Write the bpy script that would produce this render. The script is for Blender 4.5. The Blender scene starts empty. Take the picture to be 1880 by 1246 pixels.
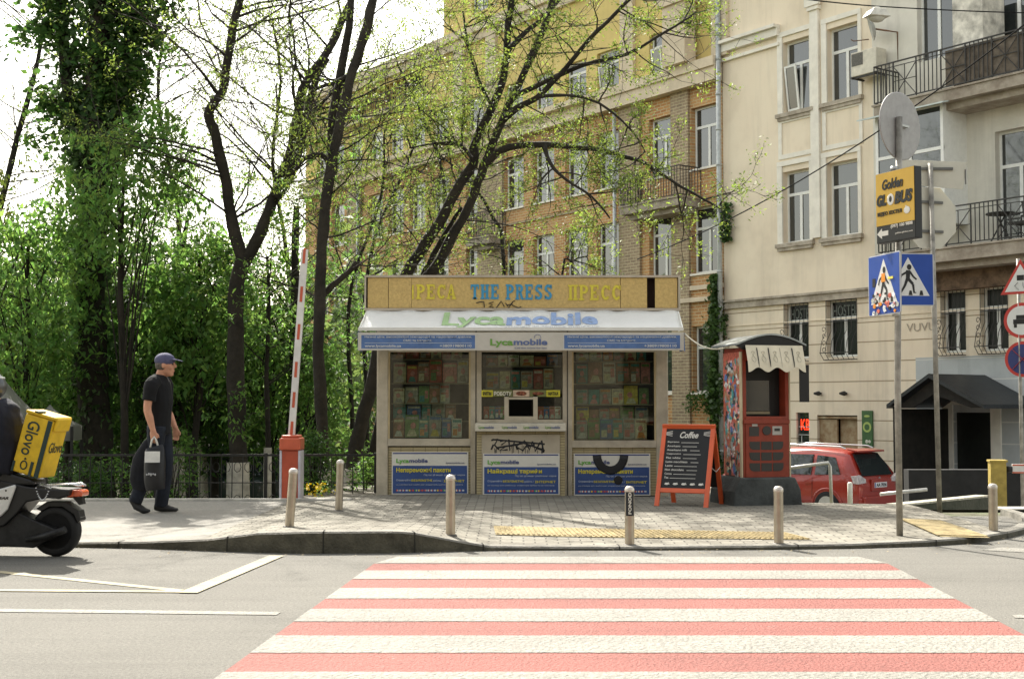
import bpy, bmesh, math, random
import numpy as np
from mathutils import Vector, Matrix
R = math.radians
random.seed(7); rng = np.random.default_rng(7)
scn = bpy.context.scene; COL = scn.collection
# ---------------- camera
CAM_Z = 1.27; FPX = 2400.0; PITCH = math.atan(122/FPX)
cd = bpy.data.cameras.new("camera"); cam = bpy.data.objects.new("camera", cd); COL.objects.link(cam)
cam.location = (0, 0, CAM_Z); cam.rotation_euler = (R(90)+PITCH, 0, 0)
cd.sensor_width = 36; cd.lens = FPX/1880*36; cd.clip_start = .1; cd.clip_end = 2000
scn.camera = cam
# ---------------- sky, sun, exposure
SUN_TO = Vector((-.27, .63, .73)).normalized()      # towards the sun
w = bpy.data.worlds.new("World"); scn.world = w; w.use_nodes = True
nt = w.node_tree; bg = nt.nodes['Background']; sk = nt.nodes.new('ShaderNodeTexSky')
sk.sky_type = 'NISHITA'; sk.sun_disc = False; sk.sun_elevation = math.asin(SUN_TO.z)
sk.sun_rotation = math.atan2(SUN_TO.x, SUN_TO.y); sk.air_density = 1.2; sk.dust_density = 2.0; sk.ozone_density = 1.0
wt = nt.nodes.new('ShaderNodeHueSaturation'); wt.inputs['Saturation'].default_value = .45; wm = nt.nodes.new('ShaderNodeMix'); wm.data_type = 'RGBA'; wm.blend_type = 'MULTIPLY'; wm.inputs[0].default_value = 1; wm.inputs[7].default_value = (1.0, .94, .82, 1)
nt.links.new(sk.outputs[0], wt.inputs['Color']); nt.links.new(wt.outputs[0], wm.inputs[6]); nt.links.new(wm.outputs[2], bg.inputs[0]); bg.inputs[1].default_value = .12
sd = bpy.data.lights.new("sun", 'SUN'); sd.energy = 3.4; sd.angle = R(.5); sd.color = (1, .95, .86)
so = bpy.data.objects.new("sun", sd); COL.objects.link(so); so.rotation_euler = (-SUN_TO).to_track_quat('-Z', 'Y').to_euler()
vs = scn.view_settings; vs.view_transform = 'Standard'; vs.look = 'None'; vs.gamma = 1; vs.exposure = 1.82
scn.cycles.max_bounces = 8; scn.cycles.transparent_max_bounces = 12; scn.cycles.caustics_reflective = False; scn.cycles.caustics_refractive = False
scn.cycles.sample_clamp_indirect = 6
# ---------------- measuring helpers (photo pixel of the 1880 px picture to a point of the place)
def ray(px, py):
    rx = (px-940)/FPX; ry = -(py-623)/FPX
    return Vector((rx, math.cos(PITCH)-ry*math.sin(PITCH), math.sin(PITCH)+ry*math.cos(PITCH)))
def P(px, py, Y): d = ray(px, py); return Vector((0, 0, CAM_Z))+d*(Y/d.y)
def G(px, py, z=0.0): d = ray(px, py); return Vector((0, 0, CAM_Z))+d*((z-CAM_Z)/d.z)
FA = R(-54.8); FX0, FY0, FZ = 6.83, 42.0, -1.4       # facade line: origin at the drainpipe, along s
FU = Vector((math.cos(FA), math.sin(FA), 0)); FN = Vector((-math.sin(FA), math.cos(FA), 0))
def F(px, py, off=0.0):
    d = ray(px, py); o = Vector((FX0, FY0, FZ))+FN*off
    t = (o-Vector((0, 0, CAM_Z))).dot(FN)/d.dot(FN); q = Vector((0, 0, CAM_Z))+d*t-Vector((FX0, FY0, FZ))
    return q.dot(FU), q.z
# ---------------- materials
def srgb(h):
    h = h.lstrip('#'); v = [int(h[i:i+2], 16)/255 for i in (0, 2, 4)]
    return tuple((x/12.92 if x <= .04045 else ((x+.055)/1.055)**2.4) for x in v)+(1,)
MATS = {}
def mat(name, col, rough=.7, var=.12, scale=6., bump=0., bscale=40., metal=0., col2=None, spec=.4, trans=0., coat=0., rand=0., detail=4., hue=0., patch=0., streak=0., wear=0.):
    if name in MATS: return MATS[name]
    m = bpy.data.materials.new(name); m.use_nodes = True; n = m.node_tree; L = n.links; b = n.nodes['Principled BSDF']
    c = srgb(col) if isinstance(col, str) else tuple(col)+(1,)
    b.inputs['Roughness'].default_value = rough; b.inputs['Metallic'].default_value = metal
    b.inputs['Specular IOR Level'].default_value = spec; b.inputs['Coat Weight'].default_value = coat
    out = None
    tc = n.nodes.new('ShaderNodeTexCoord')
    if var > 0 or col2:
        nz = n.nodes.new('ShaderNodeTexNoise'); nz.inputs['Scale'].default_value = scale; nz.inputs['Detail'].default_value = detail
        nz.inputs['Roughness'].default_value = .65
        L.new(tc.outputs['Object'], nz.inputs['Vector'])
        mx = n.nodes.new('ShaderNodeMix'); mx.data_type = 'RGBA'
        c2 = (srgb(col2) if isinstance(col2, str) else tuple(col2)+(1,)) if col2 else tuple(x*(1-var*1.6) for x in c[:3])+(1,)
        c1 = c if col2 else tuple(min(1, x*(1+var)) for x in c[:3])+(1,)
        mx.inputs[6].default_value = c1; mx.inputs[7].default_value = c2
        rp = n.nodes.new('ShaderNodeMapRange'); rp.inputs[1].default_value = .32; rp.inputs[2].default_value = .68
        L.new(nz.outputs['Fac'], rp.inputs[0]); L.new(rp.outputs[0], mx.inputs[0]); out = mx.outputs[2]
    else:
        rgb = n.nodes.new('ShaderNodeRGB'); rgb.outputs[0].default_value = c; out = rgb.outputs[0]
    for amt, vec, lo, hi in ((patch, (.35, .55, .35), .42, .62), (patch, (.05, 2.5, 1), .5, .66), (streak, (1.3, 1.3, .10), .5, .72), (streak, (.22, .22, .22), .5, .7)):
        if amt <= 0: continue
        mp = n.nodes.new('ShaderNodeMapping'); mp.inputs['Scale'].default_value = vec; L.new(tc.outputs['Object'], mp.inputs[0]); nn = n.nodes.new('ShaderNodeTexNoise'); nn.inputs['Scale'].default_value = 1.6; nn.inputs['Detail'].default_value = 9; nn.inputs['Roughness'].default_value = .68
        L.new(mp.outputs[0], nn.inputs['Vector']); r2 = n.nodes.new('ShaderNodeMapRange'); r2.inputs[1].default_value = lo; r2.inputs[2].default_value = hi; r2.inputs[3].default_value = 1.; r2.inputs[4].default_value = 1-amt; L.new(nn.outputs['Fac'], r2.inputs[0])
        h3 = n.nodes.new('ShaderNodeHueSaturation'); L.new(r2.outputs[0], h3.inputs['Value']); L.new(out, h3.inputs['Color']); out = h3.outputs[0]
    if wear > 0:
        nn = n.nodes.new('ShaderNodeTexNoise'); nn.inputs['Scale'].default_value = 7; nn.inputs['Detail'].default_value = 12; nn.inputs['Roughness'].default_value = .8; L.new(tc.outputs['Object'], nn.inputs['Vector'])
        r2 = n.nodes.new('ShaderNodeMapRange'); r2.inputs[1].default_value = wear; r2.inputs[2].default_value = wear+.03; r2.inputs[4].default_value = .75; L.new(nn.outputs['Fac'], r2.inputs[0])
        m4 = n.nodes.new('ShaderNodeMix'); m4.data_type = 'RGBA'; L.new(r2.outputs[0], m4.inputs[0]); L.new(out, m4.inputs[6]); m4.inputs[7].default_value = (.17, .165, .145, 1); out = m4.outputs[2]
    if rand > 0:
        g = n.nodes.new('ShaderNodeNewGeometry'); hs = n.nodes.new('ShaderNodeHueSaturation')
        mr = n.nodes.new('ShaderNodeMapRange'); mr.inputs[3].default_value = 1-rand; mr.inputs[4].default_value = 1+rand
        L.new(g.outputs['Random Per Island'], mr.inputs[0]); L.new(mr.outputs[0], hs.inputs['Value']); L.new(out, hs.inputs['Color'])
        if hue > 0:
            m2 = n.nodes.new('ShaderNodeMapRange'); m2.inputs[3].default_value = .5-hue; m2.inputs[4].default_value = .5+hue
            ml = n.nodes.new('ShaderNodeMath'); ml.operation = 'FRACT'; mm = n.nodes.new('ShaderNodeMath'); mm.operation = 'MULTIPLY'; mm.inputs[1].default_value = 7.31
            L.new(g.outputs['Random Per Island'], mm.inputs[0]); L.new(mm.outputs[0], ml.inputs[0]); L.new(ml.outputs[0], m2.inputs[0]); L.new(m2.outputs[0], hs.inputs['Hue'])
        out = hs.outputs[0]
    L.new(out, b.inputs['Base Color'])
    if bump > 0:
        nb = n.nodes.new('ShaderNodeTexNoise'); nb.inputs['Scale'].default_value = bscale; nb.inputs['Detail'].default_value = 5
        L.new(tc.outputs['Object'], nb.inputs['Vector']); bp = n.nodes.new('ShaderNodeBump'); bp.inputs['Strength'].default_value = bump
        bp.inputs['Distance'].default_value = .02; L.new(nb.outputs['Fac'], bp.inputs['Height']); L.new(bp.outputs[0], b.inputs['Normal'])
    if trans > 0:
        tr = n.nodes.new('ShaderNodeBsdfTranslucent'); ms = n.nodes.new('ShaderNodeMixShader'); ms.inputs[0].default_value = trans
        hs2 = n.nodes.new('ShaderNodeHueSaturation'); hs2.inputs['Value'].default_value = 1.35; hs2.inputs['Saturation'].default_value = 1.1; hs2.inputs['Hue'].default_value = .485
        L.new(out, hs2.inputs['Color']); L.new(hs2.outputs[0], tr.inputs[0])
        L.new(b.outputs[0], ms.inputs[1]); L.new(tr.outputs[0], ms.inputs[2]); L.new(ms.outputs[0], n.nodes['Material Output'].inputs[0])
    MATS[name] = m; return m
def brickmat(name, c1, c2, mortar, bw, bh, mort=.01, axes='xz', bump=.4, stain=None, rough=.85, offs=.5, var=.25):
    m = bpy.data.materials.new(name); m.use_nodes = True; n = m.node_tree; L = n.links; b = n.nodes['Principled BSDF']
    b.inputs['Roughness'].default_value = rough; b.inputs['Specular IOR Level'].default_value = .25
    tc = n.nodes.new('ShaderNodeTexCoord'); sp = n.nodes.new('ShaderNodeSeparateXYZ'); cb = n.nodes.new('ShaderNodeCombineXYZ')
    L.new(tc.outputs['Object'], sp.inputs[0]); L.new(sp.outputs[axes[0].upper()], cb.inputs[0]); L.new(sp.outputs[axes[1].upper()], cb.inputs[1])
    br = n.nodes.new('ShaderNodeTexBrick'); L.new(cb.outputs[0], br.inputs[0]); br.offset = offs
    br.inputs['Color1'].default_value = srgb(c1); br.inputs['Color2'].default_value = srgb(c2); br.inputs['Mortar'].default_value = srgb(mortar)
    br.inputs['Scale'].default_value = 1; br.inputs['Mortar Size'].default_value = mort; br.inputs['Mortar Smooth'].default_value = .2
    br.inputs['Brick Width'].default_value = bw; br.inputs['Row Height'].default_value = bh
    nz = n.nodes.new('ShaderNodeTexNoise'); nz.inputs['Scale'].default_value = .9; nz.inputs['Detail'].default_value = 8; nz.inputs['Roughness'].default_value = .7
    L.new(tc.outputs['Object'], nz.inputs['Vector'])
    mx = n.nodes.new('ShaderNodeMix'); mx.data_type = 'RGBA'; mx.blend_type = 'MIX' if stain else 'MULTIPLY'
    mr = n.nodes.new('ShaderNodeMapRange'); mr.inputs[1].default_value = .45; mr.inputs[2].default_value = .75; mr.inputs[4].default_value = .75 if stain else 1
    L.new(nz.outputs['Fac'], mr.inputs[0]); L.new(mr.outputs[0], mx.inputs[0]); L.new(br.outputs['Color'], mx.inputs[6])
    mx.inputs[7].default_value = srgb(stain) if stain else (1-var, 1-var, 1-var, 1)
    n2 = n.nodes.new('ShaderNodeTexNoise'); n2.inputs['Scale'].default_value = 14; n2.inputs['Detail'].default_value = 6; L.new(tc.outputs['Object'], n2.inputs['Vector'])
    m3 = n.nodes.new('ShaderNodeMapRange'); m3.inputs[3].default_value = 1-var; m3.inputs[4].default_value = 1+var; L.new(n2.outputs['Fac'], m3.inputs[0])
    hs = n.nodes.new('ShaderNodeHueSaturation'); L.new(mx.outputs[2], hs.inputs['Color']); L.new(m3.outputs[0], hs.inputs['Value'])
    L.new(hs.outputs[0], b.inputs['Base Color'])
    ad = n.nodes.new('ShaderNodeMath'); ad.operation = 'SUBTRACT'; L.new(n2.outputs['Fac'], ad.inputs[0]); L.new(br.outputs['Fac'], ad.inputs[1])
    bp = n.nodes.new('ShaderNodeBump'); bp.inputs['Strength'].default_value = bump; bp.inputs['Distance'].default_value = .012
    L.new(ad.outputs[0], bp.inputs['Height']); L.new(bp.outputs[0], b.inputs['Normal'])
    MATS[name] = m; return m
def glassmat(name, see=.75, tint=(.9, .95, .93), rough=.02):
    m = bpy.data.materials.new(name); m.use_nodes = True; n = m.node_tree; L = n.links; n.nodes.remove(n.nodes['Principled BSDF'])
    t = n.nodes.new('ShaderNodeBsdfTransparent'); t.inputs[0].default_value = tuple(x*see for x in tint)+(1,)
    g = n.nodes.new('ShaderNodeBsdfGlossy'); g.inputs['Roughness'].default_value = rough; g.inputs[0].default_value = (1, 1, 1, 1)
    f = n.nodes.new('ShaderNodeFresnel'); f.inputs[0].default_value = 1.5; ms = n.nodes.new('ShaderNodeMixShader')
    L.new(f.outputs[0], ms.inputs[0]); L.new(t.outputs[0], ms.inputs[1]); L.new(g.outputs[0], ms.inputs[2]); L.new(ms.outputs[0], n.nodes['Material Output'].inputs[0])
    MATS[name] = m; return m
def emit(name, col, s=1.5):
    m = bpy.data.materials.new(name); m.use_nodes = True; b = m.node_tree.nodes['Principled BSDF']
    b.inputs['Base Color'].default_value = srgb(col); b.inputs['Emission Color'].default_value = srgb(col); b.inputs['Emission Strength'].default_value = s; MATS[name] = m; return m
# ---------------- mesh builder
class MB:
    def __init__(s): s.v = []; s.f = []; s.mi = []; s.sm = []; s.m = 0; s.M = None; s.smooth = False
    def add(s, vs, fs):
        o = len(s.v)
        s.v += [tuple(s.M @ Vector(p)) if s.M else tuple(p) for p in vs]
        for f in fs: s.f.append([i+o for i in f]); s.mi.append(s.m); s.sm.append(s.smooth)
        return s
    def box(s, x0, x1, y0, y1, z0, z1):
        if x0 > x1: x0, x1 = x1, x0
        if y0 > y1: y0, y1 = y1, y0
        if z0 > z1: z0, z1 = z1, z0
        return s.add([(x0,y0,z0),(x1,y0,z0),(x1,y1,z0),(x0,y1,z0),(x0,y0,z1),(x1,y0,z1),(x1,y1,z1),(x0,y1,z1)],
              [(0,3,2,1),(4,5,6,7),(0,1,5,4),(1,2,6,5),(2,3,7,6),(3,0,4,7)])
    def bar(s, a, b, w, h=None, up=(0,0,1)):
        a = Vector(a); b = Vector(b); h = h or w; d = (b-a).normalized(); u = Vector(up)
        if abs(d.dot(u)) > .98: u = Vector((0, 1, 0))
        x = d.cross(u).normalized()*w/2; y = x.cross(d).normalized()*h/2
        vs = [a-x-y, a+x-y, a+x+y, a-x+y, b-x-y, b+x-y, b+x+y, b-x+y]
        return s.add(vs, [(3,2,1,0),(4,5,6,7),(0,1,5,4),(1,2,6,5),(2,3,7,6),(3,0,4,7)])
    def tube(s, pts, rad, n=8, cap=True, sx=1., sy=1., ref=None):
        pts = [Vector(p) for p in pts]; k = len(pts)
        if not hasattr(rad, '__len__'): rad = [rad]*k
        o = []; ref = Vector(ref) if ref else Vector((0, 0, 1)) if abs((pts[-1]-pts[0]).normalized().z) < .9 else Vector((0, 1, 0))
        for i in range(k):
            d = (pts[min(i+1, k-1)]-pts[max(i-1, 0)]).normalized()
            x = d.cross(ref); x = x.normalized() if x.length > 1e-5 else Vector((1, 0, 0)); y = x.cross(d)
            r = rad[i]; rx, ry = (r if hasattr(r, '__len__') else (r*sx, r*sy))
            for j in range(n):
                a = 2*math.pi*j/n; o.append(pts[i]+x*math.cos(a)*rx+y*math.sin(a)*ry)
        fs = [(i*n+j, i*n+(j+1) % n, (i+1)*n+(j+1) % n, (i+1)*n+j) for i in range(k-1) for j in range(n)]
        sm = s.smooth; s.smooth = n > 5; s.add(o, fs); s.smooth = False
        if cap: s.add(o[:n], [tuple(range(n))[::-1]]); s.add(o[-n:], [tuple(range(n))])
        s.smooth = sm; return s
    def lathe(s, prof, c=(0,0,0), n=20, axis='z'):
        o = []; c = Vector(c)
        for r, h in prof:
            for j in range(n):
                a = 2*math.pi*j/n; x, y = r*math.cos(a), r*math.sin(a)
                o.append(c+(Vector((x, y, h)) if axis == 'z' else Vector((x, h, y)) if axis == 'y' else Vector((h, x, y))))
        k = len(prof); fs = [(i*n+j, i*n+(j+1) % n, (i+1)*n+(j+1) % n, (i+1)*n+j) for i in range(k-1) for j in range(n)]
        sm = s.smooth; s.smooth = True; s.add(o, fs); s.smooth = False
        s.add(o[:n], [tuple(range(n))]); s.add(o[-n:], [tuple(range(n))]); s.smooth = sm; return s
    def prism(s, poly, a0, a1, plane='xz'):     # polygon (list of 2-tuples) extruded along the third axis
        n = len(poly)
        q = (lambda p, t: (p[0], t, p[1])) if plane == 'xz' else (lambda p, t: (p[0], p[1], t)) if plane == 'xy' else (lambda p, t: (t, p[0], p[1]))
        vs = [q(p, a0) for p in poly]+[q(p, a1) for p in poly]
        return s.add(vs, [tuple(range(n)), tuple(range(n, 2*n))[::-1]]+[(i, n+i, n+(i+1) % n, (i+1) % n) for i in range(n)])
    def ell(s, c, r, n=16, k=10, rot=None):
        o = []; c = Vector(c); rot = rot or Matrix.Identity(3)
        for i in range(k+1):
            t = math.pi*i/k
            for j in range(n):
                a = 2*math.pi*j/n; o.append(c+rot @ Vector((r[0]*math.sin(t)*math.cos(a), r[1]*math.sin(t)*math.sin(a), r[2]*math.cos(t))))
        sm = s.smooth; s.smooth = True; s.add(o, [(i*n+j, (i+1)*n+j, (i+1)*n+(j+1) % n, i*n+(j+1) % n) for i in range(k) for j in range(n)]); s.smooth = sm; return s
    def build(s, name, mats, parent=None, bevel=0., loc=None, rz=0., fix=True):
        me = bpy.data.meshes.new(name); me.from_pydata(s.v, [], s.f)
        if not isinstance(mats, (list, tuple)): mats = [mats]
        for m in mats: me.materials.append(m)
        me.polygons.foreach_set('material_index', s.mi); me.polygons.foreach_set('use_smooth', s.sm)
        if fix and len(s.f) < 60000:
            bm = bmesh.new(); bm.from_mesh(me); bmesh.ops.remove_doubles(bm, verts=bm.verts, dist=1e-5); bmesh.ops.recalc_face_normals(bm, faces=bm.faces); bm.to_mesh(me); bm.free()
        me.update(); o = bpy.data.objects.new(name, me); COL.objects.link(o)
        if parent: o.parent = parent
        if loc is not None: o.location = loc
        o.rotation_euler.z = rz
        if bevel: b = o.modifiers.new('bevel', 'BEVEL'); b.width = bevel; b.segments = 2; b.limit_method = 'ANGLE'
        return o
def tag(o, label=None, cat=None, group=None, kind=None):
    if label: o['label'] = label
    if cat: o['category'] = cat
    if group: o['group'] = group
    if kind: o['kind'] = kind
    return o
def empty(name, loc, rz=0, label=None, cat=None, group=None):
    o = bpy.data.objects.new(name, None); COL.objects.link(o); o.location = loc; o.rotation_euler = (0, 0, rz); o.empty_display_size = .2
    return tag(o, label, cat, group)
def bx(name, m, parent, x0, x1, y0, y1, z0, z1, bevel=0.): return MB().box(x0, x1, y0, y1, z0, z1).build(name, m, parent, bevel)
def copy_tree(o, parent=None):
    c = o.copy(); COL.objects.link(c); c.parent = parent
    for ch in list(o.children): copy_tree(ch, c)
    return c
def textmesh(txt, size=1., bold=0., shear=0., ext=0.004):
    cu = bpy.data.curves.new('t', 'FONT'); cu.body = txt; cu.size = size; cu.offset = bold; cu.shear = shear; cu.extrude = ext/2; cu.resolution_u = 3
    ob = bpy.data.objects.new('t', cu); COL.objects.link(ob); dg = bpy.context.evaluated_depsgraph_get()
    me = bpy.data.meshes.new_from_object(ob.evaluated_get(dg)); bpy.data.objects.remove(ob); bpy.data.curves.remove(cu); return me
def text(mb, txt, x0, x1, z0, z1, y, bold=0., shear=0., ext=.004, M=None, descend=False, mi=None):
    """adds text to mb filling x0..x1, z0..z1 on plane y (front towards -y); M maps this flat frame"""
    me = textmesh(txt, 1., bold, shear, .01); n = len(me.vertices)
    if not n: return
    co = np.empty(n*3); me.vertices.foreach_get('co', co); co = co.reshape(-1, 3)
    a = co.min(0); b = co.max(0)
    if descend is not False: a[1] = descend       # font-space baseline band
    sx = (x1-x0)/(b[0]-a[0]); sz = (z1-z0)/(b[1]-a[1])
    vs = [Vector((x0+(p[0]-a[0])*sx, y-(p[2]/.01+.5)*ext, z0+(p[1]-a[1])*sz)) for p in co]
    if M: vs = [M @ v for v in vs]
    o = mb.m
    if mi is not None: mb.m = mi
    mb.add(vs, [tuple(p.vertices) for p in me.polygons]); mb.m = o; bpy.data.meshes.remove(me)

# ================= SETTING
def lerp(a, b, t): return a+(b-a)*t
def sst(t): t = max(0, min(1, t)); return t*t*(3-2*t)
kerb_px = [(-500,1003,.04),(0,1003,.04),(150,1005,.045),(260,1007,.06),(380,1011,.10),(470,1014,.165),(560,1016,.185),(720,1015,.185),(760,1014,.17),(830,1012,.10),(900,1011,.04),(1040,1010,.03),(1200,1010,.03),(1400,1009,.035),(1560,1007,.04),(1700,1003,.05),(1790,997,.055),(1850,988,.06),(1890,978,.06),(1905,967,.06),(1900,957,.06),(1880,950,.06),(1860,944,.06)]
KL = [(G(x, y, 0), h) for x, y, h in kerb_px]; KL[0] = (Vector((-14, KL[1][0].y+.1, 0)), .04)
def kerb_at(X):
    for (a, ha), (b, hb) in zip(KL, KL[1:]):
        if a.x <= X <= b.x: t = (X-a.x)/(b.x-a.x+1e-9); return lerp(a.y, b.y, t), lerp(ha, hb, t)
    return KL[-5][0].y, .06
def walk_z(X, Y):
    ky, kh = kerb_at(X); t = sst((Y-ky)/2.6); base = .09+.035*sst((2.4-abs(X+.6))/2.4)*sst((Y-13)/3)
    return lerp(kh, base, t)
ASPH = mat('asphalt', (.168, .161, .142), .9, .22, 55., .7, 120., spec=.25, detail=10, patch=.12)
# ground: one sheet to the horizon, falling behind the pavement
def ground_z(X, Y):
    if Y < 15: return -.02
    a = -1.15*sst((Y-16.2)/5.5); b = -1.42*sst((Y-15.8)/6)
    return lerp(a, b, sst((X-1)/5))-.02
xs = sorted(set([-400,-150,-60,-30]+[i*1.0 for i in range(-20, 25)]+[30,60,150,400])); ys = sorted(set([-300,-60,-15]+[i*1.0 for i in range(-6, 31)]+[35,40,60,100,200,500,900]))
mb = MB(); mb.smooth = True
mb.add([(x, y, ground_z(x, y)) for y in ys for x in xs], [(j*len(xs)+i, j*len(xs)+i+1, (j+1)*len(xs)+i+1, (j+1)*len(xs)+i) for j in range(len(ys)-1) for i in range(len(xs)-1)])
tag(mb.build('ground', mat('park soil', (.10, .085, .06), .95, .3, 2., .6, 30., col2=(.07, .09, .035))), kind='structure')
mb = MB(); mb.box(-60, 60, -40, 15.2, -.012, 0)
for x0,x1,y0,y1 in [(6.4,40,12,24)]: pass
tag(mb.build('road', ASPH), kind='structure')
# side street and yard beyond the pavement on the right
mb = MB(); mb.smooth = True; ny, nx = 16, 8
mb.add([(lerp(4.5, 40, i/nx), lerp(16.2, 46, j/ny), ground_z(lerp(4.5, 40, i/nx), lerp(16.2, 46, j/ny))+.03) for j in range(ny+1) for i in range(nx+1)],
       [(j*(nx+1)+i, j*(nx+1)+i+1, (j+1)*(nx+1)+i+1, (j+1)*(nx+1)+i) for j in range(ny) for i in range(nx)])
tag(mb.build('side_street', mat('yard asphalt', (.16, .155, .15), .9, .2, 2., .3, 90.)), kind='structure')
# pavement (sidewalk) sheet following the kerb
back_r = [(-14, 16.3), (-2.9, 16.3), (-2.4, 19.4), (2.9, 19.4), (3.2, 16.2), (5.0, 15.7), (6.0, 15.2), (6.35, 14.4)]
def back_at(X):
    for (a, b), (c, d) in zip(back_r, back_r[1:]):
        if a <= X <= c: return lerp(b, d, (X-a)/(c-a))
    return 14.4
def sheet(x0, x1, nx, y0f, y1f, ny, zoff, name, m, wavy=0):
    mb = MB(); mb.smooth = True; vs = []
    for i in range(nx+1):
        X = lerp(x0, x1, i/nx); a, b = y0f(X), y1f(X)
        for j in range(ny+1):
            Y = lerp(a, b, (j/ny)); vs.append((X, Y, walk_z(X, Y)+zoff))
    mb.add(vs, [(i*(ny+1)+j, (i+1)*(ny+1)+j, (i+1)*(ny+1)+j+1, i*(ny+1)+j+1) for i in range(nx) for j in range(ny)])
    o = mb.build(name, m); tag(o, kind='structure'); return o
PAVE = brickmat('paving stones', '#8b877b', '#706b61', '#47443c', .21, .105, .007, 'xy', 1., stain='#5f5b51', var=.14)
KW = .13
xe = KL[-6][0].x
sheet(-14, -2.75, 60, lambda X: kerb_at(X)[0]+KW, lambda X: 16.3, 26, 0, 'driveway', mat('pale asphalt', (.24, .228, .20), .9, .15, 40., .5, 120., detail=8, patch=.14))
sheet(-2.75, xe, 110, lambda X: kerb_at(X)[0]+KW*.9, back_at, 34, 0, 'pavement', PAVE)
# kerb
mb = MB(); pts = []
for (a, ha), (b, hb) in zip(KL, KL[1:]):
    n = 14 if abs(b.x-a.x) > 5 else 5
    for i in range(n): t = i/n; pts.append((a.lerp(b, t), lerp(ha, hb, t)))
pts.append(KL[-1]); vs = []
for i, (p, h) in enumerate(pts):
    q = pts[min(i+1, len(pts)-1)][0]-pts[max(i-1, 0)][0]; nrm = Vector((-q.y, q.x, 0)).normalized()
    for w_, z in ((0, -.02), (.004, h-.012), (.018, h+.003), (KW+.01, h+.006), (KW+.02, -.02)): vs.append((p.x+nrm.x*w_, p.y+nrm.y*w_, z))
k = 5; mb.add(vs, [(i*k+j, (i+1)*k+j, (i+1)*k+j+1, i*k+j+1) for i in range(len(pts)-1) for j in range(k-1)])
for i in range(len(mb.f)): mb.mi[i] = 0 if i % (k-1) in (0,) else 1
tag(mb.build('kerb', [mat('grimy shaded kerb face', (.085, .078, .055), .9, .35, 6., .6, 40., detail=8), mat('worn kerb top', (.2, .188, .16), .85, .25, 5., .5, 60.)], fix=False), kind='structure')  # face colour holds painted shade as well as grime, so darker than the top
mb = MB()
for i, (p, h) in enumerate(pts):
    if i % 9 == 4 and h > .02 and i+1 < len(pts): q_ = pts[i+1][0]-p; d_ = q_.normalized(); n_ = Vector((-d_.y, d_.x, 0)); a_ = p-n_*.004; mb.add([(a_.x, a_.y, 0), (a_.x+d_.x*.012, a_.y+d_.y*.012, 0), (a_.x+d_.x*.012+n_.x*.006, a_.y+d_.y*.012+n_.y*.006, h+.006), (a_.x+n_.x*.006, a_.y+n_.y*.006, h+.006), (p.x+n_.x*KW, p.y+n_.y*KW, h+.0095), (p.x+d_.x*.012+n_.x*KW, p.y+d_.y*.012+n_.y*KW, h+.0095)], [(0, 1, 2, 3), (3, 2, 5, 4)])
tag(mb.build('kerb_joints', mat('dark joint', (.03, .028, .022), .95, 0), fix=False), kind='structure')
# crosswalk
def stripes(name, idxs, m, z):
    random.seed(77); ysp = [1022.4,1034.6,1047.7,1063.6,1080,1099.7,1118.4,1141.8,1167.6,1199.4,1234.5]
    Ys = [G(1000, y).y for y in ysp]; Ys += [Ys[-1]-.49, Ys[-1]-.98, Ys[-1]-1.47, Ys[-1]-1.96]
    mb = MB()
    XL = lambda Y: lerp(-1.39, -1.084, (Y-6.08)/(11.07-6.08)); XR = lambda Y: lerp(2.84, 3.05, (Y-7.26)/(11.0-7.26))
    for i in idxs:
        n = 60; a, b = Ys[i], Ys[i+1]; x0a, x0b = XL(a), XL(b); x1a, x1b = XR(a), XR(b)
        if i == 0: x0a += .12; x1a -= .14
        top = [(lerp(x0a, x1a, t/n), a+random.uniform(-.005, .005)*(len(idxs) < 10)) for t in range(n+1)]; bot = [(lerp(x0b, x1b, t/n), b+random.uniform(-.005, .005)*(len(idxs) < 10)) for t in range(n+1)]
        mb.add([(x, y, z) for x, y in top+bot], [(j, j+1, n+2+j, n+1+j) for j in range(n)])
    tag(mb.build(name, m), kind='structure')
WPAINT = mat('white road paint', (.255, .243, .212), .8, .18, 28., 1.4, 40., detail=8, patch=.16, wear=.60)
RPAINT = mat('red road paint', (.26, .082, .066), .8, .16, 35., 1.2, 60., detail=8, patch=.16, wear=.62)
stripes('crosswalk_red', list(range(1, 14)), RPAINT, .0035); stripes('crosswalk_white', [0,2,4,6,8,10,12], WPAINT, .0065)
YP = mat('yellow road paint', (.34, .30, .195), .8, .2, 3., .5, 90., detail=8, wear=.56)
def gline(mb, a, b, w, z=.004):
    a = G(*a, z); b = G(*b, z); d = (b-a).normalized(); n = Vector((-d.y, d.x, 0))*w/2
    mb.add([a-n, b-n, b+n, a+n], [(0, 1, 2, 3)])
mb = MB(); gline(mb, (-260,1022), (330,1083), .09); gline(mb, (345,1087), (508,1019), .13, .008); gline(mb, (-300,1080), (352,1085), .09, .006)
tag(mb.build('yellow_road_lines', YP), kind='structure')
mb = MB(); gline(mb, (-300,1116), (512,1125), .12); gline(mb, (1860,1130), (2000,1134), .12)
a, b, c = G(1800,1009,.004), G(1880,1013,.004), G(1838,1004,.004); mb.add([a, b, Vector((b.x+.5, b.y+.1, .004)), c], [(0,1,2,3)])
tag(mb.build('white_road_lines', WPAINT), kind='structure')
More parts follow.
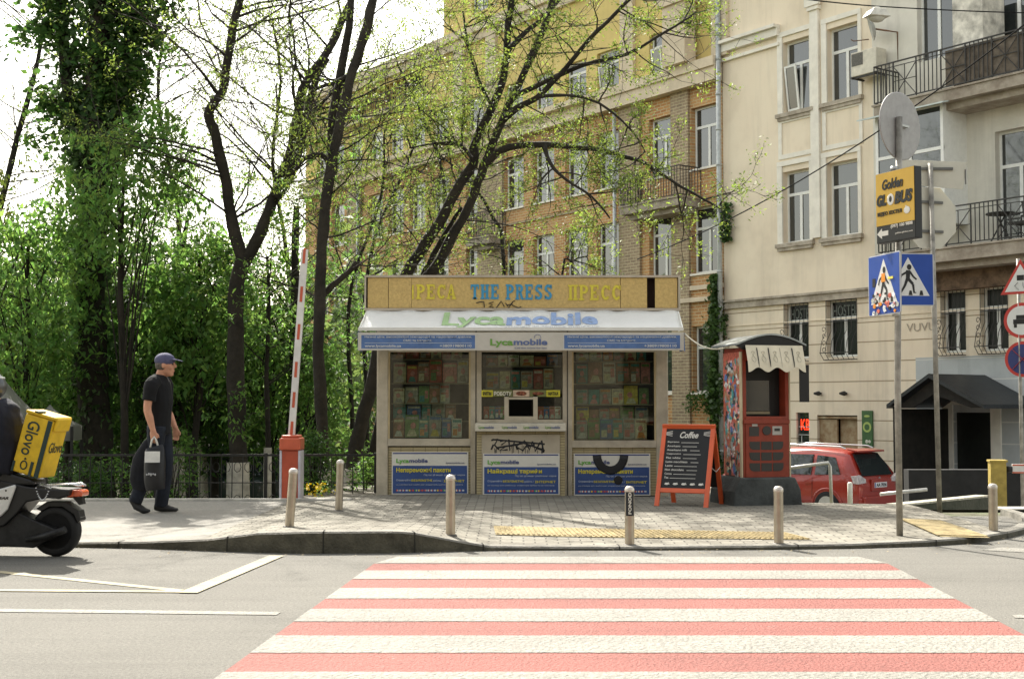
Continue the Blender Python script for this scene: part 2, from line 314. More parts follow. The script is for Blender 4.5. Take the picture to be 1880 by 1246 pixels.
# tactile strips
def gnd0(px, py):
    z = .08
    for _ in range(6): p = G(px, py, z); z = walk_z(p.x, p.y)
    return p
def tact(name, corners, m):
    Q = [gnd0(x, y) for x, y in corners]; mb = MB(); nx, ny = 60, 8; vs = []
    for i in range(nx+1):
        for j in range(ny+1):
            p = Q[0].lerp(Q[1], i/nx).lerp(Q[3].lerp(Q[2], i/nx), j/ny); vs.append((p.x, p.y, walk_z(p.x, p.y)+.008))
    mb.add(vs, [(i*(ny+1)+j, (i+1)*(ny+1)+j, (i+1)*(ny+1)+j+1, i*(ny+1)+j+1) for i in range(nx) for j in range(ny)])
    # raised ribs
    for i in range(0, nx, 1):
        t = (i+.5)/nx; a = Q[0].lerp(Q[1], t); b = Q[3].lerp(Q[2], t)
        a = Vector((a.x, a.y, walk_z(a.x, a.y)+.011)); b = Vector((b.x, b.y, walk_z(b.x, b.y)+.011)); mb.bar(a.lerp(b, .05), a.lerp(b, .95), .022, .008)
    tag(mb.build(name, m), kind='structure')
TY = mat('yellow tactile tiles', (.31, .24, .11), .85, .25, 12., .5, 60., patch=.25, detail=8)
tact('tactile_strip', [(906,966),(1440,978),(1492,991),(910,982)], TY)
tact('tactile_strip', [(1650,952),(1720,955),(1818,988),(1728,986)], TY)
# ================= BUILDINGS (local frame: x along the facade, y into the house, z up from the yard)
def wall_holes(mb, s0, s1, z0, z1, holes, y=0., dep=.3, thick=.0):
    xs = sorted({s0, s1}|{v for h in holes for v in (h[0], h[1]) if s0 < v < s1}); zs = sorted({z0, z1}|{v for h in holes for v in (h[2], h[3]) if z0 < v < z1})
    for a, b in zip(xs, xs[1:]):
        for c, d in zip(zs, zs[1:]):
            mx, mz = (a+b)/2, (c+d)/2
            if any(h[0] < mx < h[1] and h[2] < mz < h[3] for h in holes): continue
            mb.add([(a, y, c), (b, y, c), (b, y, d), (a, y, d)], [(0, 1, 2, 3)])
    for h in holes:
        a, b, c, d = max(h[0], s0), min(h[1], s1), max(h[2], z0), min(h[3], z1)
        if a >= b or c >= d: continue
        mb.add([(a, y, c), (b, y, c), (b, y, d), (a, y, d), (a, y+dep, c), (b, y+dep, c), (b, y+dep, d), (a, y+dep, d)], [(0, 4, 5, 1), (1, 5, 6, 2), (2, 6, 7, 3), (3, 7, 4, 0)])
PVC = mat('white window frame', (.74, .74, .70), .5, .05); GLS = mat('window glass', (.025, .03, .03), .04, 0, spec=1., coat=.6)
def m_glass():
    m = MATS['window glass']; b = m.node_tree.nodes['Principled BSDF']; b.inputs['Coat Roughness'].default_value = .02
m_glass()
CURT = mat('net curtain', (.45, .44, .40), .9, .25, 8.)
def window(par, s0, s1, z0, z1, y=.2, fr=PVC, style='t', sill=None, curtain=False, name='window', gl=GLS):
    mb = MB(); f = .065; mb.box(s0, s1, y, y+.07, z0, z0+f); mb.box(s0, s1, y, y+.07, z1-f, z1); mb.box(s0, s0+f, y, y+.07, z0+f, z1-f); mb.box(s1-f, s1, y, y+.07, z0+f, z1-f)
    zt = z0+(z1-z0)*.68; sm = (s0+s1)/2
    if 't' in style: mb.box(s0+f, s1-f, y+.002, y+.068, zt-.045, zt+.045)
    else: zt = z1-f
    if 'o' in style: sm = None                                        # single casement
    if sm: mb.box(sm-.05, sm+.05, y+.002, y+.068, z0+f, zt-.045 if 't' in style else zt)
    w_ = mb.build(name, fr, par)
    MB().box(s0+f*.6, s1-f*.6, y+.03, y+.045, z0+f*.6, z1-f*.6).build('pane', gl, w_)
    if 'i' in style and sm:                                           # one casement tilted open
        q = MB(); a, b = s0+f, sm-.02
        T = Matrix.Translation((0, y-.02, z0+f)) @ Matrix.Rotation(R(7), 4, 'X') @ Matrix.Translation((0, 0, -(z0+f))); q.M = T
        q.box(a, a+.06, -.05, 0, z0+f, zt-.05); q.box(b-.06, b, -.05, 0, z0+f, zt-.05); q.box(a+.06, b-.06, -.05, 0, z0+f, z0+f+.06); q.box(a+.06, b-.06, -.05, 0, zt-.11, zt-.05)
        q.m = 1; q.box(a+.05, b-.05, -.03, -.02, z0+f+.05, zt-.1); q.build('open_casement', [fr, gl], w_)
    if curtain:
        q = MB(); n = 18
        a, b = s0+f, s1-f; vs = []
        for i in range(n+1): x = lerp(a, b, i/n); yy = y+.12+.02*math.sin(i*1.9); vs += [(x, yy, z0+f), (x, yy, z1-f)]
        q.add(vs, [(2*i, 2*i+2, 2*i+3, 2*i+1) for i in range(n)]); q.build('curtain', CURT, w_)
    if sill: MB().box(s0-.08, s1+.08, -.07, y, z0-.07, z0-.003).build('sill', sill, w_)
    return w_
def railing(mb, a, b, z0, z1, step=.13, motif=0.):
    """iron railing between two plan points with upright bars and crossed panels"""
    a = Vector(a); b = Vector(b); L = (b-a).length; d = (b-a)/L
    q = lambda t, z: Vector((a.x+d.x*t, a.y+d.y*t, z))
    mb.bar(q(0, z1), q(L, z1), .05, .03); mb.bar(q(0, z0+.06), q(L, z0+.06), .03); mb.bar(q(0, z1-.12), q(L, z1-.12), .02)
    t = 0; k = 0
    while t < L-.01:
        if motif and (k % 2 == 1) and t+.75 < L:
            m = .75; mb.bar(q(t, z0+.06), q(t+m, z1-.12), .018); mb.bar(q(t+m, z0+.06), q(t, z1-.12), .018); mb.bar(q(t, (z0+z1)/2), q(t+m, (z0+z1)/2), .018); mb.bar(q(t+m/2, z0+.06), q(t+m/2, z1-.12), .018)
            mb.bar(q(t, z0), q(t, z1), .03); mb.bar(q(t+m, z0), q(t+m, z1), .03); t += m+step; k += 1
        else:
            n = 5 if motif else 1
            for _ in range(n):
                if t < L: mb.bar(q(t, z0+.06), q(t, z1), .02); t += step
            k += 1
IRON = mat('black wrought iron', (.035, .033, .03), .6, .2, 10.)
OF = lambda px, py, off=0.: F(px, py, off)
# ---- cream house
STU = mat('cream plaster', (.80, .70, .545), .92, .05, .7, .25, 30., col2=(.75, .64, .49), detail=9, streak=.15)
STW = mat('pale plaster trim', (.78, .74, .65), .9, .08, 2., .2, 30.)
def rustic(name, c, c2, seam):
    m = mat(name, c, .92, .05, .8, 0, col2=c2, detail=9, streak=.22); n = m.node_tree; L = n.links; b = n.nodes['Principled BSDF']
    tc = n.nodes.new('ShaderNodeTexCoord'); sp = n.nodes.new('ShaderNodeSeparateXYZ'); L.new(tc.outputs['Object'], sp.inputs[0])
    a = n.nodes.new('ShaderNodeMath'); a.operation = 'MULTIPLY'; a.inputs[1].default_value = 1/RC
    a2 = n.nodes.new('ShaderNodeMath'); a2.operation = 'FRACT'; L.new(sp.outputs['Z'], a.inputs[0]); L.new(a.outputs[0], a2.inputs[0])
    g = n.nodes.new('ShaderNodeMath'); g.operation = 'LESS_THAN'; g.inputs[1].default_value = .055; L.new(a2.outputs[0], g.inputs[0])
    mx = n.nodes.new('ShaderNodeMix'); mx.data_type = 'RGBA'; L.new(g.outputs[0], mx.inputs[0]); src = b.inputs['Base Color'].links[0].from_socket
    L.new(src, mx.inputs[6]); mx.inputs[7].default_value = tuple(seam)+(1,); L.new(mx.outputs[2], b.inputs['Base Color'])
    bp = n.nodes.new('ShaderNodeBump'); bp.invert = True; bp.inputs['Distance'].default_value = .03; L.new(g.outputs[0], bp.inputs['Height']); L.new(bp.outputs[0], b.inputs['Normal'])
    return m
RC = .56
cream = empty('cream_house', (FX0, FY0, FZ), FA, 'cream plastered apartment house on the right with iron balconies and white framed windows', 'building')
sR = F(2150, 600)[0]; zb = F(1480, 549)[1]        # string course
def win_px(x0, x1, yt, yb):
    xm = (x0+x1)/2; return F(x0, yt)[0], F(x1, yt)[0], F(xm, yb)[1], F(xm, yt)[1]
W3 = [win_px(1437,1487,72,203), win_px(1518,1576,44,182)]; W2 = [win_px(1437,1487,312,444), win_px(1518,1576,296,430)]
zr3 = (W3[0][2], W3[0][3]); W3 = [(a, b)+zr3 for a, b, c, d in W3]; zr2 = (W2[0][2], W2[0][3]); W2 = [(a, b)+zr2 for a, b, c, d in W2]
W1 = [win_px(1440,1484,557,650), win_px(1517,1573,549,655), win_px(1728,1772,534,652), win_px(1800,1850,530,652)]; zr1 = (W1[1][2], W1[1][3]); W1 = [(a, b)+zr1 for a, b, c, d in W1]
W0 = [win_px(1500,1574,762,870), win_px(1462,1485,757,830)]
zf = 0.0; W0 = [(W0[0][0], W0[0][1], .02, W0[0][3]), (W0[1][0], W0[1][1], .75, W0[1][3])]
WP = (F(1752,800)[0], F(1821,800)[0], .02, F(1790,757)[1])
WD3 = [(win_px(1683,1748,0,117)), (win_px(1824,1900,-30,60))]; WD2 = [(win_px(1826,1905,235,400))]
zd3 = F(1700,112)[1]; WD3 = [(WD3[0][0], WD3[0][1], zd3, zd3+2.9), (WD3[1][0], WD3[1][1], zd3, zd3+2.9)]
zd2 = F(1860,440)[1]; WD2 = [(WD2[0][0], WD2[0][1], zd2, WD2[0][3]), (WD2[0][0]+3.2, WD2[0][1]+3.2, zd2, WD2[0][3])]
holes = W3+W2+WD3+WD2
ztop = 18.5
sWp = F(1604,300)[0]; mb = MB(); wall_holes(mb, .02, sWp, zb, ztop, holes, 0, .22); mb.m = 1; wall_holes(mb, sWp, sR, zb, ztop, holes, 0, .22); mb.m = 0; mb.add([(.02,0,0),(.02,12,0),(.02,12,ztop),(.02,0,ztop)], [(0,1,2,3)]); mb.add([(sR,0,0),(sR,12,0),(sR,12,ztop),(sR,0,ztop)], [(0,1,2,3)])
mb.add([(.02,12,0),(sR,12,0),(sR,12,ztop),(.02,12,ztop)], [(0,1,2,3)])
mb.build('upper_wall', [STU, mat('greyish white plaster', (.66, .63, .55), .92, .06, 1., .25, 20., streak=.2)], cream)
sG = F(1682, 720)[0]; zG = F(1700, 656)[1]
RUS = rustic('rusticated cream plaster', (.80, .70, .545), (.74, .63, .48), (.36, .28, .18)); RUG = rustic('rusticated grey plaster', (.47, .49, .48), (.42, .44, .44), (.62, .62, .58))
hl = W1+W0+[WP]
mb = MB(); wall_holes(mb, .02, sR, zG, zb, hl, 0, .25); wall_holes(mb, .02, sG, 0, zG, hl, 0, .25); mb.m = 1; wall_holes(mb, sG, sR, 0, zG, hl, 0, .25); mb.build('lower_wall', [RUS, RUG], cream)
mb = MB(); mb.box(0, sR, -.06, 12.1, ztop, ztop+.25); mb.prism([(-.5, ztop+.25), (12.6, ztop+.25), (6, ztop+3)], 0, sR, 'yz'); mb.build('roof', mat('sheet roof', (.2,.2,.2), .5, .2), cream)
# dark inside so that panes never show sky
for nm, (z0, z1) in {'room': (.1, ztop-.1)}.items():
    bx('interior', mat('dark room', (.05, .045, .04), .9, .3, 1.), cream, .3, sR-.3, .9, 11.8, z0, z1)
# trim: string course, pilasters, cornices, panels
mb = MB(); mb.box(.02, sR, -.10, -.003, zb-.10, zb+.10); mb.box(.02, sR, -.16, -.003, zb+.103, zb+.17)
mb.m = 1; mb.box(.02, sR, -.03, -.002, F(1480,590)[1], F(1480,590)[1]+.03); mb.build('string_course', [mat('weathered ledge', (.55, .49, .40), .9, .4, 3., .4, 20., col2=(.25, .21, .16), detail=9), STU], cream)
pil = [(F(1487,300)[0]+.13, F(1518,300)[0]-.21)]
zp0 = F(1500, 437)[1]; zp1 = F(1500, 12)[1]
mb = MB()
for a, b in pil: mb.box(a, b, -.10, -.003, zp0, zp1); mb.box(a-.12, b+.12, -.20, -.104, zp1-.0, zp1+.35); mb.box(a-.06, b+.06, -.16, -.003, zp1-.12, zp1-.003)
sl = F(1426,300)[0]; sr_ = F(1578,300)[0]
for (a, b, z0, z1) in W2+W3:                               # surrounds
    l = .2; mb.box(a-l, a, -.05, -.002, z0-.02, z1+.18); mb.box(b, min(b+l, b+.12), -.05, -.002, z0-.02, z1+.18); mb.box(a-l, b+.12, -.055, -.003, z1+.183, z1+.33)
for (a, b, z0, z1) in W3:                                  # apron panels under the third row
    t = z0-.18; u = zr2[1]+.45; mb.box(a-.2, b+.12, -.035, -.003, u-.05, u+.09); mb.box(a-.2, b+.12, -.035, -.003, t-.12, t); mb.box(a-.2, a-.06, -.035, -.003, u+.09, t-.12); mb.box(b, b+.12, -.035, -.003, u+.09, t-.12)
mb.build('plaster_trim', STW, cream)
for (a, b, z0, z1) in W2+W3: mb = MB(); mb.box(a-.24, b+.16, -.13, -.003, z0-.14, z0-.02); mb.box(a-.18, b+.10, -.09, -.003, z0-.24, z0-.143); mb.build('ledge', MATS['weathered ledge'], cream)
zc = F(1380, 68)[1]
mb = MB()
for a, b in ((.02, F(1432,60)[0]),): mb.box(a, b, -.28, -.003, zc, zc+.10); mb.box(a, b, -.16, -.004, zc-.25, zc-.003); mb.box(a, b, -.1, -.004, zc-.55, zc-.45)
mb.box(F(1432,60)[0]+.02, sR, -.14, -.004, zc+1.3, zc+1.45)
mb.build('cornice', STW, cream)
for i, h in enumerate(W3): window(cream, *h, style='ti' if i == 0 else 't', sill=STW, curtain=(i == 1))
for i, h in enumerate(W2): window(cream, *h, sill=STW, curtain=(i == 1))
for i, h in enumerate(WD3+WD2): window(cream, *h, style='t', curtain=i % 2 == 0)
DGL = mat('dull dark glass', (.012, .016, .014), .25, .2, 3., spec=.25)
for i, h in enumerate(W1):
    w_ = window(cream, *h, y=.18, gl=DGL)
    a, b, z0, z1 = h; g = MB(); n = 6
    for k in range(n+1):
        x = lerp(a, b, k/n); g.tube([(x, -.02, z1), (x, -.03, lerp(z0, z1, .45)), (x, -.22, lerp(z0, z1, .28)), (x, -.30, z0+.12), (x, -.14, z0-.08), (x, -.02, z0-.08)], .012, 4)
    for z, y in ((z1-.02, -.02), (lerp(z0, z1, .62), -.03), (z0+.12, -.31), (z0-.08, -.14)): g.bar((a, y, z), (b, y, z), .025)
    for k in range(4):
        x = a-.012; cx = -.12; cz = lerp(z0, z1, .12+.12*k); r = .10; g.tube([(x, cx+r*math.cos(t*.8)*(1-t*.1), cz+r*math.sin(t*.8)*(1-t*.1)) for t in range(8)], .01, 4)
    g.build('window_grille', IRON, w_)
    if i < 2:
        t = MB(); text(t, 'HOSTEL', a+.12, b-.12 if i else b-.02, z1-.48, z1-.16, .165); t.build('lettering', mat('pale sign letters', (.16, .18, .16), .6, 0), w_)
# doors on the yard level
a, b, z0, z1 = W0[0]; dr = MB(); dr.box(a, lerp(a, b, .45), .10, .16, z0, z1-.12); dr.box(lerp(a, b, .46), b, .22, .27, z0, z1-.05); dr.box(a, b, .05, .26, z1-.10, z1-.03)
dr.build('wooden_door', mat('brown door', (.22, .12, .05), .6, .3, 4., col2=(.40, .32, .2)), cream)
a, b, z0, z1 = W0[1]; MB().box(a, b, .08, .12, z0, z1).build('dark_window', GLS, cream)
led = MB(); text(led, 'KB', a+.12, b-.03, z1-.52, z1-.2, .07); led.build('led_sign', emit('red led', '#ff3010', .9), cream)
g = MB()
for k in range(6): zz = z0+.1+k*.24; g.bar((a+.03, .065, zz), (b-.03, .065, zz), .014)
g.bar((lerp(a,b,.3), .065, z0), (lerp(a,b,.3), .065, z1-.7), .014); g.build('window_bars', PVC, cream)
# enclosed balcony box on the second row
s0, s1 = F(1612,300,-.9)[0], F(1737,300,-.9)[0]; za, zt = F(1680,412,-.9)[1]-.05, F(1680,200,-.9)[1]
LOG = empty('enclosed_balcony_anchor', (0, 0, 0)); bpy.data.objects.remove(LOG)
gb = MB(); y0 = -1.0
for x in (s0, lerp(s0, s1, .5), s1-.09): gb.box(x, x+.09, y0, y0+.07, za+.9, zt)
for z in (za+.9, lerp(za+.9, zt, .45), zt-.09): gb.box(s0, s1, y0+.003, y0+.067, z, z+.09)
gb.box(s0, s0+.07, y0+.07, 0, za+.9, zt); gb.box(s1-.07, s1, y0+.07, 0, za, zt); gb.box(s0, s1, y0+.01, y0+.06, za, za+.9)
eb = gb.build('enclosed_balcony', PVC, cream)
MB().box(s0+.05, s1-.05, y0+.03, y0+.045, za+.95, zt-.05).build('pane', GLS, eb)
MB().box(s0+.1, s1-.1, y0+.08, -.01, za+.9, zt-.06).build('interior', MATS['dark room'], eb)
cv = MB(); cv.prism([(-1.35, zt-.12), (-.02, zt+.2), (-.02, zt+.23), (-1.35, zt-.08)], s0-.35, s1+.25, 'yz'); cv.build('canopy', mat('pale sheet metal', (.5, .56, .54), .5, .1), eb)
# balconies
CONC = mat('crumbling concrete', (.42, .37, .30), .95, .3, 3., .6, 14., col2=(.22, .18, .14), detail=9)
def balcony(s0, s1, z, dep, hgt, motif, nm='balcony', cloth=None, m=IRON, thick=.28, parent=cream):
    q = MB(); q.box(s0, s1, -dep, -.01, z-thick, z); q.box(s0+.2, s1-.2, -dep+.25, -.01, z-thick-.18, z-thick-.003); q.box(s0-.04, s1+.04, -dep-.05, -.01, z+.003, z+.05)
    o = q.build(nm, CONC, parent)
    g = MB(); railing(g, (s0, -dep+.03, 0), (s1, -dep+.03, 0), z+.05, z+hgt, motif=motif); railing(g, (s0, -.02, 0), (s0, -dep+.03, 0), z+.05, z+hgt, motif=motif); railing(g, (s1, -.02, 0), (s1, -dep+.03, 0), z+.05, z+hgt)
    g.build('railing', m, o)
    if cloth:
        c = MB(); c.box(cloth[0], cloth[1], -dep+.06, -dep+.075, z+.12, z+hgt-.06); c.build('privacy_screen', cloth[2], o)
    return o
bD = 1.1
sA = F(1604, 190, -bD)[0]; zA = F(1650, 195, -bD)[1]+.12
balcony(sA, sR, zA, bD, 1.12, 1, cloth=(sA+2.3, sR, mat('brown mesh screen', (.13, .105, .08), .9, .3, 6.)))
sB = F(1612, 470, -bD)[0]; zB = F(1850, 448, -bD)[1]+.06
balcony(sB, sR, zB, bD, 1.08, 1, thick=.32)
mb = MB(); mb.box(sB, sR, -.35, -.01, zB-1.0, zB-.50); mb.build('balcony_shade_board', mat('brown recess shade', (.05, .032, .02), .9, .4, 3., .4, 20., col2=(.2,.13,.08)), cream)  # added dark board standing in for the shadowed recess above the windows
# partition box on the upper balcony
q = MB(); a_, b_ = F(1752, 100, -.9)[0], F(1790, 100, -.4)[0]; q.box(a_, a_+.9, -.95, -.02, zA+.05, zA+2.35); q.build('balcony_partition', mat('peeling white board', (.6, .57, .5), .9, .3, 3., .3, 12.), cream)
# porch
pr = empty('entrance_porch', (0, 0, 0), 0); pr.location = Vector((FX0, FY0, FZ)); pr.rotation_euler.z = FA
tag(pr, 'dark timber entrance porch with sloped roof on the grey part of the house', 'porch')
pd = 2.2
sp0, sp1 = F(1672, 800, -pd)[0], F(1862, 800, -.6)[0]
spm = F(1790, 710, -.3)[0]; zpk = F(1790, 709, -.3)[1]
zl = F(1650, 745, -pd)[1]; zr = F(1862, 748, -.3)[1]
sL = F(1640, 745, -pd)[0]
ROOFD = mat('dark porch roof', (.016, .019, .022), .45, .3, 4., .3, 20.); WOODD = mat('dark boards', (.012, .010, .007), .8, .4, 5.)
pm = (sL+sp1)/2; zk = zr+.75
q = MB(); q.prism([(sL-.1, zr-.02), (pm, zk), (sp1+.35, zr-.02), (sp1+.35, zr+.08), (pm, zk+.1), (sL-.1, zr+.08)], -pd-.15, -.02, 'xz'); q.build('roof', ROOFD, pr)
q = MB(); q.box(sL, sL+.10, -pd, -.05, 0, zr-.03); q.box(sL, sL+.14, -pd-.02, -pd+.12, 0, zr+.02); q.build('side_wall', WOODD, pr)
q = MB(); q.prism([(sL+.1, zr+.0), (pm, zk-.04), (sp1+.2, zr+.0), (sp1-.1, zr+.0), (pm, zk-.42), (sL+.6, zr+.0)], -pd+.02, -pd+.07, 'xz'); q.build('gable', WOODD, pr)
a, b, z0, z1 = WP
q = MB(); q.box(a-.36, a-.01, -.07, -.004, 0, z1+.2); q.box(b+.01, b+.30, -.07, -.004, 0, z1+.2); q.box(a-.36, b+.30, -.075, -.004, z1+.203, z1+.32); q.build('door_surround', STW, cream)
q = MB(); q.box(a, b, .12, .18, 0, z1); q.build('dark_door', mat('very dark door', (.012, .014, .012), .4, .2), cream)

# ---- drainpipe at the joint
dp = MB(); sj = 0.05
dp.tube([(sj, -.22, .1), (sj, -.22, 17.5)], .085, 12)
for z in [1.2+1.15*i for i in range(15)]: dp.tube([(sj, -.22, z), (sj, -.22, z+.07)], .10, 12)
o = dp.build('drainpipe', mat('galvanised pipe', (.42, .44, .43), .45, .15, 8., metal=.3), cream)

# ---- brick house
brick = empty('brick_house', (FX0, FY0, FZ), FA, 'long brick apartment house with ochre plastered upper floors seen through the trees', 'building')
BRK = brickmat('ochre red bricks', '#c0905f', '#a3734b', '#c2b08c', .30, .105, .016, 'xz', .6, stain='#b8986c')
BRG = brickmat('grey old bricks', '#a08d74', '#8b7a66', '#b8aa8c', .30, .105, .016, 'xz', .6)
OCH = mat('ochre plaster', (.66, .52, .20), .9, .08, 1., .2, 20., detail=8, streak=.12); TRM = mat('beige plaster trim', (.64, .54, .40), .9, .12, 2., .2, 20., detail=8)
bays = [690,727,766,808,872,943,998,1058,1117,1216,1296]; sb = [F(x, 400)[0] for x in bays]
zA0, zA1 = F(1296,500)[1], F(1216,392)[1]; zB0, zB1 = F(943,382)[1], F(943,288)[1]; zC0, zC1 = F(1216,132)[1], F(1216,58)[1]
zG0, zG1 = F(1290,720)[1], F(1290,598)[1]
sN = F(625, 500)[0]; zcor = F(1117, 250)[1]; zcor = F(983, 246)[1]; zcor2 = zcor+.55
zroof = F(730, 118)[1]; sT = F(806, 100)[0]; ztop2 = F(806, 60)[1]
s_all = [F(560,500)[0]-2*i for i in (2,1,0)]
sb2 = [F(x, 450)[0] for x in (592, 620, 652)]
hw = lambda i: .62 if i >= 9 else .56
bh = []; 
for i, s in enumerate(sb2+sb):
    w2 = .68
    bh += [(s-w2, s+w2, zA0, zA1), (s-w2, s+w2, zB0, zB1), (s-w2, s+w2, zG0, zG1)]
ch = [(s-.62, s+.62, zC0, zC1) for s in (sb2+sb)[:-1]]
zD0, zD1 = F(705,196)[1], F(705,158)[1]; dh = [(s-.28, s+.28, zD0, zD1) for s in [lerp(F(628,200)[0], F(740,200)[0], t/11) for t in range(12)]]+[(F(748,200)[0], F(775,200)[0], zD0, zD1)]
ch = ch+dh
sL0 = F(560, 500)[0]
mb = MB(); wall_holes(mb, sL0, 0, .95, zcor, bh, 0, .28); mb.add([(sL0,0,0),(sL0,12,0),(sL0,12,zroof),(sL0,0,zroof)], [(0,1,2,3)]); mb.build('brick_wall', BRK, brick)
mb = MB(); mb.box(sL0, 0, -.12, .02, 0, .95); mb.box(sL0, 0, -.22, .02, .953, 1.12); mb.build('plinth', mat('stone plinth', (.40, .36, .28), .95, .3, 2., .5, 14.), brick)
mb = MB(); wall_holes(mb, sL0, 0, zcor2, zroof, ch, 0, .25)
wall_holes(mb, sT, 0, zroof, zroof+6.5, [(s-.6, s+.6, zroof+.9, zroof+3.2) for s in sb[4:]], .25, .2); mb.add([(sT,.25,zroof),(sT,9,zroof),(sT,9,zroof+6.5),(sT,.25,zroof+6.5)], [(0,1,2,3)])
mb.add([(sL0,12,0),(0,12,0),(0,12,zroof+6),(sL0,12,zroof+6)], [(0,1,2,3)])
mb.build('plaster_wall', OCH, brick)
mb = MB(); mb.box(sL0-.1, 0, -.12, 12, zroof+.203, zroof+.26); mb.box(sT-.3, 0, -.1, 9.3, zroof+6.5, zroof+6.8); mb.prism([(-.1, zroof+6.8), (9.3, zroof+6.8), (4.6, zroof+9)], sT-.3, 0, 'yz'); mb.build('roof', MATS['sheet roof'], brick)
bx('interior', MATS['dark room'], brick, sL0+.3, -.3, .9, 11.8, .1, zroof-.1)
# left part: set back attic terrace with dark openings
sbay = F(1109, 200)[0]
mb = MB()
mb.box(sL0, sbay, -.35, -.01, zcor, zcor+.18); mb.box(sL0, sbay, -.16, -.01, zcor+.183, zcor2); mb.box(sL0, sbay, -.45, -.01, zcor2+.003, zcor2+.2)
mb.box(sbay, -.0, -.42, -.01, zcor2-.1, zcor2+.22); mb.box(sbay, 0, -.34, -.01, zcor2-.25, zcor2-.103); mb.box(sbay, 0, -.36, -.01, zcor-.003, zcor2-.253)
mb.box(sL0, 0, -.3, -.01, zroof-.15, zroof+.2); mb.box(sL0, 0, -.15, -.01, zroof-.5, zroof-.153)
mb.box(sT-.15, 0, 0, .24, zroof+3.7, zroof+4.1); mb.box(sT-.35, 0, -.2, .24, zroof+4.103, zroof+4.4)
mb.box(sL0, 0, -.08, -.002, zA0-.55, zA0-.40); mb.box(sL0, 0, -.16, -.002, zA0-.95, zA0-.8)
for x in (1155, 1262, 905, 845, 1325): s = F(x, 80)[0]; mb.box(s-.35, s+.35, -.14, -.003, zcor2+.225, zroof-.505)
mb.build('cornice', TRM, brick)
mb = MB(); s = F(1262,30)[0]; mb.box(s-.55, s+.55, -.65, -.15, zcor2+.225, zroof+5); mb.box(s-.7, s+.7, -.75, -.145, zC1+.5, zC1+.8); mb.build('pier', TRM, brick)
for x0, x1 in ((1140,1178),(1236,1268),(880,925),(640,664)): mb = MB(); mb.box(F(x0,400)[0], F(x1,400)[0], -.10, -.003, 1.13, zcor-.003); mb.build('grey_brick_pier', BRG, brick)
mb = MB(); mb.box(sL0, F(800,200)[0], -.44, -.003, zD0-.5, zD0-.36); mb.build('terrace_ledge', TRM, brick)
mb = MB(); zz = zA1+.62; mb.box(sL0, F(1135,400)[0], -.06, -.003, zz, zz+.07); mb.build('brick_band', BRG, brick)
WH = PVC
for i, s in enumerate(sb2+sb):
    big = i-3 >= 9
    for (z0, z1) in ((zA0, zA1), (zB0, zB1)):
        window(brick, s-.66, s+.66, z0, z1, y=.18, style='t', sill=STW, curtain=random.random() < .45)
    if i-3 in (10, 9) or i < 4: window(brick, s-.66, s+.66, zG0, zG1, y=.18, style='to', sill=STW)
    if s != sb[-1]: window(brick, s-.6, s+.6, zC0, zC1, y=.14, style='ti' if i-3 in (8, 9) else 't')
for s in sb[4:]: window(brick, s-.6, s+.6, zroof+.9, zroof+3.2, y=.35, style='t')
# attic openings and terrace railing on the left
g = MB(); railing(g, (sL0, -.40, 0), (F(800,200)[0], -.40, 0), zD0-.35, zD0+.45, motif=0, step=.2); g.build('terrace_railing', IRON, brick)
def bbalc(px0, px1, py, dep=1.0):
    s0, s1 = F(px0, py, -dep)[0], F(px1, py, -dep)[0]; z = F((px0+px1)/2, py, -dep)[1]
    o = balcony(s0, s1, z, dep, 1.05, 0, parent=brick, thick=.25); return o
bbalc(1138, 1246, 372); bbalc(855, 898, 438, .8)
# second drainpipe on the brick front
q = MB(); s = F(1136, 300)[0]; q.tube([(s, -.2, .3), (s, -.2, zcor-.1)], .07, 10); q.build('rain_pipe', MATS['galvanised pipe'], brick); q = MB(); s = F(663, 500)[0]; q.tube([(s, -.2, .3), (s, -.2, zcor-.1)], .07, 10); q.build('rain_pipe', MATS['galvanised pipe'], brick)
# ================= NEWS KIOSK
KY = 17.2; KZ = .10
def K(px, py, Y=KY): p = P(px, py, Y); return p.x, p.z
def kx(px, Y=KY): return P(px, 700, Y).x
def kz(py, Y=KY): return P(940, py, Y).z
ALU = mat('dull aluminium profile', (.45, .40, .305), .5, .12, 5., .15, 30., metal=.15)
SID = brickmat('beige ribbed cladding', '#ab9e7a', '#a69975', '#71664e', .16, .035, .004, 'xz', .5, rough=.6, offs=0., var=.12)
kio = empty('news_kiosk', (kx(960), KY, KZ), 0, 'beige news kiosk with mustard sign board, white awning and windows full of magazines', 'kiosk')
KO = kio.location
def kb(mb, px0, px1, py0, py1, y0, y1, Y=KY):   # box given by photo pixels at depth Y, y0..y1 world depth
    return mb.box(kx(px0, Y)-KO.x, kx(px1, Y)-KO.x, y0-KO.y, y1-KO.y, kz(py1, Y)-KO.z, kz(py0, Y)-KO.z)
def kbuild(mb, name, m, par=None, bevel=0.): return mb.build(name, m, par or kio, bevel)
DP = 1.9                                          # depth of the kiosk
xl, xr = kx(693)-KO.x, kx(1227)-KO.x
zt = kz(570)-KO.z; zw0 = kz(807)-KO.z
for a, b in ((692,713),(1204,1226)):
    q = MB(); kb(q, a, b, 569, 912, KY-.03, KY+.10); q.build('corner_post', ALU, kio, .015)
for a, b in ((864,884),(1033,1050)):
    q = MB(); kb(q, a, b, 569, 911, KY-.02, KY+.08); q.m = 1; kb(q, (a+b)/2-1, (a+b)/2+1, 569, 911, KY-.024, KY-.021); q.build('mullion', [ALU, mat('dark gap', (.05, .045, .04), .8, 0)], kio)
q = MB(); q.box(xl+.01, xl+.05, .1, DP, 0, zt); q.build('side_wall', SID, kio)
q = MB(); q.box(xr-.05, xr-.01, .1, DP, 0, zt); q.build('side_wall', SID, kio)
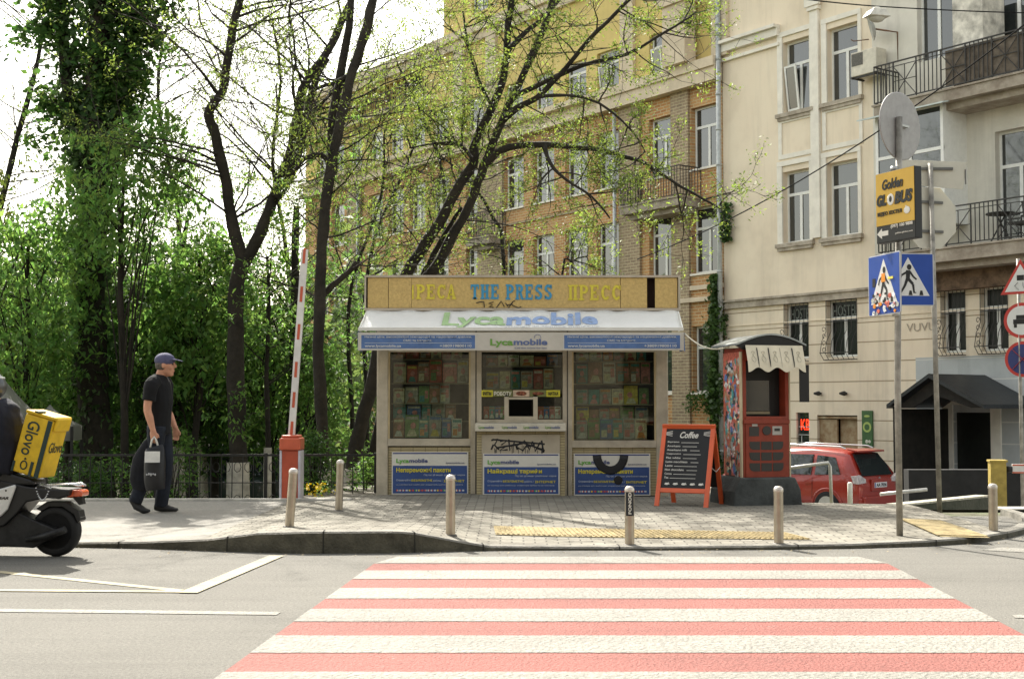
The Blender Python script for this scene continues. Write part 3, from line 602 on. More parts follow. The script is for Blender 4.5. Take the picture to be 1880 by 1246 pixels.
q = MB(); q.box(xl+.05, xr-.05, DP-.05, DP, 0, zt); q.build('back_wall', SID, kio)
q = MB(); q.box(xl+.05, xr-.05, .1, DP-.05, zt-.03, zt); q.build('ceiling', mat('kiosk lining', (.16, .145, .115), .8, .1), kio)
# window rails + sills
for a, b, s in ((713,864,805),(1050,1204,808)): q = MB(); kb(q, a, b, s, s+13, KY-.03, KY+.07); q.build('window_rail', ALU, kio)
for a, b in ((713,864),(884,1033),(1050,1204)): q = MB(); kb(q, a, b, 569, 646, KY-.005, KY+.05); q.build('window_head', ALU, kio)
q = MB()
for a, b, s in ((713,864,805),(1050,1204,808)):
    kb(q, a, a+3, 646, s, KY-.012, KY+.02); kb(q, b-3, b, 646, s, KY-.012, KY+.02)
q.build('glazing_bead', mat('yellowed sealing bead', (.50, .40, .22), .7, .1), kio)
KG = glassmat('kiosk glass', .96, (.88, .92, .84))
for a, b, s in ((714,863,805),(1051,1203,808),(885,1032,722)):
    q = MB(); kb(q, a, b, 646, s, KY+.03, KY+.036); q.build('window_pane', KG, kio)
for a, b in ((884,931),(985,1033)):
    q = MB(); kb(q, a, b, 729, 770, KY+.03, KY+.036); q.build('window_pane', KG, kio)
# lower panels
for a, b in ((713,864),(1050,1204)):
    q = MB(); kb(q, a, b, 820, 909, KY+.0, KY+.04); q.build('lower_panel', SID, kio)
q = MB(); kb(q, 876, 1036, 790, 911, KY-.14, KY+.06); q.build('centre_panel', SID, kio)
q = MB(); kb(q, 885, 1027, 797, 911-4, KY-.15, KY-.143); q.build('centre_plate', mat('beige metal plate', (.40, .345, .255), .6, .1, 3.), kio)
q = MB(); kb(q, 692, 1226, 909, 914, KY+.02, KY+.1); kb(q, 692, 1226, 912, 930, KY+.1, KY+1.8); q.build('base', mat('dark base', (.06, .055, .05), .8, .2), kio)
# counter
q = MB(); kb(q, 873, 1038, 776, 791, KY-.24, KY+.05); o = q.build('counter', mat('pale counter', (.56, .52, .42), .55, .1), kio, .01)
q = MB(); kb(q, 878, 1034, 770, 775.5, KY-.08, KY+.05); q.build('counter_rail', ALU, kio)
GRN = mat('green print', (.13, .30, .05), .6, 0); BLU = mat('grey blue print', (.10, .14, .28), .6, 0)
q = MB()
for x in (880, 922, 961, 1000):
    x0, x1 = kx(x)-KO.x, kx(x+27)-KO.x; z0, z1 = kz(787)-KO.z, kz(781)-KO.z; xm = lerp(x0, x1, .38); q.m = 0; text(q, 'Lyca', x0, xm, z0, z1, -.243, .01); q.m = 1; text(q, 'mobile', xm, x1, z0+.008, z1, -.243, .01)
q.build('lettering', [GRN, BLU], o)
# serving hatch
HW = mat('hatch frame', (.50, .44, .33), .6, .1)
q = MB(); kb(q, 926, 934, 722, 770, KY-.03, KY+.05); kb(q, 979, 987, 722, 770, KY-.03, KY+.05); kb(q, 934, 979, 764, 770, KY-.028, KY+.05); kb(q, 926, 987, 729, 733, KY-.026, KY+.05); q.build('serving_hatch', HW, kio)
q = MB(); kb(q, 936, 977, 733, 764, KY+.3, KY+.33); q.build('hatch_interior', mat('hatch dark', (.008, .008, .008), .9, 0), kio)
q = MB(); kb(q, 884, 905, 716, 728, KY-.03, KY-.02); kb(q, 1003, 1028, 716, 728, KY-.03, KY-.02); q.m = 1; kb(q, 905.5, 941, 716, 728, KY-.03, KY-.02); kb(q, 973, 1002.5, 716, 728, KY-.03, KY-.02)
q.m = 2; kb(q, 942, 972, 716, 728, KY-.031, KY-.02); q.m = 3; text(q, 'РОБОТУ', kx(907)-KO.x, kx(939)-KO.x, kz(726)-KO.z, kz(718.5)-KO.z, -.033, .03)
q.m = 4; text(q, 'РИТМ', kx(887)-KO.x, kx(902)-KO.x, kz(726)-KO.z, kz(719)-KO.z, -.033, .03); text(q, 'НИТКА', kx(1006)-KO.x, kx(1025)-KO.x, kz(726)-KO.z, kz(719)-KO.z, -.033, .02)
q.m = 5; q.ell((kx(957)-KO.x, -.032, kz(722)-KO.z), (.07, .004, .03), 10, 6); q.ell((kx(988)-KO.x, -.032, kz(722)-KO.z), (.08, .004, .022), 10, 6)
q.build('notice_strip', [mat('yellow sticker', (.62, .56, .04), .6, .1), mat('olive sticker', (.17, .18, .06), .6, .1), mat('buff sticker', (.55, .42, .30), .6, .2, 20.), mat('cream letters', (.75, .72, .6), .6, 0), mat('dark letters', (.03, .03, .025), .7, 0), mat('brown picture', (.25, .08, .04), .7, .5, 40.)], kio)
# graffiti on the centre plate
BLK = mat('black spray paint', (.012, .012, .014), .6, 0)
q = MB(); random.seed(3)
def stroke(mb, pts, r, Y, par=KO, mul=1.): mb.tube([(kx(x, Y)-par.x, Y-par.y+random.uniform(-.0006, .0006), kz(y, Y)-par.z) for x, y in pts], [(r, .0015)]*len(pts), 6, ref=(0, 1, 0))
gx = 902
GL_ = [[(0,0),(12,-3),(6,10),(14,20)],[(4,9),(0,20)],[(16,2),(30,0),(18,10),(28,12),(15,22),(30,20)],[(32,-2),(34,22),(42,4),(48,20)],[(34,12),(52,8)],[(54,4),(46,14),(58,22),(66,8),(54,4)],[(60,0),(70,20),(76,2)],[(62,14),(78,10)],[(78,6),(80,24),(90,4),(84,18),(98,22)],[(92,0),(96,26)],[(2,-2),(98,8)],[(10,16),(60,6),(94,20)]]
for st in GL_: stroke(q, [(gx+x, 808+y*.85) for x, y in st], .011, KY-.152)
for _ in range(16):
    x = random.uniform(904, 998); y = random.uniform(816, 826); stroke(q, [(x, y), (x, y+random.uniform(8, 26))], .0032, KY-.153)
q.build('graffiti', BLK, kio)
# posters
PW = mat('poster white', (.62, .60, .53), .5, .04); PB = mat('poster blue', (.035, .075, .22), .45, .08, 2.); PY = mat('poster yellow', (.62, .53, .05), .5, 0); PT = mat('poster pale text', (.45, .5, .6), .5, 0); PD = mat('poster navy', (.04, .05, .18), .5, 0)
PG = mat('poster green', (.12, .36, .05), .5, 0); PN = mat('poster slate', (.07, .09, .2), .5, 0); PR_ = mat('flag red', (.5, .08, .05), .5, 0)
def poster(px0, px1, py0, py1, Y, title, mk=None):
    q = MB(); x0, x1, z0, z1 = kx(px0, Y)-KO.x, kx(px1, Y)-KO.x, kz(py1, Y)-KO.z, kz(py0, Y)-KO.z; y = Y-KO.y
    W, H = x1-x0, z1-z0; fx = lambda t: x0+W*t; fz = lambda t: z1-H*t
    q.m = 0; q.box(x0, x1, y-.008, y, z0, z1)
    q.m = 4; q.box(fx(.015), fx(.985), y-.0095, y-.0085, fz(.05), fz(.02))
    q.m = 1; q.box(fx(.015), fx(.985), y-.0095, y-.0085, fz(.975), fz(.325))
    q.m = 5; text(q, 'Lyca', fx(.06), fx(.225), fz(.28), fz(.16), y-.010, .03, descend=-.2); q.m = 6; text(q, 'mobile', fx(.23), fx(.47), fz(.255), fz(.16), y-.010, .03)
    q.m = 6; text(q, 'lycamobile.ua', fx(.71), fx(.95), fz(.285), fz(.24), y-.010, 0)
    q.m = 2; text(q, title, fx(.06), fx(.77), fz(.50), fz(.37), y-.0105, .03, descend=-.2)
    q.m = 3; text(q, 'Під час дії ваших улюблених мереж', fx(.42), fx(.96), fz(.57), fz(.52), y-.0105, .01)
    text(q, 'Отримайте', fx(.06), fx(.25), fz(.70), fz(.64), y-.0105, .01); text(q, 'дзвінки, і', fx(.54), fx(.66), fz(.705), fz(.65), y-.0105, .01)
    q.m = 2; text(q, 'БЕЗЛІМІТНІ', fx(.26), fx(.53), fz(.695), fz(.645), y-.0105, .02); text(q, 'ІНТЕРНЕТ', fx(.68), fx(.95), fz(.71), fz(.655), y-.0105, .02)
    q.m = 3; text(q, 'на номери всіх мобільних операторів країни та за її межами', fx(.06), fx(.93), fz(.79), fz(.755), y-.0105, .01)
    cs = [7, 0, 2, 5, 7, 0, 3, 7, 2]
    for i in range(22):
        xx = fx(.06+.9*i/22); q.m = cs[i*5 % 9]; q.box(xx, xx+W*.018, y-.0108, y-.0098, fz(.925), fz(.885)); q.m = cs[(i*3+1) % 9]; q.box(xx+W*.018, xx+W*.028, y-.0108, y-.0098, fz(.925), fz(.885))
    o = q.build('poster', [PW, PB, PY, PT, PD, PG, PN, PR_], kio); return o
poster(720, 860, 829, 907, KY-.012, 'Непереможні пакети'); poster(887, 1027, 832, 908, KY-.152, 'Найкращі тарифи'); poster(1053, 1193, 832, 909, KY-.012, 'Непереможні пакети')
# black spray ring on the right poster
q = MB(); q.tube([(kx(1120+25*math.cos(a))-KO.x, -.026, kz(835+28*math.sin(a))-KO.z) for a in [R(t) for t in range(0, 181, 15)]], [(.055, .002)]*13, 8, ref=(0, 1, 0)); q.ell((kx(1134)-KO.x, -.026, kz(881)-KO.z), (.06, .003, .06), 14, 8); q.build('graffiti', BLK, kio)
# roof sign box
SY = KY-.06
MUS = mat('mustard sign panel', (.52, .365, .135), .75, .12, 30., .2, 60., detail=8)
q = MB(); kb(q, 668, 1250, 505, 509, SY, KY+DP+.1, SY); q.build('roof', mat('roof edge', (.42, .36, .28), .6, .1), kio)
q = MB(); kb(q, 668, 1250, 565.5, 570, SY, KY+DP, SY); q.build('roof_ledge', mat('roof edge', (.42,.36,.28)), kio)
q = MB(); kb(q, 668, 671, 509, 565.5, SY, KY+DP+.1, SY); q.build('end_cap', ALU, kio)
q = MB(); kb(q, 1246.5, 1250, 509, 565.5, SY, KY+DP+.1, SY); q.build('end_cap', ALU, kio)
q = MB(); kb(q, 674, 711.5, 509.5, 565, SY+.02, SY+.04, SY); kb(q, 712.5, 754.5, 509.5, 565, SY+.018, SY+.04, SY); kb(q, 755, 1139.5, 509.5, 565, SY+.02, SY+.04, SY); kb(q, 1140.5, 1189, 509.5, 565, SY+.022, SY+.04, SY); kb(q, 1204, 1245, 509.5, 565, SY+.02, SY+.04, SY); q.build('sign_panel', MUS, kio)
q = MB(); kb(q, 671, 1246, 509.2, 565.3, SY+.15, SY+.2, SY); q.build('sign_backing', mat('dark backing', (.03, .015, .01), .9, .2), kio)
# slab serif letters drawn with strokes: unit box 0..1 x 0..1
def slab(mb, ch, x0, x1, z0, z1, y, t=.30, e=.006):
    W, H = x1-x0, z1-z0; v = t*W; hh = .17*H
    X = lambda a: x0+a*W; Z = lambda a: z0+a*H
    B = lambda a, b, c, d: mb.box(X(a), X(b), y-e, y, Z(c), Z(d))
    def bowl(cx0, cx1, c, d):        # right-hand half ring
        n = 8; ro = (d-c)/2*H; ri = max(ro-hh*.95, .01*H); xm = X(cx0); wx = X(cx1)-xm; cz = Z((c+d)/2); P_ = []
        for i in range(n+1): a = -math.pi/2+math.pi*i/n; P_.append((xm+wx*math.cos(a), cz+ro*math.sin(a)))
        Q_ = [(xm+(wx-v)*math.cos(-math.pi/2+math.pi*i/n), cz+ri*math.sin(-math.pi/2+math.pi*i/n)) for i in range(n+1)]
        for i in range(n): mb.prism([P_[i], P_[i+1], Q_[i+1], Q_[i]], y-e, y)
    def arc(cx, cz, rx, rz, a0, a1):
        n = 10
        for i in range(n):
            a = R(lerp(a0, a1, i/n)); b = R(lerp(a0, a1, (i+1)/n)); p = lambda a, k: (X(cx)+(rx*W-k*v)*math.cos(a), Z(cz)+(rz*H-k*hh)*math.sin(a)); mb.prism([p(a, 0), p(b, 0), p(b, 1), p(a, 1)], y-e, y)
    if ch == 'T': B(.5-t/2, .5+t/2, 0, .84); B(0, 1, .84, 1); B(0, .13, .66, .84); B(.87, 1, .66, .84); B(.22, .78, 0, .11)
    elif ch in 'HП':
        B(.08, .08+t, .11, .89); B(.92-t, .92, .11, .89)
        B(-.04, .5-.04, 0, .11); B(.54, 1.04, 0, .11)
        if ch == 'H': B(-.04, .46, .89, 1); B(.54, 1.04, .89, 1); B(.08+t, .92-t, .43, .58)
        else: B(-.04, 1.04, .89, 1)
    elif ch == 'E': B(.08, .08+t, 0, 1); B(.08+t, .95, 0, .13); B(.08+t, .95, .87, 1); B(.08+t, .68, .43, .57); B(.82, .95, .13, .32); B(.82, .95, .68, .87); B(.62, .70, .34, .66); B(-.04, .08, 0, .11); B(-.04, .08, .89, 1)
    elif ch == 'P': B(.08, .08+t, .11, 1); B(-.04, .55, 0, .11); B(-.04, .08, .89, 1); B(.08+t, .5, .87, 1); B(.08+t, .5, .42, .56); bowl(.5, 1.0, .42, 1)
    elif ch == 'R': B(.08, .08+t, .11, 1); B(-.04, .48, 0, .11); B(-.04, .08, .89, 1); B(.08+t, .5, .87, 1); B(.08+t, .5, .45, .58); bowl(.5, .96, .45, 1); mb.prism([(X(.45), Z(.5)), (X(.45+t), Z(.5)), (X(1.0), Z(0)), (X(1.0-t), Z(0))], y-e, y); B(.95, 1.08, 0, .11)
    elif ch == 'S': arc(.5, .73, .46, .27, 20, 270); arc(.5, .27, .46, .27, -160, 90); B(.8, .94, .7, .98); B(.06, .2, .02, .3)
    elif ch == 'C': arc(.55, .5, .52, .5, 40, 320); B(.86, 1.0, .66, .98)
    elif ch == 'A': mb.prism([(X(.05), Z(.1)), (X(.05+t*.7), Z(.1)), (X(.56), Z(1)), (X(.40), Z(1))], y-e, y); mb.prism([(X(.60), Z(1)), (X(.42), Z(1)), (X(.95-t), Z(.1)), (X(.97), Z(.1))], y-e*1.01, y-.0001); B(.25, .75, .25, .38); B(-.06, .36, 0, .11); B(.58, 1.06, 0, .11)
LBL = mat('blue sign letters', (.045, .25, .42), .6, .1, 20.); LYL = mat('yellow sign letters', (.60, .50, .05), .6, .1, 20.)
def slabword(wd, px0, px1, py0, py1, Y, m, adv=1.22):
    q = MB(); n = len(wd); step = (px1-px0)/(n*adv-(adv-1))*adv; w_ = step/adv
    for i, c in enumerate(wd):
        if c != ' ': slab(q, c, kx(px0+i*step, Y)-KO.x, kx(px0+i*step+w_, Y)-KO.x, kz(py1, Y)-KO.z, kz(py0, Y)-KO.z, Y-KO.y)
    q.build('sign_lettering', m, kio)
LY = SY+.016
slabword('THE', 864, 916, 522, 549, LY, LBL); slabword('PRESS', 929, 1014, 522, 550, LY, LBL); slabword('PECA', 764, 836, 522, 549, LY, LYL); slabword('ПPECC', 1044, 1140, 523, 551, LY, LYL)
q = MB(); kb(q, 756, 759, 523, 549, LY-.002, LY, LY); q.build('sign_lettering', LYL, kio)
q = MB()
for st in [[(874,556),(882,554),(888,554)],[(888,554),(889,564)],[(906,554),(897,557),(904,559),(898,563),(906,564)],[(911,565),(920,553),(926,563)],[(928,556),(934,565),(941,554),(945,552)],[(941,554),(940,560),(952,565),(957,563)],[(930,560),(940,558)]]: q.tube([(kx(x, LY)-KO.x, LY-KO.y-.003, kz(y, LY)-KO.z) for x, y in st], .006, 5)
q.build('graffiti', BLK, kio)
# awning
AWY = KY-.62
ax0, ax1 = kx(672, SY)-KO.x, kx(1246, SY)-KO.x; bx0, bx1 = kx(657, AWY)-KO.x, kx(1255, AWY)-KO.x
az1 = kz(570.5, SY)-KO.z; az0 = kz(604, AWY)-KO.z; ay1 = SY-KO.y-.003; ay0 = AWY-KO.y
AWN = mat('white awning cloth', (.86, .86, .84), .8, .02, 3., .25, 4., trans=.4)
q = MB(); q.smooth = True; vs = []; nx, ny = 60, 8
def awp(u, v):
    s = .012*math.sin(u*37)*math.sin(v*math.pi)+.006*math.sin(u*91+1); d = -.035*math.sin(v*math.pi)
    return Vector((lerp(lerp(bx0, bx1, u), lerp(ax0, ax1, u), v), lerp(ay0, ay1, v), lerp(az0, az1, v)+d+s*.6+(.008*math.sin(u*60) if v > .99 else 0)))
for i in range(nx+1):
    for j in range(ny+1): vs.append(awp(i/nx, j/ny))
q.add(vs, [(i*(ny+1)+j, (i+1)*(ny+1)+j, (i+1)*(ny+1)+j+1, i*(ny+1)+j+1) for i in range(nx) for j in range(ny)])
q.smooth = False
q.add([(bx0, ay0, az0), (ax0, ay1, az1), (ax0, ay1, az0)], [(0, 1, 2)]); q.add([(bx1, ay0, az0), (ax1, ay1, az1), (ax1, ay1, az0)], [(0, 1, 2)])
awn = q.build('awning', AWN, kio, fix=False); sf = awn.modifiers.new('thick', 'SOLIDIFY'); sf.thickness = .006
q = MB(); q.box(bx0, bx1, ay0-.012, ay0+.02, az0-.02, az0+.02)
q.build('front_bar', mat('white bar', (.66, .65, .6), .5, .05), awn)
# lettering on the sloping cloth
def awtext(mb, txt, px0, px1, v0, v1, bold, **k):
    me = textmesh(txt, 1., bold, 0, .01); co = [Vector(v.co) for v in me.vertices]; a = [min(c[i] for c in co) for i in range(2)]; b = [max(c[i] for c in co) for i in range(2)]
    if 'descend' in k: a[1] = k['descend']
    vs = []
    for c in co:
        X = lerp(px0, px1, (c.x-a[0])/(b[0]-a[0])); v = lerp(v0, v1, (c.y-a[1])/(b[1]-a[1])); xx = kx(X, lerp(AWY, SY, .5))-KO.x
        u = (xx-lerp(bx0, ax0, .5))/(lerp(bx1, ax1, .5)-lerp(bx0, ax0, .5)); p = awp(u, v); vs.append(p+Vector((0, -.0035, .0075+.0006*(c.z > 0))))
    mb.add(vs, [tuple(p.vertices) for p in me.polygons]); bpy.data.meshes.remove(me)
q = MB(); awtext(q, 'Lyca', 812, 928, .18, .92, .035, descend=-.2); q.m = 1; awtext(q, 'mobile', 930, 1098, .33, .92, .035)
q.m = 2; awtext(q, 'Дзвони за кордон дешевше', 928, 1100, .14, .24, 0); q.build('lettering', [mat('faded green print', (.36, .52, .26), .8, .1), mat('faded blue print', (.27, .37, .58), .8, .1), mat('faded grey print', (.42, .45, .5), .8, .1)], awn, fix=False)
# valance
VY = AWY-.012
q = MB(); v0, v1 = kz(643, VY)-KO.z, kz(610, VY)-KO.z; y = VY-KO.y; xa, xb = kx(657, VY)-KO.x, kx(1256, VY)-KO.x
VW = mat('valance cloth', (.50, .47, .41), .8, .06, 4., .2, 8.); VB = mat('valance blue', (.085, .155, .33), .75, .12, 8.); VT = mat('valance text', (.55, .56, .56), .8, .05)
q.box(xa, xb, y, y+.012, v0, v1); val = q.build('valance', VW, awn)
q = MB(); q.box(xa-.004, xa, y, ay1-.1, v0, v1+.02); q.build('side_valance', VB, awn)
q = MB(); q.add([(xb+.004, y, v0), (xb+.004, ay1-.1, v0), (xb+.004, ay1-.1, v1), (xb+.004, y, v1), (xb+.03, y+.1, v0-.02)], [(0, 1, 2, 3), (0, 3, 4)]); q.build('side_valance', VB, awn)
def valblock(a, b):
    q = MB(); x0, x1 = kx(a, VY)-KO.x, kx(b, VY)-KO.x; z0, z1 = kz(639.5, VY)-KO.z, kz(615, VY)-KO.z
    q.m = 1; q.box(x0-.012, x1+.012, y-.002, y-.0005, z0-.014, z1+.014); q.m = 2; q.box(x0-.007, x1+.007, y-.003, y-.0021, z0-.009, z1+.009); q.m = 0; q.box(x0, x1, y-.004, y-.0031, z0, z1); q.m = 1
    H = z1-z0; W = x1-x0; h = lambda t: z1-H*t; X = lambda t: x0+W*t
    text(q, 'Низькі ціни, високоякісні міжнародні та національні дзвінки,', X(.03), X(.97), h(.24), h(.05), y-.0045, .015); text(q, 'СМС та інтернет.', X(.37), X(.62), h(.52), h(.32), y-.0045, .015)
    q.box(X(.03), X(.97), y-.0046, y-.0042, h(.60), h(.575)); text(q, 'www.lycamobile.ua', X(.03), X(.35), h(.95), h(.70), y-.0045, .02, descend=-.2); text(q, '+380919800110', X(.69), X(.97), h(.9), h(.70), y-.0045, .02)
    q.build('valance_panel', [VB, VT, VW], val)
valblock(663, 872); valblock(1036, 1249)
q = MB(); zz0, zz1 = kz(636.5, VY)-KO.z, kz(622, VY)-KO.z; text(q, 'Lyca', kx(900, VY)-KO.x, kx(942, VY)-KO.x, zz0, zz1, y-.003, .03, descend=-.2)
q.m = 1; text(q, 'mobile', kx(943, VY)-KO.x, kx(1005, VY)-KO.x, kz(633.5, VY)-KO.z, zz1, y-.003, .03); text(q, 'Call the world for less', kx(945, VY)-KO.x, kx(1004, VY)-KO.x, kz(640, VY)-KO.z, kz(637, VY)-KO.z, y-.003, 0)
q.tube([(kx(987+6*math.cos(R(a)), VY)-KO.x, y-.003, kz(619+5*math.sin(R(a)), VY)-KO.z) for a in range(-200, 30, 20)], .003, 4); q.build('lettering', [GRN, BLU], val)
# shelves inside
SHM = mat('shelf edge', (.33, .29, .2), .5, .1)
for a, b, rows in ((716,862,(659,703,740,772,803)),(1052,1202,(663,704,742,778,806)),(886,1031,(672,714))):
    for i, r in enumerate(rows[:-1] if a != 886 else rows):
        q = MB(); q.box(kx(a)-KO.x, kx(b)-KO.x, .22, .44, kz(r, KY+.3)-KO.z-.012, kz(r, KY+.3)-KO.z); q.build('shelf', SHM, kio)
q = MB(); q.box(xl+.05, xr-.05, .62, .66, kz(808)-KO.z, zt-.03); q.build('display_back', mat('dark display board', (.07, .065, .045), .9, .4, 5.), kio)
q = MB(); q.box(xl+.05, xr-.05, .10, .62, kz(812)-KO.z-.03, kz(812)-KO.z-.002); q.build('display_floor', MATS['kiosk lining'], kio)
# magazines: every one a thing
cols = {'pink': (.50,.20,.20), 'red': (.36,.09,.06), 'cream': (.55,.48,.34), 'teal': (.06,.22,.22), 'yellow': (.55,.42,.07), 'green': (.12,.22,.07), 'brown': (.26,.14,.08), 'grey': (.28,.28,.26), 'blue': (.07,.13,.30), 'white': (.6,.58,.5), 'orange': (.52,.22,.06)}
CM = {k: mat('cover '+k, tuple(min(.8, c*1.5) for c in v), .45, .35, 25., detail=6) for k, v in cols.items()}; names = ['pink', 'red', 'cream', 'cream', 'teal', 'yellow', 'green', 'brown', 'brown', 'grey', 'grey', 'blue', 'white', 'orange']
def magazine(px, pz_bottom, w, h, Y, col, c2, c3, where, grp, face=False):
    x = kx(px, Y); z = kz(pz_bottom, Y); e = empty('magazine', (x, Y, z), 0, None, 'magazine', grp); e['label'] = f'{col} covered magazine with {c2} picture {where}'
    e.rotation_euler = (R(-8), 0, R(random.uniform(-3, 3)))
    q = MB(); q.box(-w/2, w/2, 0, .006, 0, h); q.build('cover', CM[col], e)
    q = MB(); q.m = 1; q.box(-w*.42, w*.42, -.0012, -.0004, h*.80, h*.93); q.m = 0
    r = random.random()
    if r < .5 or face: q.m = 2; q.ell((random.uniform(-.1, .1)*w, -.001, h*.52), (w*.2, .0008, h*.15), 10, 6); q.m = 0; q.prism([(-w*.38, h*.05), (w*.38, h*.05), (w*.2, h*.34), (-w*.2, h*.34)], -.0011, -.0005)
    else:
        q.box(-w*.4, w*.05, -.0011, -.0005, h*.1, h*.45); q.m = 2; q.box(w*.1, w*.4, -.0011, -.0005, h*.3, h*.72); q.m = 1; q.box(-w*.4, w*.3, -.0013, -.0006, h*.5, h*.55)
    q.build('picture', [CM[c2], CM[c3], CM['cream' if face else 'pink']], e)
random.seed(11)
WN = {0: 'left', 1: 'right', 2: 'middle'}; RN = ['the top shelf', 'the second shelf', 'the third shelf', 'the fourth shelf', 'the front ledge']
for wi, (a, b, rows) in enumerate([(718,860,(659,703,741,772,803)),(1054,1200,(663,704,743,778,806)),(888,1029,(672,714))]):
    for ri, r in enumerate(rows):
        hh = [.16, .30, .25, .23, .29][ri] if wi < 2 else [.15, .26][ri]
        px = a+4
        while px < b-6:
            wd = random.uniform(.12, .19); wpx = wd*139
            if px+wpx > b: break
            if ri in (2, 3) and random.random() < .05: px += wpx; continue
            c1, c2, c3 = random.choice(names), random.choice(names), random.choice(names)
            dark = ri in (2, 3)
            if dark and random.random() < .5: c1 = random.choice(['teal', 'brown', 'green', 'grey'])
            if c1 == c2: c2 = 'white' if c1 != 'white' else 'brown'
            magazine(px+wpx/2, r-.5, wd, hh*random.uniform(.8, 1.05), KY+(.34 if ri < 4 and not (wi == 2) else (.16 if wi < 2 else .34))+random.uniform(-.02, .02), c1, c2, c3, f'on {RN[ri]} behind the {WN[wi]} kiosk window', f'magazines on {RN[ri]} behind the {WN[wi]} kiosk window')
            px += wpx+random.uniform(.3, 2)
for i, (px, c) in enumerate([(893,'red'),(903,'teal'),(914,'blue'),(922,'green'),(993,'red'),(1003,'blue'),(1014,'pink'),(1024,'white')]):
    magazine(px, 768, .075, .16, KY+.12, c, 'white', 'brown', 'low beside the serving hatch of the kiosk', 'small magazines beside the serving hatch')
# ================= STREET FURNITURE
def gnd(px, py):                                 # point on the pavement seen at a pixel
    z = .08
    for _ in range(6): p = G(px, py, z); z = walk_z(p.x, p.y)
    return Vector((p.x, p.y, z))
STL = mat('brushed steel bollard', (.42, .37, .30), .32, .10, 9., .06, 80., metal=.9)
def bollard(px, ptop, pbot, label, lean=0.):
    b = gnd(px, pbot); h = (pbot-ptop)/FPX*b.y; r = .0425
    e = empty('bollard', b, 0, label, 'bollard', 'steel bollards along the pavement edge'); e.rotation_euler = (0, lean, 0)
    q = MB(); q.lathe([(r, 0), (r, h-.045)], n=20); q.build('post', STL, e, fix=False)
    q = MB(); q.lathe([(r*1.03, h-.05), (r*1.06, h-.045), (r*1.04, h-.025), (r*.8, h-.008), (r*.35, h), (.001, h+.001)], n=20); q.build('cap', mat('pale steel cap', (.55, .5, .44), .35, .1, metal=.6), e, fix=False)
    q = MB(); q.lathe([(.06, -.01), (.058, .006), (r, .010)], n=20); q.build('base_plate', mat('dark steel plate', (.09, .08, .07), .6, .2), e, fix=False)
    return e
bollard(531, 860, 967, 'steel bollard leaning slightly in front of the red and white barrier', R(4)); bollard(622, 844, 937, 'steel bollard set farthest back, on the cobbles left of the kiosk', R(1.5))
bollard(827, 872, 982, 'steel bollard in front of the left kiosk poster at the end of the raised kerb'); e = bollard(1156, 893, 1000, 'steel bollard with a black lettered sticker in front of the right kiosk poster')
q = MB(); b = e.location; h = 107/FPX*b.y; q.M = Matrix.Identity(4); rr = .0432
for k in range(9):
    a0, a1 = R(-145+k*12.5), R(-145+(k+1)*12.5); q.add([(rr*math.cos(a0), rr*math.sin(a0), h*.5), (rr*math.cos(a1), rr*math.sin(a1), h*.5), (rr*math.cos(a1), rr*math.sin(a1), h*.93), (rr*math.cos(a0), rr*math.sin(a0), h*.93)], [(0, 1, 2, 3)])
q.m = 1; q.M = Matrix(((0,0,-1,.0),(0,1,0,0),(1,0,0,0),(0,0,0,1))); text(q, 'FONOD', h*.53, h*.90, -.014, .014, -rr-.001, .03, ext=.001, M=Matrix(((0,0,-1,0),(0,1,0,0),(1,0,0,0),(0,0,0,1)))@Matrix.Identity(4) if False else None)
q.build('sticker', [BLK, mat('sticker letters', (.7, .68, .6), .5, 0)], e)
bollard(1430, 893, 998, 'steel bollard in front of the red coffee booth'); bollard(1824, 888, 975, 'steel bollard in front of the yellow barrier housing')
# ---- boom barrier on the left
b = G(535, 925, -.02); b = P(535, 912, 16.9); e = empty('boom_barrier', (b.x, b.y, -.05), 0, 'red barrier housing with its white and red boom raised upright behind the first bollards', 'barrier')
X = lambda px: P(px, 800, 16.9).x-b.x; Z = lambda py: P(535, py, 16.9).z+.05
RED = mat('faded red paint', (.42, .075, .035), .5, .15, 3., .05, 20., coat=.2)
q = MB(); q.box(X(521), X(551), -.14, .14, 0, Z(826)); q.build('housing', RED, e, .01)
q = MB(); q.box(X(517), X(521), -.14, .15, 0, Z(826)); q.build('side_panel', mat('lavender grey panel', (.52, .50, .55), .6, .1), e); q = MB(); q.box(X(551), X(555), -.14, .15, 0, Z(826)); q.build('side_panel', MATS['lavender grey panel'], e)
q = MB(); q.box(X(517), X(555.5), -.17, .17, Z(825.5), Z(803)); q.box(X(520), X(552), -.14, .14, Z(803), Z(798)); q.build('hood', mat('orange red hood', (.52, .10, .045), .45, .1, 3., coat=.3), e, .02)
q = MB(); a = Vector((X(535), 0, Z(803))); c = Vector((X(557), 0, Z(458))); q.bar(a, c, .085, .05, up=(0, 1, 0)); bo = q.build('boom', mat('white boom', (.66, .64, .60), .5, .08), e)
q = MB(); d = c-a
for t in (.045, .20, .36, .56, .76, .965): m = a+d*t; dd = d.normalized()*.10; q.bar(m-dd, m+dd, .034, .058, up=(0, 1, 0))
q.build('red_stripe', mat('red reflective tape', (.5, .10, .05), .4, .05), bo)
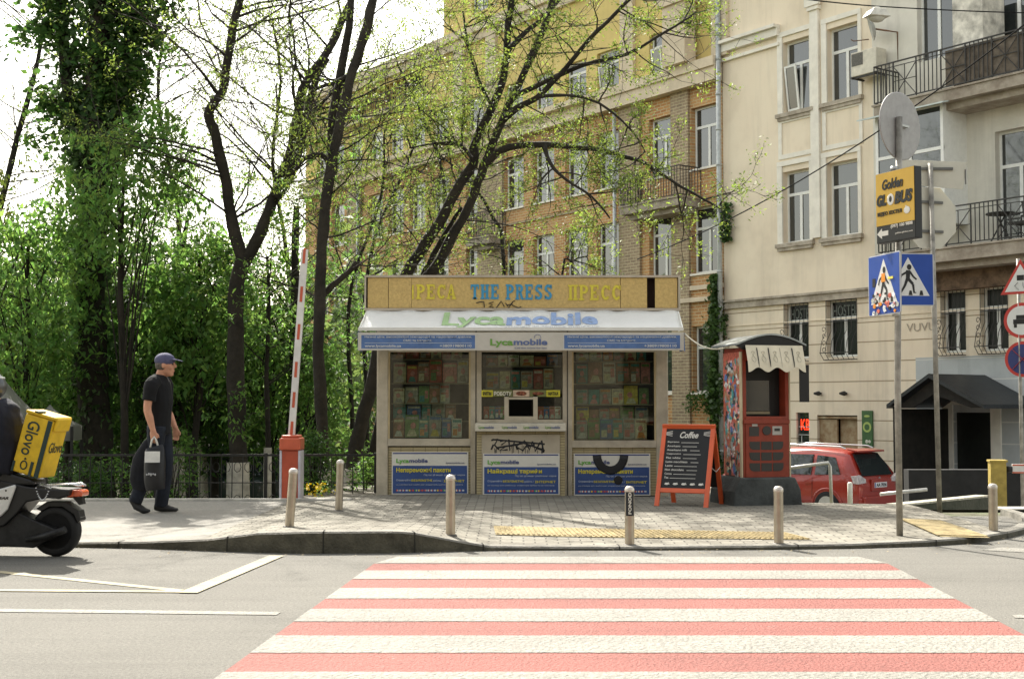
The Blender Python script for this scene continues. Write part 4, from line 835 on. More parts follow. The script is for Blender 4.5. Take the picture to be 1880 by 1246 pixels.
# ---- right hand barrier
b = P(1833, 935, 20.0); zg = ground_z(b.x, 20); e = empty('barrier_housing', (b.x, b.y, zg), R(-12), 'yellow barrier housing with a short white and red boom at the side street', 'barrier')
w2 = .5*26/FPX*20; zt_ = P(1833, 845, 20).z-zg
q = MB(); q.box(-w2-.01, w2+.0, -.12, .16, 0, zt_-.02); q.box(-w2-.025, w2+.02, -.14, .18, zt_-.02, zt_+.01); q.box(-.07, .07, -.124, -.12, zt_*.55, zt_*.8); q.build('housing', mat('olive yellow paint', (.36, .27, .06), .55, .2, 5., .1, 20.), e, .008)
q = MB(); q.tube([(w2+.02, 0, zt_-.13), (w2+.10, 0, zt_-.13)], .05, 10); q.build('pivot', BLK, e)
q = MB(); q.box(w2+.10, w2+2.6, -.02, .03, zt_-.19, zt_-.05); q.m = 1; q.box(w2+.10, w2+2.6, -.024, -.0205, zt_-.075, zt_-.055); q.box(w2+.10, w2+2.6, -.024, -.0205, zt_-.188, zt_-.168); q.box(w2+.35, w2+.45, -.024, -.0205, zt_-.13, zt_-.11); q.build('boom', [MATS['white boom'], MATS['red reflective tape']], e)
# ---- coffee chalkboard
b = gnd(1258, 928); e = empty('chalkboard', b, R(-26), 'orange framed coffee price board standing between the kiosk and the red booth', 'sign board')
H = 1.02; Wd = .66; lean = R(19)
ORG = mat('orange red frame', (.60, .095, .025), .45, .08, 6., coat=.2); CHK = mat('chalk black', (.006, .006, .007), .6, .2, 10.); CHT = mat('chalk white', (.62, .60, .55), .8, .1)
T = Matrix.Translation((0, -.17, 0)) @ Matrix.Rotation(-lean, 4, 'X')
q = MB(); q.M = T; q.box(-Wd/2, -Wd/2+.055, 0, .03, 0, H); q.box(Wd/2-.055, Wd/2, 0, .03, 0, H); q.box(-Wd/2+.055, Wd/2-.055, .002, .028, H-.055, H); q.box(-Wd/2+.055, Wd/2-.055, .002, .028, .17, .225); q.build('frame', ORG, e, .004)
q = MB(); q.M = T; q.box(-Wd/2+.055, Wd/2-.055, .01, .02, .225, H-.055); bd = q.build('board', CHK, e)
q = MB(); q.M = None; x0, x1 = -Wd/2+.085, Wd/2-.085
tt = lambda s, a, c_, z0, z1, bo=.01, sh=0.: text(q, s, a, c_, z0, z1, .0095, bo, sh, .002, M=T)
tt('Coffee', -.10, .13, .845, .925, .02, .35)
lines = [('Espresso', .6), ('Americano', .5), ('Americano milk', .7), ('Cappuccino', .8), ('Flat white', .55), ('Latte macchiato', .7), ('Latte', .62), ('Hot chocolate', .66), ('Cocoa', .6), ('Tea', .6)]
for i, (s, L_) in enumerate(lines):
    z = .795-i*.049; tt(s, x0, x0+.018*len(s), z-.012, z+.012, .01); q.M = T; q.box(x0+.02*len(s)+.01, x0+.28+L_*.18, .0075, .0095, z-.009, z-.004); q.M = None
q.M = T
for sx in (-1, 1):
    for k in range(4): q.bar((sx*.235-.04, .008, .885+.01*k), (sx*.235+.04, .008, .87+.02*k), .006, .002, up=(0, 1, 0))
for k in range(5):
    cx = x0+.04+k*.105; q.ell((cx, .008, .275), (.03, .0015, .012), 10, 5); q.box(cx-.02, cx+.02, .0072, .0095, .275, .29); q.bar((cx+.02, .008, .295), (cx+.035, .008, .27), .005, .002, up=(0, 1, 0))
q.M = None; q.build('chalk_writing', CHT, bd)
T2 = Matrix.Translation((0, .17+.34, 0)) @ Matrix.Rotation(lean, 4, 'X')
T2 = Matrix.Translation((0, .49, 0)) @ Matrix.Rotation(lean, 4, 'X')
q = MB(); q.M = T2; q.box(-Wd/2, -Wd/2+.055, -.03, 0, 0, H); q.box(Wd/2-.055, Wd/2, -.03, 0, 0, H); q.box(-Wd/2+.055, Wd/2-.055, -.028, -.002, H-.055, H); q.build('back_frame', ORG, e, .004)
q = MB(); q.M = T2; q.box(-Wd/2+.055, Wd/2-.055, -.02, -.012, .225, H-.055); q.build('back_board', CHK, e)
q = MB(); q.tube([(Wd/2+.002, .0, .45), (Wd/2+.004, .16, .40), (Wd/2+.002, .32, .45)], .004, 5); q.build('stay_cord', CHT, e)
# ---- red coffee booth
BY = 15.75; b = P(1408, 928, BY); b.z = .07; rz = R(14); e = empty('coffee_booth', b, rz, 'red coffee vending booth covered in stickers, with arched roof and cream scalloped awning', 'booth')
sc = BY/FPX; q = MB(); w0 = .50; 
zb_ = 50*sc; BW = .60; BDp = .55; zt0 = 278*sc
DG = mat('painted dark concrete', (.055, .06, .058), .8, .3, 4., .4, 25.)
q = MB(); q.prism([(-.47, 0), (.42, 0), (.40, zb_*.62), (.33, zb_+.02), (-.36, zb_+.02), (-.46, zb_*.55)], -.10, BDp+.1, 'xz'); q.build('plinth', DG, e, .02)
BR = mat('booth red paint', (.24, .034, .014), .5, .15, 5., .08, 20.); DK = mat('booth dark inside', (.006, .005, .005), .5, 0); LOGO = mat('faded writing', (.05, .055, .05), .8, 0)
z = lambda py: (930-py)*sc
q = MB(); x0, x1 = -BW/2, BW/2
q.box(x0, x1, .0, BDp, zb_+.02, z(778)); q.box(x0, x0+.045, 0, BDp, z(778), z(640)); q.box(x1-.045, x1, 0, BDp, z(778), z(640)); q.box(x0+.045, x1-.045, BDp-.05, BDp, z(778), z(640)); q.box(x0+.045, x1-.045, 0, BDp-.05, z(664), z(640)); q.build('cabinet', BR, e, .004)
q = MB(); q.box(x0+.05, x1-.05, .16, .18, z(776), z(666)); q.build('screen_niche', DK, e); q = MB(); q.box(x0+.06, x0+.40, .12, .155, z(756), z(700)); q.m = 1; q.box(x0+.06, x0+.40, .11, .119, z(762), z(757)); q.build('screen', [GLS, mat('tan strip', (.25, .2, .12), .7, .1)], e)
q = MB(); q.box(x0+.03, x1-.03, -.012, -.001, z(877), z(766)); q.box(x0+.005, x1-.005, -.03, -.001, z(779), z(772)); q.build('front_panel', BR, e, .003)
def gridpanel():
    q = MB(); yy = -.0165
    for r_ in range(3):
        for c_ in range(3):
            a, d_ = x0+.075+c_*.152, z(812+r_*19.5); w_, h_ = .135, .098; k = .05
            poly = [(a, d_-h_), (a+w_, d_-h_), (a+w_, d_), (a, d_)] if c_ == 1 else ([(a+k, d_-h_), (a+w_, d_-h_), (a+w_, d_), (a, d_), (a, d_-h_+k), (a+k*.3, d_-h_+k*.3)] if c_ == 0 else [(a, d_-h_), (a+w_-k, d_-h_), (a+w_-k*.3, d_-h_+k*.3), (a+w_, d_-h_+k), (a+w_, d_), (a, d_)])
            q.prism(poly, yy, -.013)
    q.lathe([(.055, 0), (.055, .01)], (x0+.30, -.023, z(792)), 14, 'y'); q.box(x0+.075, x0+.20, yy, -.013, z(802), z(785)); q.m = 1; q.box(x0+.375, x0+.50, yy, -.013, z(800), z(784)); q.m = 0; q.box(x0+.40, x0+.47, -.02, -.0168, z(793), z(788)); q.m = 1; q.box(x0+.11, x0+.18, -.018, -.0168, z(784), z(780))
    q.build('button_windows', [mat('dark slots', (.035, .032, .028), .5, .1), mat('grey plate', (.4, .38, .34), .4, .1)], e)
gridpanel()
q = MB(); q.box(x1+.002, x1+.02, 0, BDp, zb_, z(640)); q.box(x0-.022, x0-.004, .0, .05, zb_+.02, z(648)); q.build('cream_edge', mat('cream edge strip', (.5, .42, .28), .6, .1), e)
# sticker covered side
CM2 = [CM[k] for k in ('pink', 'white', 'grey', 'teal', 'red', 'cream', 'brown', 'blue', 'yellow')]
q = MB(); random.seed(5); q.m = 4; q.box(x0-.012, x0-.003, .05, BDp, zb_+.03, z(648))
for k in range(230):
    yy = random.uniform(.07, BDp-.06); zz = random.uniform(zb_+.06, z(665)); w_, h_ = random.uniform(.02, .09), random.uniform(.025, .11); q.m = random.choice([0, 1, 2, 2, 6, 5, 6, 6, 7, 3, 4, 9, 9]); off = -.0125-.0004*(k % 9)
    a = random.uniform(0, 3.1); n = random.choice([4, 4, 8]); q.prism([(yy+w_*.7*math.cos(a+2*math.pi*i/n), zz+h_*.7*math.sin(a+2*math.pi*i/n)) for i in range(n)], x0+off, x0-.011, 'yz')
q.build('stickered_side', CM2+[DG], e)
# arched roof
zr0, zrp = z(637), z(618)
arc_ = [(lerp(-.42, .48, i/14), zr0-.0+(zrp-zr0)*math.sin(math.pi*i/14)) for i in range(15)]
q = MB(); q.prism(arc_+[(x, z_+.02) for x, z_ in arc_[::-1]], -.12, BDp+.12, 'xz'); q.build('arched_roof', mat('booth roof sheet', (.30, .32, .32), .35, .2, 5., metal=.5), e)
q = MB(); q.prism(arc_+[(.48, zr0-.05), (-.42+.1, zr0-.05)], -.10, -.05, 'xz'); q.build('roof_fascia', DK, e)
# scalloped awning
q = MB(); aw0, aw1 = -.32, .42; za_, zb2 = z(637), z(683); N = 50; vs = []
for i in range(N+1):
    t = i/N; xx = lerp(aw0, aw1, t); sca = (.5+.5*math.cos((t-.17)*2*math.pi/.33))*.055; vs += [(xx, -.13, za_), (xx, -.20, zb2+.10), (xx, -.22, zb2+sca-.02)]
q.add(vs, [(3*i+j, 3*i+3+j, 3*i+4+j, 3*i+1+j) for i in range(N) for j in range(2)]); aw = q.build('awning', mat('cream awning cloth', (.66, .60, .46), .8, .08, 6.), e, fix=False); sf = aw.modifiers.new('t', 'SOLIDIFY'); sf.thickness = .004
q = MB()
for t, w_ in ((.185, .006), (.385, .007), (.585, .002), (.80, .007)): xx = lerp(aw0, aw1, t); q.add([(xx-w_, -.150, za_-.03), (xx+w_, -.150, za_-.03), (xx+w_, -.212, zb2+.10), (xx-w_, -.212, zb2+.10)], [(0, 1, 2, 3)]); q.add([(xx-w_, -.212, zb2+.10), (xx+w_, -.212, zb2+.10), (xx+w_*.4, -.226, zb2+.04), (xx-w_*.4, -.226, zb2+.04)], [(0, 1, 2, 3)])
q.build('fold_line', DK, aw)
for u in (.11, .285, .49, .69, .90):
    q = MB(); cx = lerp(aw0, aw1, u); yy = lambda zz: lerp(-.13, -.20, (za_-zz)/(za_-zb2-.10))-.008
    for sg in (-1, 1): q.tube([(cx+sg*.004+sg*.026*math.sin(t*.55)*(1-t*.05), yy(zb2+.10+.013*t), zb2+.10+.013*t-.004*sg) for t in range(9)], .0028, 4)
    q.tube([(cx+.02*math.cos(t*.8), yy(zb2+.22), zb2+.215+.015*math.sin(t*.8)) for t in range(9)], .0028, 4); q.build('printed_flourish', mat('faint grey print', (.40, .38, .30), .8, 0), aw)
q = MB(); q.box(x1+.05, x1+.17, -.2, -.18, z(740), z(672)); q.build('flap', DK, e)
# cable from awning to the booth
q = MB(); a = P(1257, 612, KY-.6); c = e.location+Vector((-.42, .1, zr0)); pts = [a.lerp(c, t/12)+Vector((0, 0, -.10*math.sin(math.pi*t/12)**.9+(.05*math.sin(math.pi*t/12*2) if t < 13 else 0)*-1*0)) for t in range(13)]; q.tube(pts, .009, 6)
tag(q.build('cable', mat('cream cable', (.62, .58, .46), .6, 0)), 'cream cable sagging from the kiosk awning to the red booth', 'cable')
# ---- sign pole by the corner
GALV = mat('weathered pole', (.30, .28, .24), .6, .35, 5., .25, 25., metal=.2)
b = gnd(1652, 983); sy = b.y; e = empty('sign_post', b, 0, 'tall grey post nearest the kerb carrying round mirror back, yellow board and crossing sign', 'sign post')
pz = lambda py, Y=sy: P(1652, py, Y).z
top = P(1651, 215, sy); q = MB(); q.tube([(0, 0, -.02), Vector((0, 0, pz(700)-b.z)), Vector((top.x-b.x, 0, top.z-b.z))], .031, 12); q.build('pole', GALV, e)
for py in (470, 577, 310): q = MB(); q.tube([(0, 0, pz(py)-b.z-.02), (0, 0, pz(py)-b.z+.02)], .038, 12); q.build('clamp', mat('steel clamp', (.4, .4, .38), .4, .1, metal=.6), e)
def board_dir(ang): return Vector((math.cos(ang), math.sin(ang), 0))
# round sign seen from behind
aR = R(39)
c = P(1652, 232, sy+.07); o = empty('round_sign', c, aR, 'round sign seen from its grey back on top of the tall post', 'sign')
q = MB(); q.lathe([(.322, -.008), (.330, -.004), (.330, .004), (.322, .008)], (0, 0, 0), 40, 'y'); q.build('disc', mat('grey sign back', (.33, .32, .31), .55, .08, 12., .05, 60., metal=.2), o, fix=False)
q = MB(); q.bar((-.09, -.03, .0), (.09, -.03, .0), .03, .02); q.build('bracket', MATS['steel clamp'], o); o.parent = None
# yellow board
aB = math.atan2(math.cos(R(25.8)), -math.sin(R(25.8)))+math.pi  # runs towards us to the right
cen = P(1652, 378, sy-.12); LB = empty('light_box', cen, R(-66), 'yellow and black advertising board with arrow, fixed to the tall post above the crossing sign', 'sign')
YB = mat('golden board', (.60, .37, .045), .5, .05, 2.); GK = mat('board black', (.007, .007, .007), .45, .05); GW = mat('board white', (.66, .64, .58), .5, 0); GG = mat('board grey', (.35, .33, .3), .5, 0)
hw_, hh_ = .27, .335
q = MB(); q.box(-hw_, hw_, -.055, .03, -hh_, hh_); q.build('casing', GK, LB, .006)
q = MB(); q.box(-hw_+.005, hw_-.005, -.060, -.0555, -hh_+.165, hh_-.004); yb = q.build('face', YB, LB)
q = MB(); q.m = 0
text(q, 'Golden', -.17, .12, .17, .265, -.0625, .03, .25, descend=0.)
text(q, 'GL', -.25, -.11, .015, .125, -.0625, .06, .2); text(q, 'BUS', .0, .25, .01, .13, -.0625, .06, .2)
q.m = 1; q.ell((-.055, -.063, .065), (.05, .002, .055), 12, 8); q.m = 0; q.ell((-.055, -.0645, .068), (.022, .002, .03), 8, 6)
q.m = 0; text(q, 'ВІДЕО ХОСТЕЛ', -.24, .10, -.085, -.04, -.0625, .03); q.m = 1; q.ell((.17, -.063, -.065), (.045, .002, .035), 10, 6); q.box(.15, .165, -.064, -.061, -.06, -.02)
text(q, '(097) 100 9808', -.06, .24, -.215, -.175, -.0575, .02); text(q, 'golden-globus.com', .0, .24, -.275, -.255, -.0575, 0); q.prism([(-.26, -.245), (-.19, -.195), (-.19, -.222), (-.10, -.222), (-.10, -.268), (-.19, -.268), (-.19, -.295)], -.0578, -.0558); q.build('lettering', [GK, GW], LB)
# crossing signs
SB = mat('sign blue', (.015, .06, .30), .4, .06, 3.); SW = mat('sign white', (.62, .62, .60), .45, .04); SK = mat('sign black', (.012, .012, .012), .5, 0); SG = mat('sign grey rim', (.45, .46, .48), .5, .05)
def crossing(o, s, vest=False, flip=1):
    h = s/2; q = MB(); q.prism([(-h+.02, -h), (h-.02, -h), (h, -h+.02), (h, h-.02), (h-.02, h), (-h+.02, h), (-h, h-.02), (-h, -h+.02)], -.006, .006, 'xz'); q.build('plate', SG, o)
    q = MB(); k = h-.012; q.m = 0; q.box(-k, k, -.008, -.0062, -k, k); q.m = 1; q.prism([(-.41*s, -.31*s), (.41*s, -.31*s), (0, .42*s)], -.0095, -.0082, 'xz')
    q.m = 2; f = flip; Y0, Y1 = -.0115, -.0098
    def lim(pts, w_): 
        for a, c_ in zip(pts, pts[1:]): q.bar((f*a[0]*s, (Y0+Y1)/2, a[1]*s), (f*c_[0]*s, (Y0+Y1)/2, c_[1]*s), w_*s, Y1-Y0-random.uniform(0, .0004), up=(0, 1, 0)) if False else q.bar((f*a[0]*s, (Y0+Y1)/2, a[1]*s), (f*c_[0]*s, (Y0+Y1)/2, c_[1]*s), .0016, w_*s, up=(0, 1, 0))
    def seg(a, c_, w0, w1):
        a = Vector((f*a[0]*s, a[1]*s)); c_ = Vector((f*c_[0]*s, c_[1]*s)); d = (c_-a).normalized(); n = Vector((-d.y, d.x)); q.prism([tuple(a-n*w0*s/2), tuple(c_-n*w1*s/2), tuple(c_+n*w1*s/2), tuple(a+n*w0*s/2)], Y0-random.uniform(0, .0006), Y1, 'xz')
    q.prism([(f*.02*s+.045*s*math.cos(t*.5236), .235*s+.055*s*math.sin(t*.5236)) for t in range(12)], Y0, Y1, 'xz')
    seg((.0, .175), (-.01, .0), .085, .075); seg((-.01, .15), (-.13, .08), .04, .035); seg((-.13, .08), (-.16, .0), .035, .03); seg((.03, .15), (.10, .05), .04, .035); seg((.10, .05), (.16, -.0), .035, .03)
    seg((-.02, .01), (-.07, -.12), .06, .045); seg((-.07, -.12), (-.16, -.27), .045, .03); seg((.0, .01), (.09, -.09), .06, .05); seg((.09, -.09), (.11, -.26), .045, .03); seg((.11, -.25), (.15, -.25), .02, .02)
    for xx in (-.27, .03, .24): q.prism([(xx*s-.03*s, -.30*s), (xx*s+.05*s, -.30*s), (xx*s+.03*s, -.21*s), (xx*s-.01*s, -.21*s)], Y0+.0007, Y1, 'xz')
    ms = [SB, SW, SK]
    if vest:
        ms += [mat('orange sticker', (.7, .25, .02), .5, 0), CM['pink'], CM['red'], CM['white'], CM['grey'], CM['yellow']]; q.m = 3; q.prism([(-.06*s, .18*s), (.05*s, .18*s), (.06*s, .04*s), (-.07*s, .04*s)], -.0135, -.0122, 'xz'); q.m = 8; q.box(.14*s, .30*s, -.0135, -.0096, .07*s, .11*s); q.m = 2; q.box(-.36*s, -.26*s, -.0105, -.0084, -.02*s, .12*s)
        random.seed(8)
        for kk in range(42):
            xx = random.uniform(-.42, .42); zz = random.uniform(-.47, -.32) if kk % 2 else random.uniform(-.34, -.12)
            q.m = random.choice([2, 5, 4, 6, 7, 6, 2, 3]); r_ = random.uniform(.02, .045)*s; a0 = random.uniform(0, 1.5); n = random.choice([4, 6]); q.prism([(xx*s+r_*1.3*math.cos(a0+6.283*i/n), zz*s+r_*math.sin(a0+6.283*i/n)) for i in range(n)], -.0125-.0003*(kk % 8), -.0096, 'xz')
    q.build('face', ms, o)
    q = MB(); q.bar((-.12, .02, .1), (.12, .02, .1), .03, .02); q.build('bracket', MATS['steel clamp'], o)
c = P(1624, 522, sy+.06); o = empty('crossing_sign', c, R(-76), 'blue crossing sign on the tall post, its lower half plastered with stickers', 'sign'); crossing(o, .585, True)
# ---- second post with sign backs
b = gnd(1725, 930); s2 = b.y; e = empty('sign_post', b, 0, 'thin grey post behind the tall one, with the backs of two cream sign plates', 'sign post')
top = P(1708, 300, s2); q = MB(); q.tube([(0, 0, -.1), Vector((top.x-b.x, 0, top.z-b.z))], .030, 12); q.build('pole', GALV, e)
SBK = mat('cream sign back', (.52, .50, .42), .6, .06, 3.)
xc = lambda px, py, dy=0.: P(px, py, s2+dy)
q = MB(); c0, c1, c2, c3 = xc(1655, 293, .05), xc(1775, 298, .05), xc(1768, 348, .05), xc(1657, 338, .05)
cc = (c0+c2)/2; o = empty('rectangular_sign', cc, 0, 'oblong cream sign plate seen from behind at the top of the thin post', 'sign')
q.prism([(p.x-cc.x, p.z-cc.z) for p in (c0, c1, c2, c3)], -.004, .004, 'xz'); q.build('plate', SBK, o, .002); q = MB(); q.box(-.14, .24, -.03, -.006, .05, .08); q.box(c1.x-cc.x-.03, c1.x-cc.x-.015, -.012, -.005, -.12, .06); q.build('bracket', mat('dark bracket', (.12, .12, .11), .6, .1), o)
cc = xc(1707, 400, .05); o = empty('octagonal_sign', cc, R(18), 'octagonal cream sign plate seen from behind on the thin post', 'sign')
q = MB(); r_ = .395; q.prism([(r_*math.cos(R(22.5+45*i)), r_*math.sin(R(22.5+45*i))) for i in range(8)], -.004, .004, 'xz'); q.build('plate', SBK, o, .002); q = MB(); q.box(-.17, .17, -.03, -.006, .17, .20); q.box(-.17, .17, -.03, -.006, -.18, -.15); q.build('bracket', MATS['dark bracket'], o)
c = P(1667, 513, s2-.09); o = empty('crossing_sign', c, R(4), 'clean blue crossing sign between the two posts', 'sign'); crossing(o, .62)
# ---- third post at the right edge
zg = -.6; Y3 = 22.; b = P(1878, 935, Y3); b.z = ground_z(b.x, Y3); e = empty('sign_post', b, 0, 'post at the right edge with triangular, round and no stopping signs', 'sign post')
q = MB(); q.tube([(0, 0, 0), (0, 0, P(1875, 475, Y3).z-b.z)], .03, 10); q.build('pole', GALV, e)
SR = mat('sign red', (.45, .04, .03), .45, .05)
c = P(1874, 518, Y3-.05); o = empty('warning_sign', c, R(-40), 'red edged triangular slippery road sign at the right edge', 'sign'); s = .34
q = MB(); tri = lambda k: [(-s*k, -s*.58*k-.0), (s*k, -s*.58*k), (0, s*1.15*k)]; q.prism(tri(1), -.006, .006, 'xz'); q.m = 1; q.prism(tri(.78), -.009, -.0062, 'xz'); q.m = 2; q.box(-.06, .06, -.012, -.0092, .03, .12)
for sx in (-1, 1): q.bar((sx*.04, -.0105, .0), (sx*.07-.03, -.0105, -.06), .002, .02, up=(0,1,0)); q.bar((sx*.07-.03, -.0105, -.06), (sx*.05+.02, -.0105, -.13), .002, .02, up=(0,1,0))
q.build('plate', [SR, SW, SK], o)
c = P(1876, 588, Y3-.05); o = empty('prohibition_sign', c, R(-40), 'round white sign with red rim and a black car at the right edge', 'sign')
q = MB(); q.lathe([(.30, -.006), (.30, .006)], (0, 0, 0), 32, 'y'); q.m = 1; q.lathe([(.245, -.009), (.245, -.0062)], (0, 0, 0), 32, 'y'); q.m = 2; q.box(-.14, .14, -.012, -.0092, -.06, .02); q.box(-.09, .09, -.012, -.0092, .022, .09); q.box(-.13, -.08, -.012, -.0092, -.12, -.062); q.box(.08, .13, -.012, -.0092, -.12, -.062); q.build('plate', [SR, SW, SK], o)
c = P(1878, 659, Y3-.05); o = empty('no_stopping_sign', c, R(-40), 'round blue no stopping sign with red cross, lowest at the right edge', 'sign')
q = MB(); q.lathe([(.30, -.006), (.30, .006)], (0, 0, 0), 32, 'y'); q.m = 1; q.lathe([(.25, -.009), (.25, -.0062)], (0, 0, 0), 32, 'y'); q.m = 0; q.bar((-.17, -.011, -.17), (.17, -.011, .17), .003, .05, up=(0,1,0)); q.bar((-.17, -.012, .17), (.17, -.012, -.17), .003, .05, up=(0,1,0)); q.build('plate', [SR, mat('dark sign blue', (.03, .04, .14), .5, 0)], o)
# ---- fence on the park side
FM = mat('dark fence iron', (.016, .016, .014), .6, .2, 8.); FYY = 17.6
def fence(x0, x1, Y, label, side='park'):
    e = empty('iron_fence', ((x0+x1)/2, Y, ground_z(0, Y)-.1), 0, label, 'fence'); ox = (x0+x1)/2; L = x1-x0; z0, z1 = .18, P(500, 835, Y).z-e.location.z
    n = int(L/1.45); 
    for i in range(n+1): q = MB(); x = x0-ox+L*i/n; q.box(x-.02, x+.02, -.02, .02, 0, z1+.03); q.build('post', FM, e)
    for i in range(n):
        q = MB(); a = x0-ox+L*i/n+.022; c_ = x0-ox+L*(i+1)/n-.022; q.bar((a, 0, z1), (c_, 0, z1), .03); q.bar((a, 0, z0), (c_, 0, z0), .025); q.bar((a, 0, lerp(z0, z1, .5)), (c_, 0, lerp(z0, z1, .5)), .012)
        m = 10
        for k in range(1, m): x = lerp(a, c_, k/m); q.bar((x, 0, z0), (x, 0, z1), .011)
        for k in range(m):
            cx = lerp(a, c_, (k+.5)/m)
            for cz in (z1-.16, z0+.14): q.tube([(cx+.05*math.cos(t*.9), 0, cz+.07*math.sin(t*.9)) for t in range(8)], .006, 3)
        q.build('panel', FM, e)
xw = P(690, 800, FYY).x
fence(-9.2, xw, FYY, 'low black wrought iron fence with scrolls along the back of the pavement')
# low white edging
q = MB(); q.box(-14, -2.0, 16.3, 16.42, -.1, .12); tag(q.build('edging_kerb', mat('whitish edging', (.45, .43, .38), .9, .2, 6.)), kind='structure')
# ---- hand rail by the red car
WR = mat('pale painted rail', (.55, .54, .5), .4, .15, 6., metal=.3)
Yr = 17.5; p_ = lambda x, y, Y=Yr: P(x, y, Y)
e0 = p_(1525, 930); zgr = ground_z(e0.x, Yr); e = empty('hand_rail', (e0.x, Yr, zgr), 0, 'pale bent hand rail in front of the red car', 'railing')
q = MB(); q.tube([p_(1440, 860)-e.location, p_(1521, 849)-e.location, p_(1524, 856)-e.location, Vector((.02, 0, 0))], .022, 10); q.build('rail', WR, e)
e0 = p_(1561, 930); e = empty('white_post', (e0.x, Yr, zgr), 0, 'short white post in front of the red car bumper', 'post'); q = MB(); q.lathe([(.034, 0), (.034, p_(1561, 887).z-zgr), (.02, p_(1561, 886).z-zgr+.01)], n=12); q.build('shaft', mat('white post paint', (.7, .68, .6), .6, .1), e)
a, c = p_(1655, 903, 18.5), p_(1702, 898, 18.5); q = MB(); e = empty('ramp_rail', (c.x, c.y, ground_z(c.x, 18.5)), 0, 'short pale rail end sticking out to the right of the red car', 'railing'); q.tube([a-e.location-Vector((.3, 0, .03)), c-e.location], .025, 10); q.tube([a-e.location, Vector((a.x-c.x, 0, 0))], .02, 8); q.build('rail', WR, e)
# stone ledge behind the pavement (low retaining wall)
q = MB(); a = P(1655, 935, 16.4); c = P(1818, 910, 19.2); a.z = .06; d = Vector((c.x-a.x, c.y-a.y, 0)); n = Vector((-d.y, d.x, 0)).normalized()*.2
zt_a = P(1655, 929, 16.4).z; zt_c = P(1818, 912, 19.2).z
vs = [(a.x, a.y, -1.4), (c.x, c.y, -1.4), (c.x, c.y, zt_c), (a.x, a.y, zt_a)]; vs += [(p[0]+n.x, p[1]+n.y, p[2]) for p in vs]
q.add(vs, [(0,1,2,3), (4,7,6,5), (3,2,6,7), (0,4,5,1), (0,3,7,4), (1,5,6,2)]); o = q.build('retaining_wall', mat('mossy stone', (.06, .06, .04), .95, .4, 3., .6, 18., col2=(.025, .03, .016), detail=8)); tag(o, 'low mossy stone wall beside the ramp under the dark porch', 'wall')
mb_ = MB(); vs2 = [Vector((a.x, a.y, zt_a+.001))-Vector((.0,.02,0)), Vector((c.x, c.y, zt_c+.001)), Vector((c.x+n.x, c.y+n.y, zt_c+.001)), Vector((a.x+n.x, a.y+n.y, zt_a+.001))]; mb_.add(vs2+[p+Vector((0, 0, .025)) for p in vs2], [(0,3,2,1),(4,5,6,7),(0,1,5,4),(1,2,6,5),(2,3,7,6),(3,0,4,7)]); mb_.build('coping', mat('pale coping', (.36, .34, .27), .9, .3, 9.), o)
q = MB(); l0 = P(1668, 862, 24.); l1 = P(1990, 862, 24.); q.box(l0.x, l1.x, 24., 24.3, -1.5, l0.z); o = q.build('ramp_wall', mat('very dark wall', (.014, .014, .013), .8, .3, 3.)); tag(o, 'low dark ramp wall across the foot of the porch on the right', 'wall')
# concrete kerb block at right edge
q = MB(); a = P(1862, 940, 17.0); q.box(a.x-.1, a.x+1.2, a.y, a.y+.35, -.4, P(1862, 933, 17).z); o = q.build('concrete_block', mat('pale concrete block', (.42, .40, .35), .9, .2, 5., .3, 20.), bevel=.015); tag(o, 'pale concrete kerb block at the right edge beside the yellow barrier', 'block')
# ---- things on the cream house
def onface(name, px, py, off, label, cat): s, z = F(px, py, -off); o = empty(name, Vector((FX0, FY0, FZ))+FU*s-FN*off+Vector((0, 0, z)), FA, label, cat); return o
o = onface('air_conditioner', 1600, 118, .2, 'boxy white air conditioner mounted beside the upper balcony', 'air conditioner')
q = MB(); q.box(-.45, .45, -.35, .1, -.35, .35); q.build('casing', mat('yellowed casing', (.60, .56, .46), .5, .12, 5.), o, .02); q = MB(); q.box(-.42, -.02, -.36, -.352, -.05, .3); q.build('grille', mat('dark grille', (.10, .095, .08), .6, .3, 30.), o)
q = MB(); q.bar((-.45, -.3, -.38), (.45, -.3, -.38), .05); q.bar((-.4, .15, -.38), (-.4, -.4, -.38), .05); q.bar((.4, .15, -.38), (.4, -.4, -.38), .05); q.build('bracket', IRON, o)
o = onface('satellite_dish', 1600, 52, .5, 'grey satellite dish on a bent arm beside the upper left balcony', 'satellite dish'); q = MB(); n = 24
q.lathe([(.001, .10), (.15, .075), (.28, .03), (.36, -.03), (.365, -.025), (.28, .04), (.15, .085), (.001, .11)], (0, 0, 0), n, 'y'); d_ = q.build('dish', mat('grey dish', (.40, .40, .37), .5, .15, 5.), o, fix=False); d_.rotation_euler = (R(15), 0, R(-50))
q = MB(); q.tube([(0, .1, 0), (.3, .25, -.1), (.5, .5, -.15), (.5, .52, -1.0)], .025, 8); q.tube([(-.1, 0, -.3), (-.35, -.35, -.35), (-.4, -.4, -.3)], .015, 6); q.build('arm', mat('rusty arm', (.18, .10, .06), .8, .3), o)
